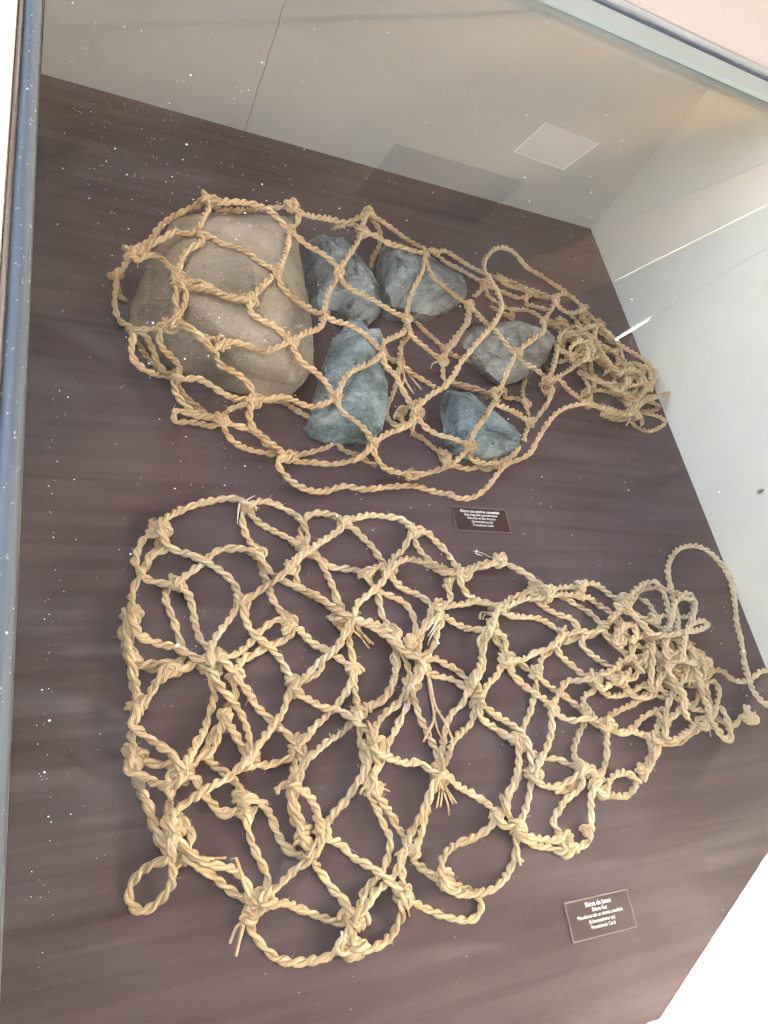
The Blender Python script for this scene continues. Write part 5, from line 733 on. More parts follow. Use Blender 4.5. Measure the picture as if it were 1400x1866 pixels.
6954,2803,126 7020,2797,126 7084,2794,113 7145,2780,96 7201,2751,76 7255,2718,58 7313,2689,46 7372,2661,42 7429,2628,42 7477,2584,46 7501,2526,65 7467,2476,83 7411,2445,96 7353,2416,109 7295,2388,123 7235,2361,131 7176,2333,126
7177,2333,125 7119,2304,121 7065,2274,100 7006,2254,77 6941,2250,70 6875,2250,74 6810,2250,71 6746,2242,56 6684,2221,46 6622,2199,42 6559,2185,45 6512,2220,64 6495,2279,86
5488,2604,205 5536,2565,220 5594,2541,208 5654,2528,188 5715,2521,170 5777,2520,153 5839,2523,135 5901,2525,119 5963,2526,102 6025,2528,86 6087,2530,70 6150,2530,55 6212,2521,45 6272,2499,42 6326,2463,47 6367,2418,64 6396,2366,90 6423,2314,114 6469,2270,115
5465,2593,236 5422,2549,249 5378,2507,266 5336,2462,276 5301,2412,262
6452,2264,135 6399,2225,140 6353,2181,123 6310,2137,97 6266,2095,72 6212,2058,67 6152,2032,78 6092,2007,93 6037,1973,109 5992,1928,127 5952,1879,145 5912,1828,159 5861,1787,151
5294,2409,271 5265,2355,286 5231,2302,284 5199,2252,263 5173,2200,237 5151,2148,209 5132,2094,180 5119,2039,152 5094,1982,149 5058,1933,166 5018,1888,185 4975,1845,204 4933,1800,216 4892,1752,225 4867,1696,218 4859,1638,194
6412,2250,180 6366,2207,192 6321,2161,195 6291,2108,175 6296,2052,148 6335,2007,124 6383,1969,102 6434,1936,80 6488,1908,60 6542,1876,46 6589,1832,42 6634,1785,42 6682,1743,45 6734,1709,63 6786,1680,87
6795,2296,123 6803,2232,139 6761,2185,130 6763,2133,105 6807,2089,81 6856,2051,59 6909,2012,44 6961,1970,42 7014,1931,42 7069,1893,42 7127,1860,42 7182,1822,42 7221,1769,45 7230,1706,64 7235,1644,87
7471,2357,149 7426,2400,166 7390,2452,176 7424,2502,164 7479,2532,151 7536,2562,140 7590,2594,126 7645,2627,115 7699,2662,110 7753,2697,107
7477,2359,143 7427,2317,142 7383,2270,130 7359,2210,124 7360,2146,123 7415,2141,115 7473,2169,103 7529,2200,90 7582,2236,76 7618,2286,61 7583,2336,69 7535,2377,87
5501,1977,88 5453,1942,65 5419,1892,45 5378,1844,42 5331,1801,43 5276,1768,48 5221,1739,60 5168,1707,75 5119,1670,91 5072,1630,110 5026,1590,129 4984,1545,145 4953,1490,136
5474,1967,123 5491,1908,128 5526,1860,106 5561,1815,81 5602,1773,58 5646,1731,43 5688,1684,44 5722,1635,61 5751,1587,89 5785,1540,114 5837,1507,117 5894,1484,102 5947,1458,82 5990,1415,69 6007,1357,87
4934,1485,164 4911,1428,179 4906,1368,163 4925,1315,135 4971,1279,110 5026,1254,89 5081,1231,67 5134,1200,50 5181,1158,52 5222,1112,69 5258,1070,99 5298,1029,128 5350,994,135
5331,991,161 5323,928,162 5332,870,134 5333,812,104 5311,752,97 5276,698,104 5237,645,110 5196,594,113 5154,545,110 5106,501,110 5060,454,113 5030,396,114 4994,345,129 4956,295,147
6479,1259,126 6463,1317,141 6477,1374,127 6513,1420,107 6560,1456,91 6613,1483,76 6670,1502,62 6731,1508,58 6773,1540,76 6772,1597,101 6782,1656,109
6462,1256,145 6430,1197,149 6415,1137,125 6387,1084,94 6351,1036,66 6313,985,45 6267,935,42 6224,885,48 6182,836,67 6146,784,91 6125,726,118 6133,665,141 6173,614,126
6413,1246,200 6422,1185,217 6461,1137,203 6512,1104,182 6571,1085,164 6633,1078,147 6695,1075,132 6759,1071,120
6789,1076,86 6829,1126,70 6876,1169,53 6933,1200,43 6995,1223,42 7058,1242,42 7122,1256,42 7187,1268,42 7251,1283,42 7315,1299,42 7379,1315,42 7442,1332,42 7505,1353,42 7565,1380,42 7623,1411,42 7679,1445,42 7735,1480,42 7791,1514,42 7847,1550,42 7903,1585,42 7959,1619,42 8016,1653,43 8074,1684,44 8133,1712,45
6735,1068,145 6782,1023,151 6838,996,134 6899,980,115 6962,976,100 7026,978,84 7090,984,69 7153,993,56 7216,1008,47 7277,1030,43 7337,1057,42 7391,1094,42 7450,1122,42 7512,1141,42 7576,1157,42 7639,1174,42 7702,1192,42 7765,1208,42 7830,1210,43 7891,1187,45
6720,1065,161 6694,1006,164 6693,945,137 6696,885,108 6698,826,79 6695,765,53 6671,704,44 6636,648,43 6593,598,42 6545,551,42 6498,505,43 6446,463,52 6393,428,70 6340,391,87
6669,1057,216 6719,1016,234 6778,986,225 6838,963,210 6901,947,194 6966,945,179 7030,955,164 7095,964,149 7159,959,134 7222,944,117 7284,926,99 7345,905,85 7403,871,87
6720,1656,155 6730,1593,173 6770,1543,166 6821,1507,145 6875,1474,124 6933,1450,105 6996,1438,87 7060,1435,72 7125,1437,57 7190,1441,46 7256,1446,42 7322,1455,42 7387,1467,42 7452,1481,42 7515,1500,42 7577,1525,42 7639,1547,42 7704,1563,44 7768,1577,48 7833,1591,50
6721,1656,154 6781,1684,166 6842,1709,160 6905,1727,146 6969,1733,130 7033,1723,114 7096,1704,102 7156,1675,110 7217,1649,109
7178,1640,149 7119,1621,160 7060,1601,174 7001,1582,188 6943,1563,202 6884,1546,217 6825,1526,229 6765,1509,239 6708,1531,244 6683,1586,231 6669,1644,210
5484,633,87 5467,578,61 5447,522,43 5421,465,42 5392,410,42 5358,356,42 5321,306,42 5281,257,42 5239,211,42 5195,167,48 5147,131,68 5099,96,87
5762,419,45 5831,415,43 5899,412,42 5967,415,42 6032,437,42 6093,468,43 6153,500,45
6150,612,152 6139,551,156 6147,493,132 6123,439,115 6076,399,105 6020,368,103 5965,345,86 5913,322,58 5861,291,43 5811,253,42 5760,215,42 5709,178,42 5660,139,42 5635,83,42 5656,24,43 5669,-35,59 5678,-90,87
6151,612,151 6215,628,158 6280,633,146 6334,605,124 6373,556,100 6401,497,90
6370,495,125 6330,447,139 6307,389,125
6279,388,157 6283,326,168 6318,280,151 6375,265,132 6436,265,116 6497,269,100 6558,269,84 6618,261,67 6678,248,52 6738,235,43 6801,238,42 6862,254,42 6920,278,42 6973,311,43 7022,350,45
4149,719,245 4209,732,260 4269,726,245 4317,694,220 4360,655,195 4408,621,171 4461,595,148 4516,572,126 4571,549,105 4625,523,84 4679,496,64 4732,465,48 4773,422,63 4799,373,95 4818,321,125 4853,270,122
4834,269,151 4790,223,155 4760,176,124 4716,143,91 4666,120,59 4608,101,43 4545,89,42 4482,79,42 4419,71,42 4356,65,51 4296,54,71 4238,38,93 4182,19,115 4128,-6,138 4077,-36,163 4032,-73,189 3997,-118,218 3976,-170,247 3980,-230,235
3955,-229,281 3964,-290,294 4010,-335,284 4066,-367,279 4126,-389,266 4187,-404,247 4250,-413,230 4313,-420,213 4377,-425,203 4442,-428,194 4505,-426,178 4567,-421,157 4628,-411,135 4688,-396,112 4746,-377,90 4803,-354,67 4858,-324,47 4911,-286,42 4960,-243,42 5003,-194,42 5040,-140,42 5061,-80,53 5058,-22,84 5054,36,114 5071,97,114
4797,267,207 4792,209,225 4834,169,212 4888,149,192 4944,131,172 5000,115,153 5056,96,136
5654,-90,131 5664,-150,132 5691,-203,110
5030,96,173 5052,38,192 5099,-5,176 5152,-36,153 5208,-64,130 5265,-88,109 5325,-106,89 5387,-120,70 5450,-134,55 5508,-160,66 5553,-195,98 5608,-210,128 5673,-202,133
4983,95,242 5028,53,263 5085,19,256 5144,-3,236 5205,-19,216 5266,-32,196 5329,-45,176 5391,-59,158 5453,-72,140 5517,-84,129 5581,-90,142 5647,-90,139
7146,392,45 7154,455,43 7198,502,42 7250,540,42 7303,576,42 7357,612,42 7402,658,42 7438,711,44 7457,769,63 7472,827,87
7431,823,127 7495,818,137 7521,764,121 7497,706,111 7445,665,118 7392,625,120 7339,586,121 7285,546,121 7232,507,121 7180,466,122 7129,423,118 7088,375,99
7749,1059,94 7692,1032,103 7635,1008,116 7579,982,130 7525,952,146 7476,915,162 7430,873,172 7400,819,157
7706,1477,97 7750,1430,100 7804,1397,84 7863,1376,67 7926,1370,53 7991,1375,45 8055,1386,44 8114,1410,54 8157,1458,59
8581,974,87 8523,948,68 8465,922,48 8403,902,43 8339,884,42 8275,867,42 8211,848,42 8149,825,42 8087,801,42 8024,780,42 7959,767,42 7893,761,42 7827,759,42 7760,762,42 7696,777,43 7636,805,45
8811,1016,45 8862,978,43 8915,944,42 8973,917,42 9034,897,42 9097,889,42 9157,909,42 9211,943,43 9265,975,51 9325,983,69 9386,977,86
7266,1591,89 7277,1531,101 7290,1473,118 7330,1426,117 7385,1397,108 7444,1378,113 7506,1366,121 7568,1361,121 7631,1367,118 7691,1384,114 7751,1403,111
8451,1494,49 8516,1475,67 8577,1456,94 8646,1458,97 8715,1466,92
6966,1714,189 7015,1679,213 7066,1646,236 7127,1626,234 7189,1614,221 7252,1610,204 7315,1613,190 7378,1623,176 7438,1641,162 7492,1674,146 7535,1719,130 7560,1774,108 7548,1832,83 7502,1865,57 7438,1864,45 7377,1844,42 7329,1801,43 7283,1755,45
6822,1716,208 6869,1681,231 6909,1641,259 6942,1592,280 6999,1569,283 7057,1585,300 7111,1615,311 7166,1645,303 7220,1674,289 7275,1704,278
10273,1610,45 10209,1610,44 10144,1610,43 10080,1603,42 10018,1585,42 9959,1559,42 9898,1538,42 9836,1521,42 9773,1504,42 9710,1490,42 9646,1481,42 9582,1479,42 9518,1488,42 9455,1505,42 9396,1530,42 9348,1573,42 9307,1623,42 9253,1657,42 9190,1673,42 9126,1675,42 9063,1664,42 9002,1642,43 8942,1618,44 8882,1594,45
8201,2434,100 8138,2418,97 8077,2405,78 8014,2401,63 7950,2396,67 7886,2391,79 7822,2385,92 7759,2379,106 7696,2372,120 7632,2366,132 7568,2361,137 7504,2359,126
8158,2421,139 8218,2442,146 8279,2463,143 8341,2479,133 8403,2491,121 8466,2497,108 8529,2499,94 8593,2500,81 8656,2500,69 8719,2499,56 8783,2494,47 8847,2488,43 8912,2486,42 8975,2497,43 9036,2518,44 9097,2540,45
7441,2340,188 7401,2289,200 7365,2235,206 7332,2179,200 7291,2133,186 7237,2158,162 7185,2198,159 7137,2237,179 7105,2291,190 7099,2354,174
7367,2316,260 7367,2253,277 7393,2196,272 7443,2157,252 7497,2126,232 7554,2098,212 7611,2072,193 7671,2051,175 7733,2036,158 7794,2020,142 7839,1982,120 7821,1926,96 7780,1876,84 7732,1831,87
7087,2266,226 7102,2204,241 7142,2153,230 7186,2104,221 7237,2064,209 7293,2035,190 7349,2005,171 7405,1974,152 7457,1937,137 7496,1886,148 7545,1846,165 7608,1830,157 7672,1816,145
7240,2407,215 7296,2438,233 7352,2469,247 7412,2496,244 7472,2520,234 7530,2548,221 7580,2588,207 7618,2640,192 7653,2695,179
8161,2098,86 8222,2082,74 8283,2067,59 8343,2051,47 8405,2033,43 8413,2001,42 8351,1987,42 8288,1972,42 8226,1954,42 8169,1924,42 8117,1887,45 8066,1848,52 8055,1821,72 8115,1839,85
8081,1831,117 8028,1795,123 7979,1755,119 7980,1699,111 8025,1656,119 8084,1631,113 8146,1633,100 8207,1646,88 8269,1645,73 8331,1639,60 8393,1630,50
8168,1637,131 8225,1610,145 8286,1593,140 8348,1580,126 8410,1565,116 8467,1538,128 8515,1503,153 8541,1447,155 8550,1385,138
7652,1812,164 7698,1862,175 7740,1913,193 7766,1973,216 7794,2036,216 7828,2093,198 7863,2150,179 7896,2209,163
7811,2185,242 7749,2174,252 7688,2164,265 7627,2153,278 7566,2139,291 7509,2114,301 7468,2069,296 7455,2011,273 7453,1953,247 7459,1894,228 7471,1832,226 7508,1782,217 7535,1725,209 7563,1671,193
8444,1814,86 8507,1830,79 8570,1850,75 8633,1864,85 8645,1820,110 8615,1765,129 8579,1712,147 8540,1663,164 8494,1618,181 8442,1579,192 8386,1546,187 8332,1512,171
8301,1730,163 8363,1730,182 8424,1729,204 8453,1696,230 8413,1646,241 8366,1602,247 8314,1562,245 8262,1529,227 8207,1501,205 8151,1478,182 8094,1462,157 8039,1478,132 8000,1523,108
7816,1499,129 7853,1451,147 7903,1414,144 7959,1386,133 8017,1363,125 8076,1342,116 8135,1325,103 8193,1303,91 8237,1259,97 8276,1210,106 8329,1176,108 8389,1158,103 8450,1147,91 8511,1138,77 8572,1130,63 8633,1119,51
8131,1451,188 8067,1462,199 8004,1477,204 7975,1530,191 7984,1594,186 8019,1647,195 8075,1682,192 8136,1705,191 8199,1708,207 8258,1688,225 8307,1646,214 8352,1601,197
7862,2542,112 7866,2480,133 7870,2417,154 7895,2358,155 7936,2310,134 7978,2264,111 8017,2216,88 8044,2159,73 8029,2097,86 8004,2039,106 7980,1981,127 7965,1921,150 7963,1860,175 7985,1802,190 8033,1758,176
7720,2029,255 7770,1989,269 7828,1961,261 7882,1927,247 7912,1870,249 7943,1816,264 7997,1780,266 8050,1742,264 8080,1684,270 8126,1640,256 8181,1610,238 8238,1583,222 8295,1554,208
7368,2631,269 7402,2581,292 7441,2533,310 7498,2504,304 7560,2488,288 7622,2478,272 7685,2470,257 7748,2462,241 7812,2450,231 7873,2427,231 7934,2407,222 7996,2391,207 8056,2374,190 8116,2354,173 8175,2331,155 8231,2303,137 8285,2272,118 8338,2239,98 8391,2204,82
1386,3573,190 1398,3635,205 1432,3688,188 1476,3730,164 1523,3770,141 1570,3809,118 1618,3848,95 1668,3885,72 1720,3919,52 1777,3949,43 1838,3974,42 1900,3997,42 1962,4017,42 2026,4034,42 2089,4049,44 2152,4053,64 2210,4047,93 2266,4032,124 2317,4002,153 2359,3957,172 2395,3904,157
2382,3883,197 2433,3920,211 2483,3959,196 2536,3988,174 2595,4005,152 2655,4013,129 2715,4014,106 2775,4008,82 2834,3993,60 2893,3969,44 2948,3936,46 2990,3892,67 3022,3842,93 3046,3786,114 3070,3727,121 3098,3669,111 3111,3608,97 3096,3547,112 3074,3490,132 3048,3433,149 3015,3378,151 2971,3334,133 2926,3288,141 2887,3239,154 2850,3188,139
1382,3560,216 1403,3502,231 1436,3450,214 1474,3408,185 1520,3371,160 1575,3357,131 1633,3354,103 1692,3343,87 1741,3310,110 1786,3275,140 1839,3244,157 1896,3223,139 1950,3204,110 2004,3182,82 2056,3157,54 2105,3119,42 2150,3073,42 2185,3019,42 2209,2960,42 2231,2900,45 2243,2840,65 2254,2781,87
2844,3182,153 2792,3146,155 2746,3106,139 2700,3062,145 2652,3024,130 2597,2993,120 2542,2962,117 2491,2932,93 2439,2896,93 2391,2861,114 2342,2826,137 2291,2791,154 2238,2761,139
2230,2751,166 2185,2704,178 2147,2659,149 2112,2609,127 2071,2560,142 2031,2513,166 1992,2466,190 1953,2420,215 1914,2373,240 1877,2324,266 1846,2272,292 1821,2217,318 1802,2160,344 1790,2097,358 1785,2035,337
2212,2729,225 2211,2667,238 2227,2611,216 2245,2559,185 2267,2508,154 2298,2461,124 2337,2412,117 2381,2367,118 2428,2325,110 2469,2278,121 2517,2239,109 2564,2205,82 2605,2165,54 2635,2111,44 2650,2053,63 2659,1996,90 2665,1938,116 2673,1880,140 2700,1824,130
1795,2022,291 1803,1960,291 1820,1907,258 1841,1855,224 1853,1802,190 1855,1747,155 1847,1693,120 1829,1642,84 1808,1588,61 1785,1531,82 1760,1478,109 1729,1428,137 1692,1383,165 1655,1339,195 1623,1291,224 1591,1243,254 1557,1197,284 1521,1152,315 1497,1099,343 1487,1039,328
1780,2005,350 1807,1948,369 1843,1897,350 1875,1849,316 1911,1803,283 1953,1764,251 1998,1726,219 2040,1686,188 2080,1643,156 2116,1597,124 2148,1548,91 2171,1491,74 2176,1430,100 2176,1371,130 2170,1312,160 2162,1250,181 2152,1185,192 2148,1121,180
2691,1813,153 2654,1760,154 2632,1708,121 2617,1655,87 2590,1601,68 2550,1553,90 2509,1508,113 2466,1460,119 2420,1414,117 2375,1373,140 2331,1333,167 2287,1293,194 2244,1252,222 2203,1209,249 2163,1161,269 2128,1111,247
1110,1703,296 1110,1642,314 1090,1588,296 1061,1543,270 1098,1503,239 1144,1469,212 1190,1436,183 1232,1395,199 1268,1354,231 1304,1313,264 1341,1273,296 1378,1235,329 1405,1187,361 1423,1136,392 1444,1080,412 1474,1030,391
1065,1241,271 1027,1189,285 1029,1136,258 1084,1098,258 1142,1070,242 1193,1036,259 1234,995,294 1280,964,330 1333,947,368 1387,947,407 1436,967,445 1465,1024,434
2123,1115,265 2070,1082,277 2025,1050,244 1986,1015,206 1941,981,174 1882,962,185 1825,946,214 1771,927,243 1718,903,273 1664,872,283 1613,846,254 1566,824,215 1514,798,189 1460,775,215 1413,745,246 1376,703,279 1353,652,313 1352,597,345 1368,538,332
1360,535,373 1338,477,386 1335,423,349 1347,370,312 1359,317,274 1370,264,238 1376,210,200 1367,158,160 1346,111,120 1312,73,79 1268,39,45 1208,11,42 1146,-7,42 1086,19,42 1046,70,42 1030,134,42 1042,197,43 1071,247,73 1108,283,114 1150,312,155 1197,334,196 1247,346,236 1300,346,275 1347,367,316 1361,415,356 1357,472,388 1359,534,377
2062,-196,87 2062,-253,53 2069,-316,42 2096,-377,42 2133,-432,42 2174,-483,42 2218,-533,42 2266,-578,42 2324,-611,42 2385,-635,42 2449,-651,42 2515,-658,42 2581,-666,42 2647,-670,42 2713,-669,43 2778,-663,49 2830,-637,77 2871,-597,110
3565,3752,168 3536,3694,172 3494,3651,149 3442,3621,122 3387,3588,113 3332,3554,126 3279,3521,145 3227,3485,164 3177,3448,184 3127,3410,203 3076,3371,219 3021,3335,223 2967,3299,219 2918,3256,228 2873,3208,228 2832,3163,205
4019,3114,223 4072,3150,238 4126,3187,225 4180,3220,207 4236,3251,189 4293,3279,171 4354,3298,152 4417,3307,132 4480,3308,112 4543,3305,92 4606,3291,78 4655,3253,95 4695,3207,123 4734,3162,151 4773,3116,179 4824,3086,208 4882,3073,236 4947,3075,241 5012,3082,227
2985,2862,160 3047,2849,174 3107,2832,154 3155,2793,144 3185,2739,168 3217,2690,196 3258,2645,220 3299,2601,246 3340,2556,271 3395,2523,267 3453,2499,247
4022,3116,217 3992,3061,224 3967,3007,205 3929,2965,178 3883,2930,154 3837,2897,128 3789,2865,103 3738,2830,105 3686,2798,120 3635,2764,137 3589,2725,155 3552,2679,174 3522,2628,195 3495,2573,210 3475,2515,201
3431,2483,292 3488,2463,306 3548,2455,288 3606,2442,265 3662,2423,241 3717,2403,217 3772,2381,194 3826,2352,178 3868,2307,189 3898,2258,215 3928,2208,240 3972,2164,243 4023,2129,228 4075,2097,210 4123,2058,213 4173,2022,229 4231,2000,217
4574,2621,231 4638,2627,247 4702,2641,236 4765,2655,217 4828,2668,198 4891,2679,180 4954,2690,161 5017,2700,144 5081,2712,130 5147,2722,130 5210,2724,151 5276,2721,159 5342,2719,147 5406,2712,132 5467,2688,133 5526,2658,141
4550,2607,269 4562,2549,287 4568,2491,288 4516,2472,264 4460,2452,248 4413,2417,227 4367,2379,214 4317,2342,212 4268,2306,200 4224,2271,176 4184,2231,153
2673,1802,198 2727,1832,214 2779,1867,195 2827,1904,172 2875,1942,148 2923,1980,126 2972,2018,105 3021,2057,113 3069,2087,146 3119,2114,179 3166,2149,206 3214,2192,206 3260,2238,204 3296,2285,232 3329,2334,260 3360,2383,289 3395,2436,299 3435,2485,283
2662,1794,229 2693,1739,243 2744,1705,219 2799,1680,191 2854,1656,164 2909,1631,136 2965,1606,109 3023,1582,96 3083,1564,118 3148,1551,126 3194,1512,151 3231,1467,183 3269,1424,216 3307,1378,245 3356,1335,243 3405,1296,223 3436,1241,227 3436,1180,253 3450,1118,241
4216,1989,258 4215,1930,275 4211,1871,264 4190,1822,237 4145,1783,228 4093,1751,231 4044,1720,214
4034,1715,233 3990,1671,240 3953,1625,218 3917,1584,187 3874,1548,157 3820,1519,148 3763,1492,158 3710,1463,175 3659,1431,195 3610,1397,216 3564,1360,238 3520,1319,260 3482,1274,284 3450,1225,307 3428,1168,321 3421,1109,301
3407,1105,330 3438,1053,344 3485,1018,322 3539,996,297 3596,980,274 3653,965,251 3709,948,227 3766,931,205 3824,919,183 3884,915,163 3945,916,146 4006,906,147 4044,867,178 4071,819,210 4107,777,240 4159,743,237
4137,719,266 4088,679,278 4055,632,254 4034,581,220 4013,531,186 3992,479,153 3966,427,126 3938,378,95 3898,334,72 3850,295,85 3803,259,110 3758,218,131 3726,163,123 3693,108,120 3653,58,117 3614,6,111 3586,-48,94 3558,-97,63 3508,-132,76 3454,-156,101 3398,-174,127 3341,-191,152 3285,-209,178 3232,-233,205 3185,-266,235 3137,-298,263 3086,-324,293 3033,-349,321 2979,-377,341 2931,-414,326
2823,390,135 2846,334,146 2896,305,120 2951,285,94 3005,261,69 3051,224,46 3087,172,42 3127,122,42 3179,84,42 3231,50,53 3270,12,86 3307,-27,122 3341,-68,157 3374,-110,192 3414,-157,206 3457,-201,189 3503,-242,174 3551,-283,162
2802,387,188 2781,327,201 2758,268,197 2716,226,226 2666,188,247 2617,151,225 2568,126,186 2519,103,147 2471,73,112 2415,44,131 2362,18,161 2311,-11,193 2255,-28,224 2196,-38,254 2141,-62,283 2095,-105,267
2384,803,173 2427,836,205 2476,848,241 2529,827,269 2585,800,268 2636,771,245 2682,739,217 2723,700,188 2755,655,158 2773,599,150 2769,544,179 2753,491,210 2757,435,234 2791,386,216
2953,-624,157 3007,-599,172 3063,-605,148 3088,-653,128 3033,-671,152 2973,-675,168 2910,-667,163 2850,-651,177 2817,-606,185 2839,-560,221 2874,-518,253
2925,-618,224 2983,-636,247 3045,-653,235 3104,-667,213 3164,-669,187 3223,-665,160 3282,-655,133 3339,-640,106 3395,-621,79 3448,-594,53 3488,-550,68 3513,-503,105 3527,-450,141 3524,-396,177 3518,-339,208 3536,-280,193
5775,3315,113 5830,3279,124 5887,3247,128 5934,3206,151 5977,3162,177 6016,3115,204 6051,3066,232 6084,3015,259 6116,2964,286 6147,2911,313 6179,2859,339 6225,2814,354 6262,2769,345 6203,2749,328
7095,2306,209 7035,2287,215 6975,2267,209 6913,2256,201 6850,2256,209 6788,2266,212 6730,2283,193 6672,2287,167 6611,2277,156 6550,2264,165 6488,2255,172 6425,2255,166
6361,2232,238 6309,2195,250 6256,2158,253 6207,2123,234 6157,2090,209 6104,2064,183 6047,2056,156 5988,2056,128 5931,2040,103 5873,2015,96 5813,1994,108 5752,1978,124 5691,1965,139 5629,1955,154 5567,1947,171 5503,1945,180 5441,1955,167
4897,1474,219 4937,1427,231 4989,1395,214 5041,1368,191 5094,1340,169 5147,1313,147 5202,1288,126 5257,1265,106 5312,1239,88 5359,1199,91 5386,1149,118 5406,1096,148 5423,1042,176 5429,985,203 5436,924,214 5448,863,199 5461,809,170 5470,753,141 5463,691,133 5456,630,124
5972,1349,130 6013,1399,146 6061,1443,141 6103,1492,151 6145,1540,165 6196,1581,156 6249,1618,141 6305,1650,126 6367,1667,120 6428,1652,140 6487,1643,167 6547,1640,194 6612,1641,208 6677,1646,201
5940,1342,168 5969,1286,182 6021,1251,164 6078,1223,149 6129,1186,161 6182,1163,191 6240,1160,219 6299,1158,248 6359,1153,274 6421,1141,288 6483,1123,279 6542,1102,261 6601,1079,243 6660,1056,227
5915,1336,200 5886,1278,211 5878,1217,195 5882,1158,167 5885,1099,138 5875,1042,109 5851,986,85 5809,936,86 5761,895,103 5710,858,122 5659,822,141 5607,786,158 5556,750,177 5504,713,193 5454,672,200 5413,625,182
5397,623,203 5415,563,216 5459,521,196 5514,497,175 5574,481,155 5635,470,137 5697,462,122 5761,460,116 5825,469,113 5887,484,120 5941,503,149 5994,526,178 6048,547,207 6103,569,231 6166,579,233 6226,564,217 6277,530,196 6325,491,177
6230,385,215 6255,329,238 6298,283,240 6356,291,222 6401,333,202 6445,376,181 6495,411,161 6549,443,142 6606,469,125 6666,487,108 6728,498,92 6791,503,77 6854,501,62 6916,486,53 6963,448,75 6990,395,99 7027,343,88
6206,382,241 6152,347,250 6120,296,235 6119,238,205 6121,180,174 6122,120,146 6119,59,123 6118,-2,100 6111,-63,76 6087,-120,57 6036,-158,67 5977,-179,85 5915,-192,102 5852,-198,120 5789,-200,138 5726,-200,153 5661,-202,149
7702,1052,139 7739,1101,154 7786,1143,149 7831,1187,148 7858,1239,170 7885,1291,196 7920,1337,221 7961,1379,246 8003,1419,270 8054,1455,280 8107,1490,284 8151,1533,299 8189,1581,311 8234,1626,306 8279,1670,299 8325,1712,289 8372,1753,276 8418,1795,263 8462,1838,247 8503,1883,232 8542,1930,215 8579,1980,201
7638,1043,200 7700,1055,216 7764,1067,218 7827,1080,208 7889,1098,198 7948,1123,201 7997,1159,224 8040,1201,249 8072,1252,275 8047,1301,300 7994,1336,318 7947,1379,326 7923,1435,305 7927,1494,280 7950,1552,261
7638,1043,199 7617,981,205 7616,918,186 7589,858,187 7543,813,203 7482,792,216 7417,799,218 7354,814,202
7644,1465,156 7704,1454,176 7746,1498,200 7781,1549,225 7823,1593,250 7873,1631,275 7921,1669,298 7968,1710,322 8022,1744,339 8086,1761,336 8151,1770,324 8216,1776,311 8281,1783,300
8553,971,111 8496,1002,116 8446,1037,96 8386,1020,83 8329,990,91 8272,961,104 8215,932,118 8156,907,132 8096,885,146 8036,866,160 7974,848,174 7913,832,188 7850,817,202 7788,804,215 7725,792,229 7662,782,243 7599,780,258 7542,805,271 7533,865,268 7568,919,268 7596,976,272 7582,1036,253
8860,1907,45 8852,1842,48 8831,1782,62 8803,1726,81 8775,1670,101 8747,1614,121 8718,1558,141 8692,1502,160 8682,1438,165 8701,1379,145 8722,1322,120 8742,1264,96 8730,1202,91 8689,1153,106 8643,1109,122 8595,1067,137 8549,1022,149 8514,967,144
8895,1521,45 8961,1516,44 9025,1503,43 9045,1447,52 9022,1388,68 8986,1335,84 8938,1292,100 8887,1253,114 8834,1215,128 8782,1177,144 8732,1137,159 8682,1097,175 8629,1061,191 8573,1028,203 8516,996,203 8461,961,190
6906,1699,252 6964,1719,267 7023,1739,267 7082,1760,256 7135,1791,241 7176,1835,224 7234,1852,211 7297,1856,205 7358,1873,210 7416,1896,213 7475,1919,207
8130,1746,359 8138,1809,375 8169,1865,365 8207,1915,347 8244,1965,329 8282,2016,312 8319,2066,294 8357,2117,277 8394,2168,260 8431,2219,243 8470,2268,224 8505,2321,209 8543,2371,193 8580,2422,176 8615,2476,161 8645,2532,146 8671,2589,128 8694,2647,109 8719,2704,91 8748,2760,73 8782,2813,58 8814,2869,46 8833,2931,42 8840,2996,42 8850,3061,42 8864,3124,42 8882,3187,42 8909,3247,42 8944,3302,42 8984,3353,42 9028,3402,42 9075,3447,42 9126,3488,42 9180,3525,42 9236,3558,42 9295,3586,42 9356,3610,42 9418,3628,42 9482,3643,42 9546,3653,42 9611,3659,42 9677,3661,42 9742,3656,42 9806,3643,42 9867,3621,42 9925,3591,42 9979,3554,42 10029,3513,42 10072,3464,42 10109,3410,42 10142,3353,42 10172,3295,42 10196,3235,42 10209,3171,42 10210,3106,42 10204,3041,42 10192,2976,42 10178,2913,42 10162,2849,42 10142,2787,42 10119,2726,42 10096,2665,42 10072,2604,42 10046,2544,42 10018,2485,42 9991,2426,42 9968,2365,42 9952,2301,42 9941,2237,42 9930,2173,42 9916,2109,42 9897,2046,42 9877,1984,42 9856,1922,42 9836,1860,42 9815,1799,42 9790,1738,46 9757,1683,59 9724,1631,77 9693,1576,96 9668,1519,114 9664,1455,115 9686,1397,95 9717,1345,73 9756,1296,53 9795,1245,43 9834,1193,42 9881,1148,42 9936,1113,42 9994,1083,43 10051,1052,45
7766,2172,283 7782,2114,305 7783,2054,329 7756,1997,342 7732,1938,331 7730,1878,307 7728,1818,282 7720,1759,256 7706,1700,232 7692,1641,209 7670,1583,197 7637,1528,200 7618,1468,184
7691,2151,352 7745,2122,369 7806,2103,368 7868,2095,355 7931,2092,342 7994,2093,331 8058,2095,326 8120,2091,339 8174,2068,364 8210,2021,388 8261,1985,389 8320,1965,374 8379,1946,358 8437,1923,341 8490,1893,322 8521,1843,299 8542,1788,275 8585,1745,254 8634,1710,235 8686,1676,216 8735,1639,200
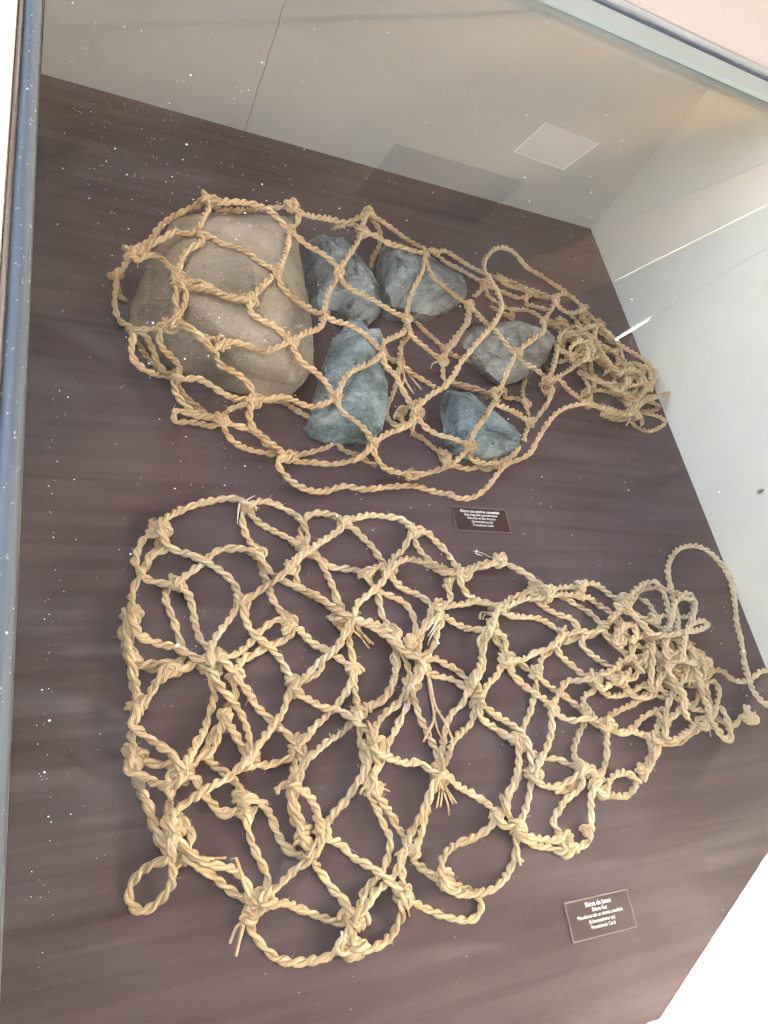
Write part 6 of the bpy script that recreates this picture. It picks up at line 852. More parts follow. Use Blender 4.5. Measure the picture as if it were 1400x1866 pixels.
7692,2709,141 7756,2718,146 7820,2730,141 7883,2744,129 7943,2764,116 7997,2798,103 8045,2840,90 8099,2874,78 8159,2896,66 8221,2915,55 8284,2931,47 8348,2942,43 8412,2949,42 8478,2951,42 8543,2949,44 8605,2937,56 8659,2910,80 8710,2877,105 8762,2845,126 8824,2826,126 8887,2815,114 8949,2803,98 9011,2788,84 9071,2768,70 9109,2721,74 9094,2662,92 9064,2606,106 9027,2553,117 8988,2501,120 8955,2446,112 8925,2392,92 8889,2340,74
8803,2776,161 8866,2789,174 8931,2804,177 8995,2814,168 9058,2806,154 9092,2754,148 9076,2692,161 9045,2636,177 9010,2582,189 8972,2528,195 8932,2475,193 8897,2422,179 8863,2368,161
7632,2687,198 7688,2719,213 7747,2749,216 7805,2778,207 7862,2808,195 7919,2839,182 7975,2870,169 8033,2899,157 8093,2924,145 8153,2949,134 8214,2971,123 8275,2991,110 8338,3008,99 8402,3022,91 8466,3025,97 8512,2985,117 8541,2927,121 8568,2868,110 8568,2804,109 8546,2744,125 8519,2687,143 8490,2630,161 8462,2574,179 8439,2514,194 8434,2450,191 8438,2388,168 8427,2327,147
8100,1740,386 8043,1761,398 8012,1799,411 8058,1839,420 8107,1874,433 8163,1901,434 8221,1921,426 8278,1943,416 8334,1969,406
8918,1970,45 8952,1920,44 8977,1866,49 8977,1809,68 8969,1753,90 8973,1698,112 9001,1646,125
8609,2034,174 8629,1976,196 8641,1918,222 8647,1858,247 8646,1798,272 8637,1737,293 8637,1673,297 8634,1611,278 8601,1561,254 8559,1515,236
7949,1856,318 7921,1801,334 7893,1747,351 7874,1688,362 7876,1626,360 7896,1566,350 7901,1506,367 7914,1448,389 7928,1388,400 7948,1328,396 7964,1271,376 7965,1213,350 7965,1156,323 7980,1100,298 8010,1050,274 8037,997,253
7226,2117,311 7253,2175,307 7279,2231,325 7327,2269,342 7387,2291,340 7450,2301,331 7511,2287,328 7528,2232,346 7502,2177,365 7465,2125,374 7419,2081,367 7370,2043,351
7915,1980,405 7899,1917,425 7899,1857,451 7953,1827,477 8014,1801,488 8072,1769,476 8133,1744,458 8198,1728,442 8263,1717,426 8328,1703,413
7962,1763,399 7905,1788,413 7853,1820,429 7832,1877,443 7837,1939,455 7862,1995,468 7907,2040,465 7959,2075,453 8015,2102,440 8073,2124,428 8134,2139,415 8196,2142,404 8254,2121,398 8280,2066,405 8271,2004,407 8275,1943,390
8438,1941,341 8421,1879,352 8408,1816,359 8406,1752,357 8416,1689,344 8429,1627,329 8441,1565,314 8453,1504,297 8461,1442,280 8461,1379,264 8465,1317,247 8482,1256,230 8503,1196,219 8496,1133,228 8470,1075,242 8443,1019,256 8440,956,266 8472,901,257 8513,853,242 8553,804,227 8595,757,212 8645,718,198 8701,688,187 8763,690,176 8806,737,163 8839,790,150 8870,846,136 8896,904,124 8909,967,119 8920,1030,110 8926,1093,94 8922,1156,79
8986,2700,200 8920,2706,208 8855,2713,216 8789,2717,223 8723,2710,229 8662,2686,236 8604,2654,244 8550,2617,252 8499,2576,261 8455,2526,270 8422,2469,272 8393,2411,263 8364,2352,249 8326,2300,235 8268,2272,223 8205,2255,213
7467,2629,355 7481,2567,368 7502,2505,377 7525,2445,384 7543,2384,400 7568,2326,418 7593,2267,435 7604,2205,451 7628,2148,467 7681,2114,485 7741,2094,501 7803,2081,516 7868,2077,526 7933,2080,524 7998,2087,516 8062,2096,507 8126,2107,498 8190,2119,489 8254,2130,480 8319,2137,470 8384,2141,461 8448,2143,452 8513,2147,442 8578,2155,433 8642,2167,425 8705,2181,416 8768,2198,407 8829,2221,400 8885,2252,393 8861,2290,396 8797,2299,405 8732,2298,414 8668,2290,423 8604,2277,431 8541,2259,440 8481,2235,449 8422,2207,457 8366,2174,466 8314,2135,476 8266,2092,487 8222,2046,497 8178,1997,508 8135,1949,520 8093,1901,531 8052,1850,541 8013,1799,550 7974,1746,547 7927,1702,536
"""
BAG_FLAT_KNOTS = """
1403,3617,101 1.25
2414,3935,101 1.00
2467,3373,101 1.00
1537,2989,101 1.00
2250,2775,101 1.05
2743,2548,101 1.00
1104,2632,101 1.20
2865,3204,101 1.00
2993,3474,101 0.95
1843,2076,101 1.15
1501,2101,101 1.00
1940,2219,101 0.90
2104,1981,101 1.10
2710,1826,101 1.10
1141,1749,101 1.10
1969,1576,101 1.00
2171,1134,101 1.15
2678,1206,101 1.15
1090,1272,101 1.20
1534,1073,101 1.25
1412,555,101 1.25
2062,787,101 1.05
2104,643,101 0.95
1457,339,101 0.80
2145,-108,101 1.30
2057,-195,101 1.10
3598,3787,101 1.05
4573,3697,101 1.10
4086,3166,101 1.10
3792,3109,101 0.95
3523,2549,101 1.10
3299,2571,101 0.90
5100,3136,101 1.15
4014,2365,101 1.10
4656,2668,101 1.10
4894,2982,101 0.80
3431,1955,101 1.10
4216,2257,101 1.10
4308,2032,101 1.15
3517,1140,101 1.40
4107,1747,101 1.15
3406,1507,101 0.95
4933,1695,101 1.15
4949,1535,101 1.20
4237,757,101 1.20
2622,378,101 1.15
2836,392,101 1.15
3444,700,101 1.10
3581,-285,101 1.15
4055,-234,101 1.00
3784,71,101 0.90
3025,-417,101 1.35
2976,-629,101 1.25
5785,3321,101 1.15
5567,2641,101 1.20
5420,2466,101 1.00
5490,1972,101 1.15
6482,2275,101 1.10
6402,2837,101 1.20
6233,2898,101 1.10
7027,2947,101 1.10
6978,2812,101 0.80
7201,2341,101 1.05
7760,2700,101 1.20
5901,1799,101 1.10
6773,1677,101 1.15
7221,1641,101 1.25
7520,2372,101 0.90
7177,2071,320 0.90
5375,999,101 1.10
5473,632,101 1.15
5995,1354,101 1.10
6501,1263,101 1.10
6776,1074,101 1.10
6194,616,101 1.15
6328,391,101 1.25
6391,496,101 0.90
4867,271,101 1.10
5080,97,101 1.30
5677,-90,101 1.15
5698,-203,101 1.10
6036,-49,72 0.80
6586,1060,305 1.10
7702,1476,101 1.10
7742,1058,101 1.20
7457,826,101 1.20
8565,973,101 1.00
9367,976,101 1.30
8277,911,258 0.80
7098,507,104 0.80
7735,2723,101 1.25
8200,2434,101 1.10
7530,2368,101 1.10
8480,2342,101 0.80
7963,2228,101 1.00
7718,1827,101 1.20
8098,1835,101 1.15
8427,1810,101 1.30
8787,1772,169 1.20
8695,2054,101 0.90
8812,1653,136 1.10
8202,1644,101 1.10
8103,1892,179 1.00
7212,2113,325 1.00
8257,2065,101 1.00
8284,1834,115 1.00
"""
BAG_FLAT_ENDS = """
f 1401,3706,91 1384,3750,79 1349,3776,67
f 1407,3673,91 1391,3698,113 1391,3737,77 1379,3786,67
w 2381,4003,91 2418,4037,80 2455,4070,69 2497,4100,60 2540,4127,51
w 2284,3908,294 2329,3902,294 2374,3895,294 2416,3877,294 2453,3849,294 2488,3820,294
w 2289,3913,218 2276,3863,218 2265,3813,218 2256,3762,218 2249,3711,218 2242,3661,218
w 2393,3948,91 2369,3908,105 2345,3865,109 2327,3821,114 2350,3781,129
f 1142,1751,91 1115,1754,134 1086,1758,176 1067,1768,135 1056,1760,89 1046,1744,43
f 1068,1579,392 1031,1544,392 988,1517,392
f 1049,1371,316 988,1334,316
f 1452,2266,180 1424,2246,180
f 2216,1717,193 2175,1684,193 2150,1637,193
f 2213,1702,198 2238,1737,198 2242,1777,198 2224,1816,198
f 1379,2013,372 1399,2045,372 1408,2081,372
t 1414,556,91 1416,539,137 1417,522,183 1419,505,229 1420,487,275 1423,469,320 1429,448,364 1443,426,379 1475,395,371 1510,362,368 1551,336,360 1594,321,341 1634,313,316 1663,311,276 1686,307,272 1715,304,251 1730,306,205 1745,307,158 1760,309,111 1775,310,65 1795,311,25 1844,306,25 1893,301,25
t 2022,-71,268 2003,-22,268 1985,26,268 1971,76,268 1960,127,268 1948,177,268 1934,227,268 1919,277,268
f 1585,599,133 1588,568,133 1585,611,133
f 2173,680,231 2229,704,231 2285,691,231
f 1953,280,165 1888,279,165
t 2060,-196,91 2020,-215,106 1988,-236,82 1976,-250,38 1943,-273,25 1914,-310,25 1891,-351,25 1868,-392,25
t 1992,-262,81 1973,-308,81 1955,-355,81 1936,-402,81 1919,-449,81 1901,-496,81
t 3527,2553,91 3507,2520,122 3487,2488,153 3466,2457,185 3447,2424,217 3432,2390,249 3425,2355,282 3448,2350,256 3477,2353,216 3514,2342,187 3542,2346,146 3569,2350,105 3597,2352,65 3627,2349,26 3653,2309,25 3678,2267,25 3704,2224,25
t 3545,2552,91 3536,2517,126 3526,2481,162 3533,2437,172 3540,2398,186 3547,2380,190 3574,2386,147 3600,2391,103 3609,2385,98 3595,2362,142 3581,2339,186 3605,2344,150 3633,2352,107 3661,2359,64 3696,2329,54 3731,2299,41 3767,2272,25
t 3545,2552,91 3531,2518,124 3516,2483,157 3501,2448,190 3498,2417,206 3526,2405,166 3556,2403,126 3589,2395,90 3627,2379,61 3663,2345,56 3695,2312,42 3723,2282,25
w 4666,2599,91 4635,2573,118 4604,2547,145 4573,2520,172 4542,2494,198 4511,2467,224 4479,2441,249 4446,2416,274 4412,2391,298 4376,2364,302 4336,2336,298 4297,2309,292
w 4508,2469,357 4476,2428,357 4444,2387,357 4411,2347,357 4376,2308,357 4339,2272,357 4302,2235,357
w 5502,3483,53 5469,3452,53 5484,3428,53 5527,3415,53 5570,3402,53
t 5297,2589,83 5282,2552,83 5266,2515,83
t 4314,2035,91 4304,2002,126 4294,1970,163 4283,1937,198 4300,1929,176 4326,1931,134 4353,1933,93 4379,1935,51 4360,1921,84 4336,1906,125 4312,1890,165 4288,1875,206 4265,1857,245 4242,1836,284 4235,1810,294 4258,1807,253 4283,1812,210 4308,1817,168 4333,1821,125 4341,1812,110 4329,1786,127 4353,1782,84 4376,1774,43 4384,1733,25 4383,1683,25 4382,1634,25 4381,1584,25 4380,1535,25 4380,1485,25 4380,1436,25 4379,1386,25 4377,1337,25 4379,1287,25 4385,1238,26 4386,1193,47 4371,1168,85 4359,1140,124 4362,1100,151 4366,1058,176
t 4255,1880,260 4262,1830,260 4269,1779,260 4273,1729,260 4273,1679,260 4271,1628,260 4269,1578,260 4269,1527,260 4274,1477,260 4289,1428,260 4310,1383,260 4333,1338,260 4353,1291,260 4369,1243,260 4383,1195,260 4396,1146,260 4410,1097,260
t 4337,1447,113 4325,1399,113 4312,1350,113 4288,1307,113 4256,1268,113 4222,1232,113 4189,1194,113 4157,1156,113 4126,1117,113
t 3521,1142,91 3503,1162,133 3512,1196,120 3533,1216,79 3533,1225,80 3511,1224,126 3490,1223,171 3468,1222,216 3447,1224,261 3425,1233,306 3404,1249,348 3418,1278,315 3420,1322,297 3415,1372,292
t 3486,1130,91 3479,1145,139 3479,1161,176 3504,1175,135 3529,1189,94 3555,1206,56 3580,1245,38 3564,1247,75 3543,1243,120 3521,1239,166 3499,1234,211 3478,1230,256 3456,1226,301 3443,1250,320 3424,1269,348 3433,1302,312 3434,1341,291
w 3999,2156,46 3963,2129,64 3927,2099,75 3921,2064,76 3914,2037,108 3903,2013,148
w 3403,1510,91 3371,1531,114 3359,1562,84 3328,1584,59
w 3417,1493,91 3426,1461,120 3438,1434,139 3468,1432,106 3497,1431,73
w 3422,1523,91 3464,1523,133 3444,1571,137
w 4540,2400,234 4505,2364,234 4470,2328,234 4435,2291,234 4404,2252,234 4377,2210,234 4352,2166,234
f 3091,1288,206 3122,1311,206 3097,1331,206
f 2988,1245,250 2980,1287,250 3006,1258,250
f 2768,1065,362 2754,1073,362
t 4238,737,91 4214,712,127 4190,687,162 4166,661,198 4143,632,232 4154,623,210 4178,621,166 4202,620,123 4226,618,79 4250,616,36 4244,570,25 4225,524,25 4201,480,25 4178,436,25
t 4238,737,91 4218,712,128 4198,687,166 4179,662,203 4160,634,239 4179,629,207 4204,628,165 4228,627,122 4253,626,80 4278,625,38 4283,581,25 4270,534,25 4251,489,25 4232,443,25
t 4238,737,91 4220,711,130 4203,685,169 4185,658,207 4209,634,177 4225,610,159 4251,605,117 4277,601,74 4304,586,35 4317,545,25 4326,496,25 4330,446,25 4325,396,25 4315,347,25
t 4256,735,91 4241,708,129 4228,680,167 4243,641,165 4263,625,141 4290,620,100 4317,615,59 4342,582,37 4362,544,25 4378,498,25 4395,451,25
t 4256,735,91 4242,710,132 4230,682,171 4250,642,171 4280,619,141 4308,614,100 4336,609,59 4361,571,49 4389,536,32 4415,496,25 4440,453,25
t 3789,71,91 3746,77,111 3704,83,130 3660,89,149 3615,87,160 3588,75,130 3557,59,113
t 3449,701,91 3463,699,124 3496,703,89 3534,707,62 3579,706,46 3622,692,31 3663,671,25
t 3449,701,91 3483,710,102 3523,719,68 3573,731,51 3622,745,36
t 3449,701,91 3409,708,128 3368,718,163 3324,730,177 3283,715,186 3255,671,174
t 3586,-285,91 3577,-313,130 3568,-340,169 3558,-371,205 3546,-405,237 3563,-428,205 3584,-435,161 3606,-442,118 3627,-449,75 3648,-456,32 3653,-498,25
t 2840,392,91 2807,374,125 2772,351,153 2739,323,178 2711,303,215 2685,286,255 2655,255,280 2625,220,295 2593,181,290 2571,186,256 2575,211,211 2580,234,166
f 3054,568,132 3043,549,132
f 3289,963,139 3290,977,139 3300,934,139
f 4045,425,136 4048,397,136
t 3030,-418,91 3029,-434,137 3027,-452,183 3034,-483,179 3053,-495,135 3071,-506,91 3090,-517,47
t 3050,-386,91 3047,-402,141 3064,-424,148 3089,-434,103 3113,-444,58 3114,-492,36
f 2829,-532,255 2794,-568,262 2792,-525,279
f 3366,-670,160 3357,-679,160
w 2838,-477,255 2824,-521,275 2796,-560,286 2772,-599,267
w 2987,-410,91 2962,-424,136 2935,-445,178 2908,-463,220 2881,-476,264 2854,-492,308 2829,-521,327
w 5790,3315,91 5742,3320,109 5694,3325,127 5670,3340,120 5685,3366,79 5673,3395,51 5633,3424,43 5587,3447,43 5538,3462,43 5488,3468,43 5437,3473,43
t 5534,2579,91 5491,2573,117 5449,2579,118 5403,2587,116 5361,2580,143 5350,2586,134 5367,2603,90 5376,2621,45 5348,2624,25 5314,2590,25 5297,2543,25
t 5507,2561,91 5464,2558,115 5427,2567,113 5383,2577,109 5375,2588,70 5340,2555,67 5311,2515,75
f 6926,1768,46 6895,1784,69 6902,1791,100
t 6143,534,46 6099,517,72 6054,496,95 6011,476,119 5968,452,141 5940,422,133 5922,390,110
t 5087,97,91 5057,119,123 5029,147,150 5040,170,124 5065,181,82 5085,200,44 5082,234,34 5052,244,73 5022,254,111 4993,264,150 4963,274,188 4949,318,194 4944,363,185 4965,382,147 4991,394,106 5004,420,76 4977,442,105 4987,458,84 5011,474,43
t 5073,113,91 5039,139,120 5024,165,121 5047,180,77 5051,211,48 5018,227,83 4987,238,121 4956,246,161 4928,266,190 4918,315,186 4925,357,164 4951,371,122 4978,384,81 4957,407,107 4983,423,66 4995,454,44
t 5087,97,91 5058,124,124 5038,162,142 5058,184,108 5085,197,65 5099,229,35 5084,257,47 5053,270,85 5022,279,126 4991,286,166 4963,309,193 4954,359,188 4969,397,157 4992,420,118 5016,437,80 4986,459,117
t 5013,-94,114 5014,-147,114 5024,-198,114 5066,-229,114
t 5002,-135,113 5011,-177,113 5018,-220,113 5019,-263,113
t 5706,-203,91 5670,-237,108 5663,-270,99 5686,-292,58
t 5978,-110,164 5995,-163,164 5952,-180,164
t 9380,977,91 9427,963,82 9475,957,74 9521,964,64 9563,986,54 9603,1013,45 9644,1040,36
t 8576,974,91 8541,945,112 8506,917,133 8506,898,126 8541,889,92 8576,880,58 8539,867,89 8502,854,119 8464,841,149 8435,812,172 8415,768,184
t 8048,1607,46 8029,1579,79 8014,1548,112 7992,1524,146 7966,1506,181 7963,1476,209 7943,1456,241 7914,1440,276 7886,1424,311
w 8183,2241,203 8231,2255,216 8274,2267,241 8315,2276,266 8357,2287,237 8398,2298,209 8439,2309,180 8481,2320,151 8522,2331,122 8564,2342,93
w 8190,2204,203 8172,2197,248 8153,2189,292 8134,2182,336 8115,2179,380 8137,2187,376 8176,2202,351 8216,2216,326 8255,2230,301 8294,2244,277 8333,2258,251 8372,2272,225 8410,2286,198 8448,2300,172 8487,2314,146 8525,2328,120 8564,2342,93
"""

def pts3(line): return np.array([[int(c) for c in p.split(',')] for p in line.split()], float) / 10000

# ------------------------------------------------------------------ stones
def stone_mesh(name, hulls, voxel, rough, smooth_n, seed):
    """Blocks hulled from the given points, joined by a fine remesh, then chipped and weathered."""
    bm = bmesh.new()
    for pts in hulls:
        vs = [bm.verts.new(p) for p in pts]
        r = bmesh.ops.convex_hull(bm, input=vs)
        junk = list({v for v in r['geom_interior'] + r['geom_unused'] if isinstance(v, bmesh.types.BMVert)})
        bmesh.ops.delete(bm, geom=junk, context='VERTS')
    if seed != 1 and len(hulls) == 1:
        # knock flat faces off the block, as quarrying does
        rnd = random.Random(seed * 17)
        cen = sum((v.co for v in bm.verts), Vector()) / len(bm.verts)
        for k in range(9):
            a = rnd.uniform(0, 6.283); z = rnd.uniform(.25, .95); h = math.sqrt(1 - z * z)
            no = Vector((math.cos(a) * h, math.sin(a) * h, z)); far = max((v.co - cen).dot(no) for v in bm.verts)
            bmesh.ops.bisect_plane(bm, geom=bm.verts[:] + bm.edges[:] + bm.faces[:], plane_co=cen + no * far * rnd.uniform(.80, .95), plane_no=no, clear_outer=True)
            r = bmesh.ops.convex_hull(bm, input=bm.verts[:])
            junk = list({v for v in r['geom_interior'] + r['geom_unused'] if isinstance(v, bmesh.types.BMVert)})
            if junk: bmesh.ops.delete(bm, geom=junk, context='VERTS')
    if seed != 1:      # broken stones keep their crisp arrises
        for k in range(9):
            bmesh.ops.triangulate(bm, faces=bm.faces[:])
            long_ = [e for e in bm.edges if e.calc_length() > .0052]
            if not long_: break
            bmesh.ops.subdivide_edges(bm, edges=long_, cuts=1)
        bmesh.ops.triangulate(bm, faces=bm.faces[:]); bm.normal_update()
    me2 = bpy.data.meshes.new(name); bm.to_mesh(me2); bm.free()
    o = bpy.data.objects.new(name, me2); bpy.context.scene.collection.objects.link(o)
    if seed == 1:
        m = o.modifiers.new('remesh', 'REMESH'); m.mode = 'VOXEL'; m.voxel_size = voxel
        sm_ = o.modifiers.new('smooth', 'SMOOTH'); sm_.factor = .5; sm_.iterations = smooth_n
        old = me2; me2 = bpy.data.meshes.new_from_object(o.evaluated_get(bpy.context.evaluated_depsgraph_get())); me2.name = name
        o.modifiers.clear(); o.data = me2; bpy.data.meshes.remove(old)
    off = Vector((seed * 7.3, seed * 3.1, seed * 1.7)); chip = .22 if seed == 1 else 1.
    def facet(q, sc):
        q = q * sc; d, p = noise.voronoi(q); P = p[0]
        h = Vector((noise.noise(P * 3.1), noise.noise(P * 3.7 + Vector((9, 2, 4))), noise.noise(P * 4.3 + Vector((3, 7, 5)))))
        return max(-1., min(1., (q - P).dot(h) * 2.6 + h.x * .9))
    out = []
    for c, nrm in [(v.co.copy(), v.normal.copy()) for v in me2.vertices]:
        q = c + off
        wq = q + Vector((noise.noise(q * 30), noise.noise(q * 30 + Vector((4, 4, 4))), noise.noise(q * 30 + Vector((8, 1, 3))))) * .006
        d = noise.noise(q * 13) * (.55 if seed == 1 else .3) + noise.noise(q * 34) * .25
        d += (facet(wq, 26) * .55 + facet(wq, 60) * .22) * chip
        d += noise.noise(q * 110) * .10 + noise.noise(q * 260) * .07
        p = c + nrm * (d - .2) * rough
        out += (p.x, p.y, max(p.z, .0008))
    me2.vertices.foreach_set('co', out)
    me2.polygons.foreach_set('use_smooth', [True] * len(me2.polygons))
    if seed != 1: me2.set_sharp_from_angle(angle=math.radians(20))
    me2.update()
    return o

STONE_INFO = {
 'big': ('boulder', 'large smooth tan boulder in the left end of the net bag', 'boulder', M_BIG),
 'a': ('stone', 'upright grey stone with rounded top, right beside the tan boulder', 'stone', M_GREY),
 'b': ('stone', 'angular grey stone with a slanting ridge at the back edge of the net', 'stone', M_GREY),
 'c': ('stone', 'tall blue-grey wedge stone with a pointed top, nearest right of the boulder at the front', 'stone', M_BLUE),
 'd': ('stone', 'pale grey flat-topped stone with a shadowed underside, nearest the tangled ropes', 'stone', M_PALE),
 'e': ('stone', 'small triangular blue-green stone at the front edge of the net', 'stone', M_BLUE)}
for key, (p, vox, rough, sm, seed) in STONES.items():
    nm, lab, cat, mat = STONE_INFO[key]
    o = stone_mesh(nm, [[Vector(q) / 10000 for q in h] for h in p], vox, rough, sm, seed)
    o.data.materials.append(mat); tag(o, lab, cat, None if key == 'big' else 'quarried stones in the net bag')
    # put the origin at the foot of the stone
    vs = np.array([v.co for v in o.data.vertices]); c = Vector((vs[:, 0].mean(), vs[:, 1].mean(), 0))
    o.data.transform(Matrix.Translation(-c)); o.location = c

# ------------------------------------------------------------------ two-ply twisted rope
def resample(P, step):
    P = np.asarray(P, float)
    if len(P) > 2:
        q = np.vstack([2 * P[0] - P[1], P, 2 * P[-1] - P[-2]]); out = []
        for i in range(1, len(q) - 2):
            a, b, c, d = q[i - 1:i + 3]; n = max(2, int(np.linalg.norm(c - b) / step))
            t = (np.arange(n) / n)[:, None]
            out.append(.5 * (2 * b + (c - a) * t + (2 * a - 5 * b + 4 * c - d) * t * t + (3 * b - a - 3 * c + d) * t ** 3))
        P = np.vstack(out + [P[-1:]])
    s = np.concatenate([[0], np.cumsum(np.linalg.norm(np.diff(P, axis=0), axis=1))])
    n = max(3, int(s[-1] / step) + 1); t = np.linspace(0, s[-1], n)
    return np.stack([np.interp(t, s, P[:, k]) for k in range(3)], 1), t
def frames(C):
    T = np.gradient(C, axis=0); T /= np.linalg.norm(T, axis=1)[:, None] + 1e-12
    N = np.zeros_like(T); up = np.array([0, 0, 1.]); n = up - T[0] * (up @ T[0])
    if np.linalg.norm(n) < 1e-3: n = np.array([1., 0, 0])
    n /= np.linalg.norm(n)
    for i in range(len(C)):
        n = n - T[i] * (n @ T[i]); n /= np.linalg.norm(n) + 1e-12; N[i] = n
    return T, N, np.cross(T, N)
def rope_geo(P, rad, pitch, step=.0016, seg=8, closed=False, plies=2, ph=None, wob=1.):
    C, s = resample(P, step)
    T, N, B = frames(C); n = len(C)
    ph = random.random() * 6.28 if ph is None else ph
    sd_ = random.random() * 100
    wobble = np.array([[noise.noise(Vector((x * 55, sd_, k))) for k in range(3)] for x in s])
    th = ph - 2 * math.pi * s / pitch + wobble[:, 0] * 1.3 * wob
    thick = rad * (1 + wobble[:, 1] * .24 * wob)
    V, F, UV = [], [], []
    base = 0
    for p in range(plies):
        a = th + 2 * math.pi * p / plies
        off = .515 * thick * (1 + .12 * wobble[:, 2])
        c = C + off[:, None] * (np.cos(a)[:, None] * N + np.sin(a)[:, None] * B)
        r = thick * (.54 + .03 * (p % 2))
        t_, n_, b_ = frames(c)
        # keep the cross-section oriented outwards: a little flattened
        rad_dir = (c - C); rad_dir /= np.linalg.norm(rad_dir, axis=1)[:, None] + 1e-12
        rad_dir -= t_ * np.sum(rad_dir * t_, 1)[:, None]; rad_dir /= np.linalg.norm(rad_dir, axis=1)[:, None] + 1e-12
        tan = np.cross(t_, rad_dir)
        for j in range(seg):
            q = 2 * math.pi * j / seg
            V.append(c + r[:, None] * (math.cos(q) * rad_dir * 1.0 + math.sin(q) * tan * .98))
            UV.append(np.stack([s, np.full(n, (q / (2 * math.pi)) if q <= math.pi else 2 - q / math.pi + 0.0)], 1))
        i = np.arange(n - 1)
        for j in range(seg):
            k = (j + 1) % seg
            F.append(np.stack([base + j * n + i, base + k * n + i, base + k * n + i + 1, base + j * n + i + 1], 1))
        base += seg * n
    V = np.vstack(V); UV = np.vstack(UV); F = np.vstack(F)[:, ::-1].tolist()
    for p in range(plies):
        F.append([p * seg * n + j * n for j in range(seg)]); F.append([p * seg * n + j * n + n - 1 for j in range(seg)][::-1])
    return V, F, UV
def tube(P, r0, r1, seg=5, step=.002, flat=1.):
    C, s = resample(P, step); T, N, B = frames(C); n = len(C); V = []
    rr = r0 + (r1 - r0) * (s / max(s[-1], 1e-6))
    for j in range(seg):
        q = 2 * math.pi * j / seg; V.append(C + rr[:, None] * (math.cos(q) * N * flat + math.sin(q) * B))
    V = np.vstack(V); i = np.arange(n - 1)
    F = np.vstack([np.stack([j * n + i, j * n + i + 1, (j + 1) % seg * n + i + 1, (j + 1) % seg * n + i], 1) for j in range(seg)]).tolist()
    F += [[j * n for j in range(seg)], [j * n + n - 1 for j in range(seg)][::-1]]
    return V, F

def knot_curve(kind, D):
    t = np.linspace(0, 2 * math.pi, 46)
    if kind == 0: c = np.stack([np.sin(t) + 2 * np.sin(2 * t), np.cos(t) - 2 * np.cos(2 * t), -1.5 * np.sin(3 * t)], 1) * [.34, .27, .27]
    elif kind == 1: c = np.stack([(1.9 + np.cos(3 * t)) * np.cos(2 * t), (1.9 + np.cos(3 * t)) * np.sin(2 * t), np.sin(3 * t)], 1) * [.38, .25, .42]
    elif kind == 2:   # three wraps round the standing part
        t = np.linspace(0, 5.4 * math.pi, 70); u = t / t[-1] - .5
        c = np.stack([u * 1.9, .52 * np.cos(t) * (1 - .3 * abs(u)), .46 * np.sin(t) + .05], 1)
    elif kind == 3:
        t = np.linspace(0, 3.6 * math.pi, 60); u = t / t[-1] - .5
        c = np.stack([u * 1.3 + .22 * np.sin(2.2 * t), .60 * np.cos(t), .44 * np.sin(t) + .25 * u], 1)
    elif kind == 4: c = np.stack([(1.8 + .9 * np.cos(2.5 * t)) * np.cos(2 * t), (1.8 + .9 * np.cos(2.5 * t)) * np.sin(2 * t), 1.1 * np.sin(2.5 * t)], 1) * [.36, .30, .36]
    else: c = np.stack([np.sin(t) + 1.7 * np.sin(2 * t), np.cos(t) - 1.6 * np.cos(2 * t), -1.3 * np.sin(3 * t + .5)], 1) * [.30, .40, .3]
    return c * D
def knot_meshes(rad, mat, nvar=9):
    out = []
    for k in range(nvar):
        V, F, UV = rope_geo(knot_curve(k % 6, rad * 2.0), rad * .80, rad * 5.0, .0013, 8, wob=1.2)
        jit = np.array([random.uniform(.92, 1.1), random.uniform(.9, 1.1), 1.])
        o = mesh_obj('knot', V * jit, F, mat, None, True, UV); out.append(o.data); bpy.data.objects.remove(o)
    return out

def rope_bag(name, label, loc, cords, knots, ends, rad, pitch, mat):
    root = thing(name, label, 'rope net bag', loc); L = np.array(loc)
    allc = []
    for line in cords.strip().split('\n'):
        P = pts3(line) - L; allc.append(P)
        V, F, UV = rope_geo(P, rad * random.uniform(.93, 1.06), pitch * random.uniform(.88, 1.14))
        V[:, 2] = np.maximum(V[:, 2], .0003)
        mesh_obj('cord', V, F, mat, root, True, UV)
    kd = knot_meshes(rad, mat)
    for i, line in enumerate(knots.strip().split('\n')):
        p, sz = line.split(); p = pts3(p)[0] - L; sz = float(sz)
        k = bpy.data.objects.new('knot', random.choice(kd)); link(k, root)
        k.location = (p[0], p[1], max(p[2] + .001, rad * .9)); k.scale = (sz * 1.03,) * 3
        k.rotation_euler = (random.uniform(-.35, .35), random.uniform(-.35, .35), random.random() * 6.28)
    for line in ends.strip().split('\n'):
        t, rest = line.split(' ', 1); P = pts3(rest) - L
        if t[0] == 't':
            V, F = tube(P, .0019, .0014, 6, flat=.75); mesh_obj('frayed_end', V, F, M_STRAND, root, True)
        elif t == 'w':
            V, F = tube(P, .0016, .0005, 5, flat=.4); mesh_obj('frayed_end', V, F, M_SHRED, root, True)
        else:
            V, F = tube(P, .00045, .0002, 4); mesh_obj('loose_fibre', V, F, M_SHRED, root, True)
    # whiskers standing off the twist
    VV, FF, b = [], [], 0
    for k in range(1100):
        P = random.choice(allc); i = random.randrange(len(P)); c = P[i] + np.array([random.uniform(-.6, .6), random.uniform(-.6, .6), random.uniform(.2, .9)]) * rad
        a = random.random() * 6.28; l = random.uniform(.003, .008)
        d = np.array([math.cos(a), math.sin(a), random.uniform(-.1, .6)]) * l
        V, F = tube(np.array([c, c + d * .6 + [0, 0, .0007], c + d]), .00028, .00014, 3, .003)
        V[:, 2] = np.maximum(V[:, 2], .0002)
        VV.append(V); FF += [[q + b for q in f] for f in F]; b += len(V)
    o = mesh_obj('loose_fibres', np.vstack(VV), FF, M_STRAND, root); o['kind'] = 'stuff'
    return root
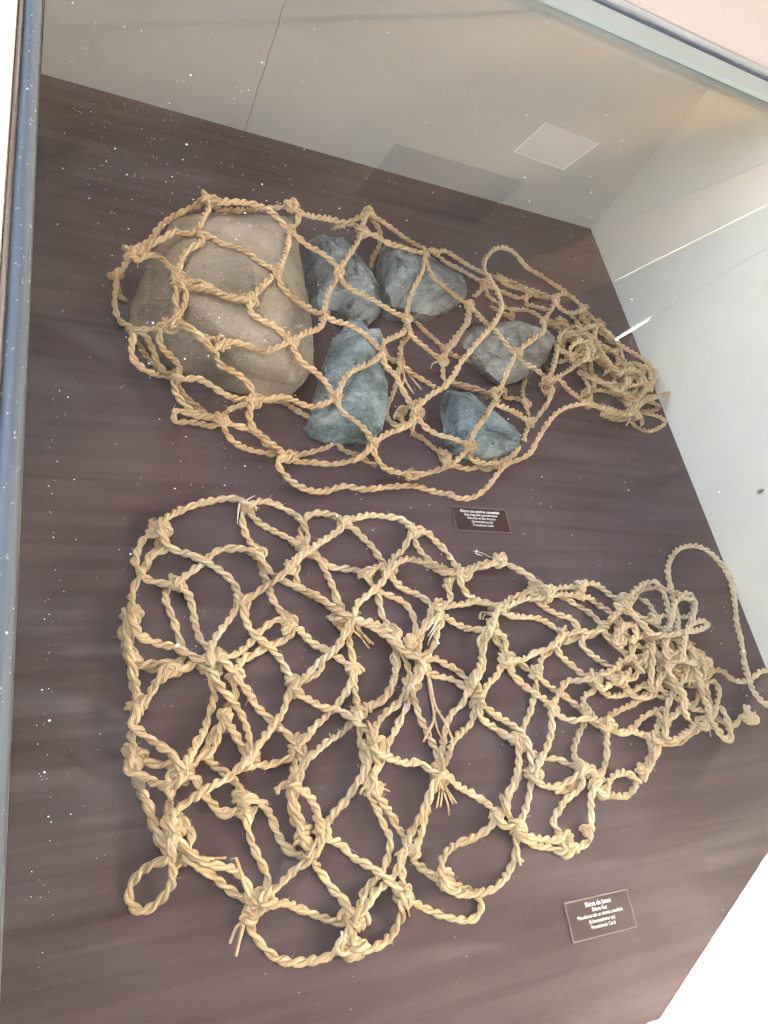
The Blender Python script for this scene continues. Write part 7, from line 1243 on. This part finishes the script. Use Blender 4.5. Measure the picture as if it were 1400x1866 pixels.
rope_bag('rope_net_bag', 'knotted tan reed rope net bag holding six stones, at the back of the brown board', (.45, .6, 0), BAG_STONES_CORDS, BAG_STONES_KNOTS, BAG_STONES_ENDS, .00405, .0235, M_ROPE1)
rope_bag('rope_net_bag', 'empty pale reed rope net bag lying flat in the front of the brown board', (.45, .1, 0), BAG_FLAT_CORDS, BAG_FLAT_KNOTS, BAG_FLAT_ENDS, .0043, .0265, M_ROPE2)

# ------------------------------------------------------------------ caption plates
def caption(loc, rot, lines, label, w=.0885, h=.0365):
    t = thing('caption_plate', label, 'label', loc, 'caption plates on the brown board'); t.rotation_euler = (0, 0, rot)
    box_obj('card', -w / 2 + .0012, w / 2 - .0012, -h / 2 + .0012, h / 2 - .0012, .0006, .0030, M_CARD, t)
    e = .0010
    for x0, x1, y0, y1 in ((-w / 2, w / 2, h / 2 - e, h / 2), (-w / 2, w / 2, -h / 2, -h / 2 + e), (-w / 2, -w / 2 + e, -h / 2 + e, h / 2 - e), (w / 2 - e, w / 2, -h / 2 + e, h / 2 - e)):
        box_obj('acrylic_rim', x0, x1, y0, y1, .0004, .0034, M_EDGE, t)
    y = h / 2 - .0070
    for txt, size, bold, lead, wid in lines:
        cu = bpy.data.curves.new('text', 'FONT'); cu.body = txt; cu.size = size; cu.align_x = 'CENTER'; cu.extrude = .00008; cu.offset = bold
        tmp = bpy.data.objects.new('text', cu); COL.objects.link(tmp); dg = bpy.context.evaluated_depsgraph_get()
        me = bpy.data.meshes.new_from_object(tmp.evaluated_get(dg)); bpy.data.objects.remove(tmp); me.materials.clear(); me.materials.append(M_PRINT)
        xs = [v.co.x for v in me.vertices]; k = wid / (max(xs) - min(xs))
        for v in me.vertices: v.co.x *= k
        o = bpy.data.objects.new('text_line', me); link(o, t); o.location = (0, y - size * .7 + .003, .00312); y -= lead
    return t
caption((.5721, .3957, 0), R(-.6), [('Shicra con piedras canteadas', .0058, .00010, .0056, .0640), ('Shicra bag with quarried stone', .0050, .00004, .0050, .0540), ('Elaborado en fibra de junco', .0050, 0.0, .0052, .0460), ('(Schoenoplectus sp.)', .0050, 0.0, .0052, .0345), ('Procedencia: Caral', .0050, 0.0, .0052, .0325)],
        'small dark brown caption plate reading Shicra con piedras canteadas, below the stone-filled net bag')
caption((.5972, -.0909, 0), R(-.9), [('Shicra de junco', .0064, .0001, .0060, .0370), ('Shicra bag', .0052, .0001, .0054, .0210), ('Manufacturada en técnica anudada.', .0052, 0.0, .0056, .0650), ('(Schoenoplectus sp.)', .0052, 0.0, .0054, .0370), ('Procedencia: Caral', .0052, 0.0, .0054, .0340)],
        'small dark purple-brown caption plate reading Shicra de junco, alone at the front of the board', .0910, .0385)

# ------------------------------------------------------------------ dust on glass and board, insects
def dust(name, pts, mat, z):
    VV, FF, b = [], [], 0
    for x, y, r in pts:
        a0 = random.random() * 6; n = 5; el = random.uniform(.55, 1.)
        ring = [(x + r * math.cos(a0 + k * 6.283 / n) * random.uniform(.7, 1.15), y + el * r * math.sin(a0 + k * 6.283 / n) * random.uniform(.7, 1.15), z) for k in range(n)]
        VV += ring + [(x, y, z + r * .7)]
        FF += [(b + k, b + (k + 1) % n, b + n) for k in range(n)]; b += n + 1
    o = mesh_obj(name, VV, FF, mat); o['kind'] = 'stuff'; return o
G_ = []
def rr(m): return m * .78 * (.45 + random.expovariate(1.7))
for k in range(7500):
    x = random.uniform(.01, .95); y = random.uniform(.02, .88)
    if random.random() < .3 + .7 * y: G_.append((x, y, min(.0009, rr(.00030))))
for k in range(460):
    t = random.random(); x = .012 + abs(random.gauss(0, .085)) + .05 * t; y = .50 - .26 * t + random.gauss(0, .03)
    G_.append((x, y, min(.0008, rr(.00030))))
for k in range(60):
    G_.append((.016 + random.gauss(0, .0016), random.uniform(-.02, .25), rr(.0003)))
d = dust('dust_specks', [p for p in G_ if p[1] < .885], M_DUST, GLASS + .0063)
B_ = [(random.uniform(.02, 1.02), random.uniform(-.25, 1.07), min(.0014, rr(.00045))) for k in range(900)]
d = dust('dust_specks', B_, M_DUST2, .0004)
def insect(loc, rot, sc, label, wall=False):
    t = thing('insect', label, 'insect', loc); t.rotation_euler = rot
    bm = bmesh.new()
    for c, r_ in (((0, 0, .0009), (.0022, .0009, .0008)), ((.0026, 0, .001), (.0009, .0008, .0007))):
        g = bmesh.ops.create_uvsphere(bm, u_segments=8, v_segments=6, radius=1)
        for v in g['verts']: v.co = Vector((v.co.x * r_[0] + c[0], v.co.y * r_[1] + c[1], v.co.z * r_[2] + c[2])) * sc
    bm_obj('body', bm, M_BUG, t, True)
    for sgn in (-1, 1):
        for k in range(3):
            P = np.array([(.0006 * (k - 1), sgn * .0006, .0009), (.0014 * (k - 1), sgn * .0022, .0016), (.0022 * (k - 1), sgn * .0036, .0002)]) * sc
            V, F = tube(P, .00016 * sc, .0001 * sc, 4); mesh_obj('leg', V, F, M_BUG, t)
        vs = np.array([(.001, sgn * .0004, .0019), (-.001, sgn * .0018, .0021), (-.0042, sgn * .0014, .0018), (-.0036, sgn * .0001, .0020)]) * sc
        vs = np.vstack([vs, vs + [0, 0, .0001 * sc]])
        mesh_obj('wing', vs, [(3, 2, 1, 0), (4, 5, 6, 7), (0, 1, 5, 4), (1, 2, 6, 5), (2, 3, 7, 6), (3, 0, 4, 7)], M_WING, t)
insect((1.0265, .412, .1095), (0, R(-90), R(25)), 1.5, 'dead black fly on the pale side wall of the case')
insect((0.1329, 0.3938, .4064), (0, 0, R(70)), .6, 'tiny winged fly on the glass over the tan boulder')
insect((0.1828, 0.0706, .4064), (0, 0, R(100)), .7, 'tiny grey winged fly on the glass over the empty net bag')
insect((0.4860, 0.5447, .4064), (0, 0, R(60)), .6, 'tiny pale winged fly on the glass near the back right corner')
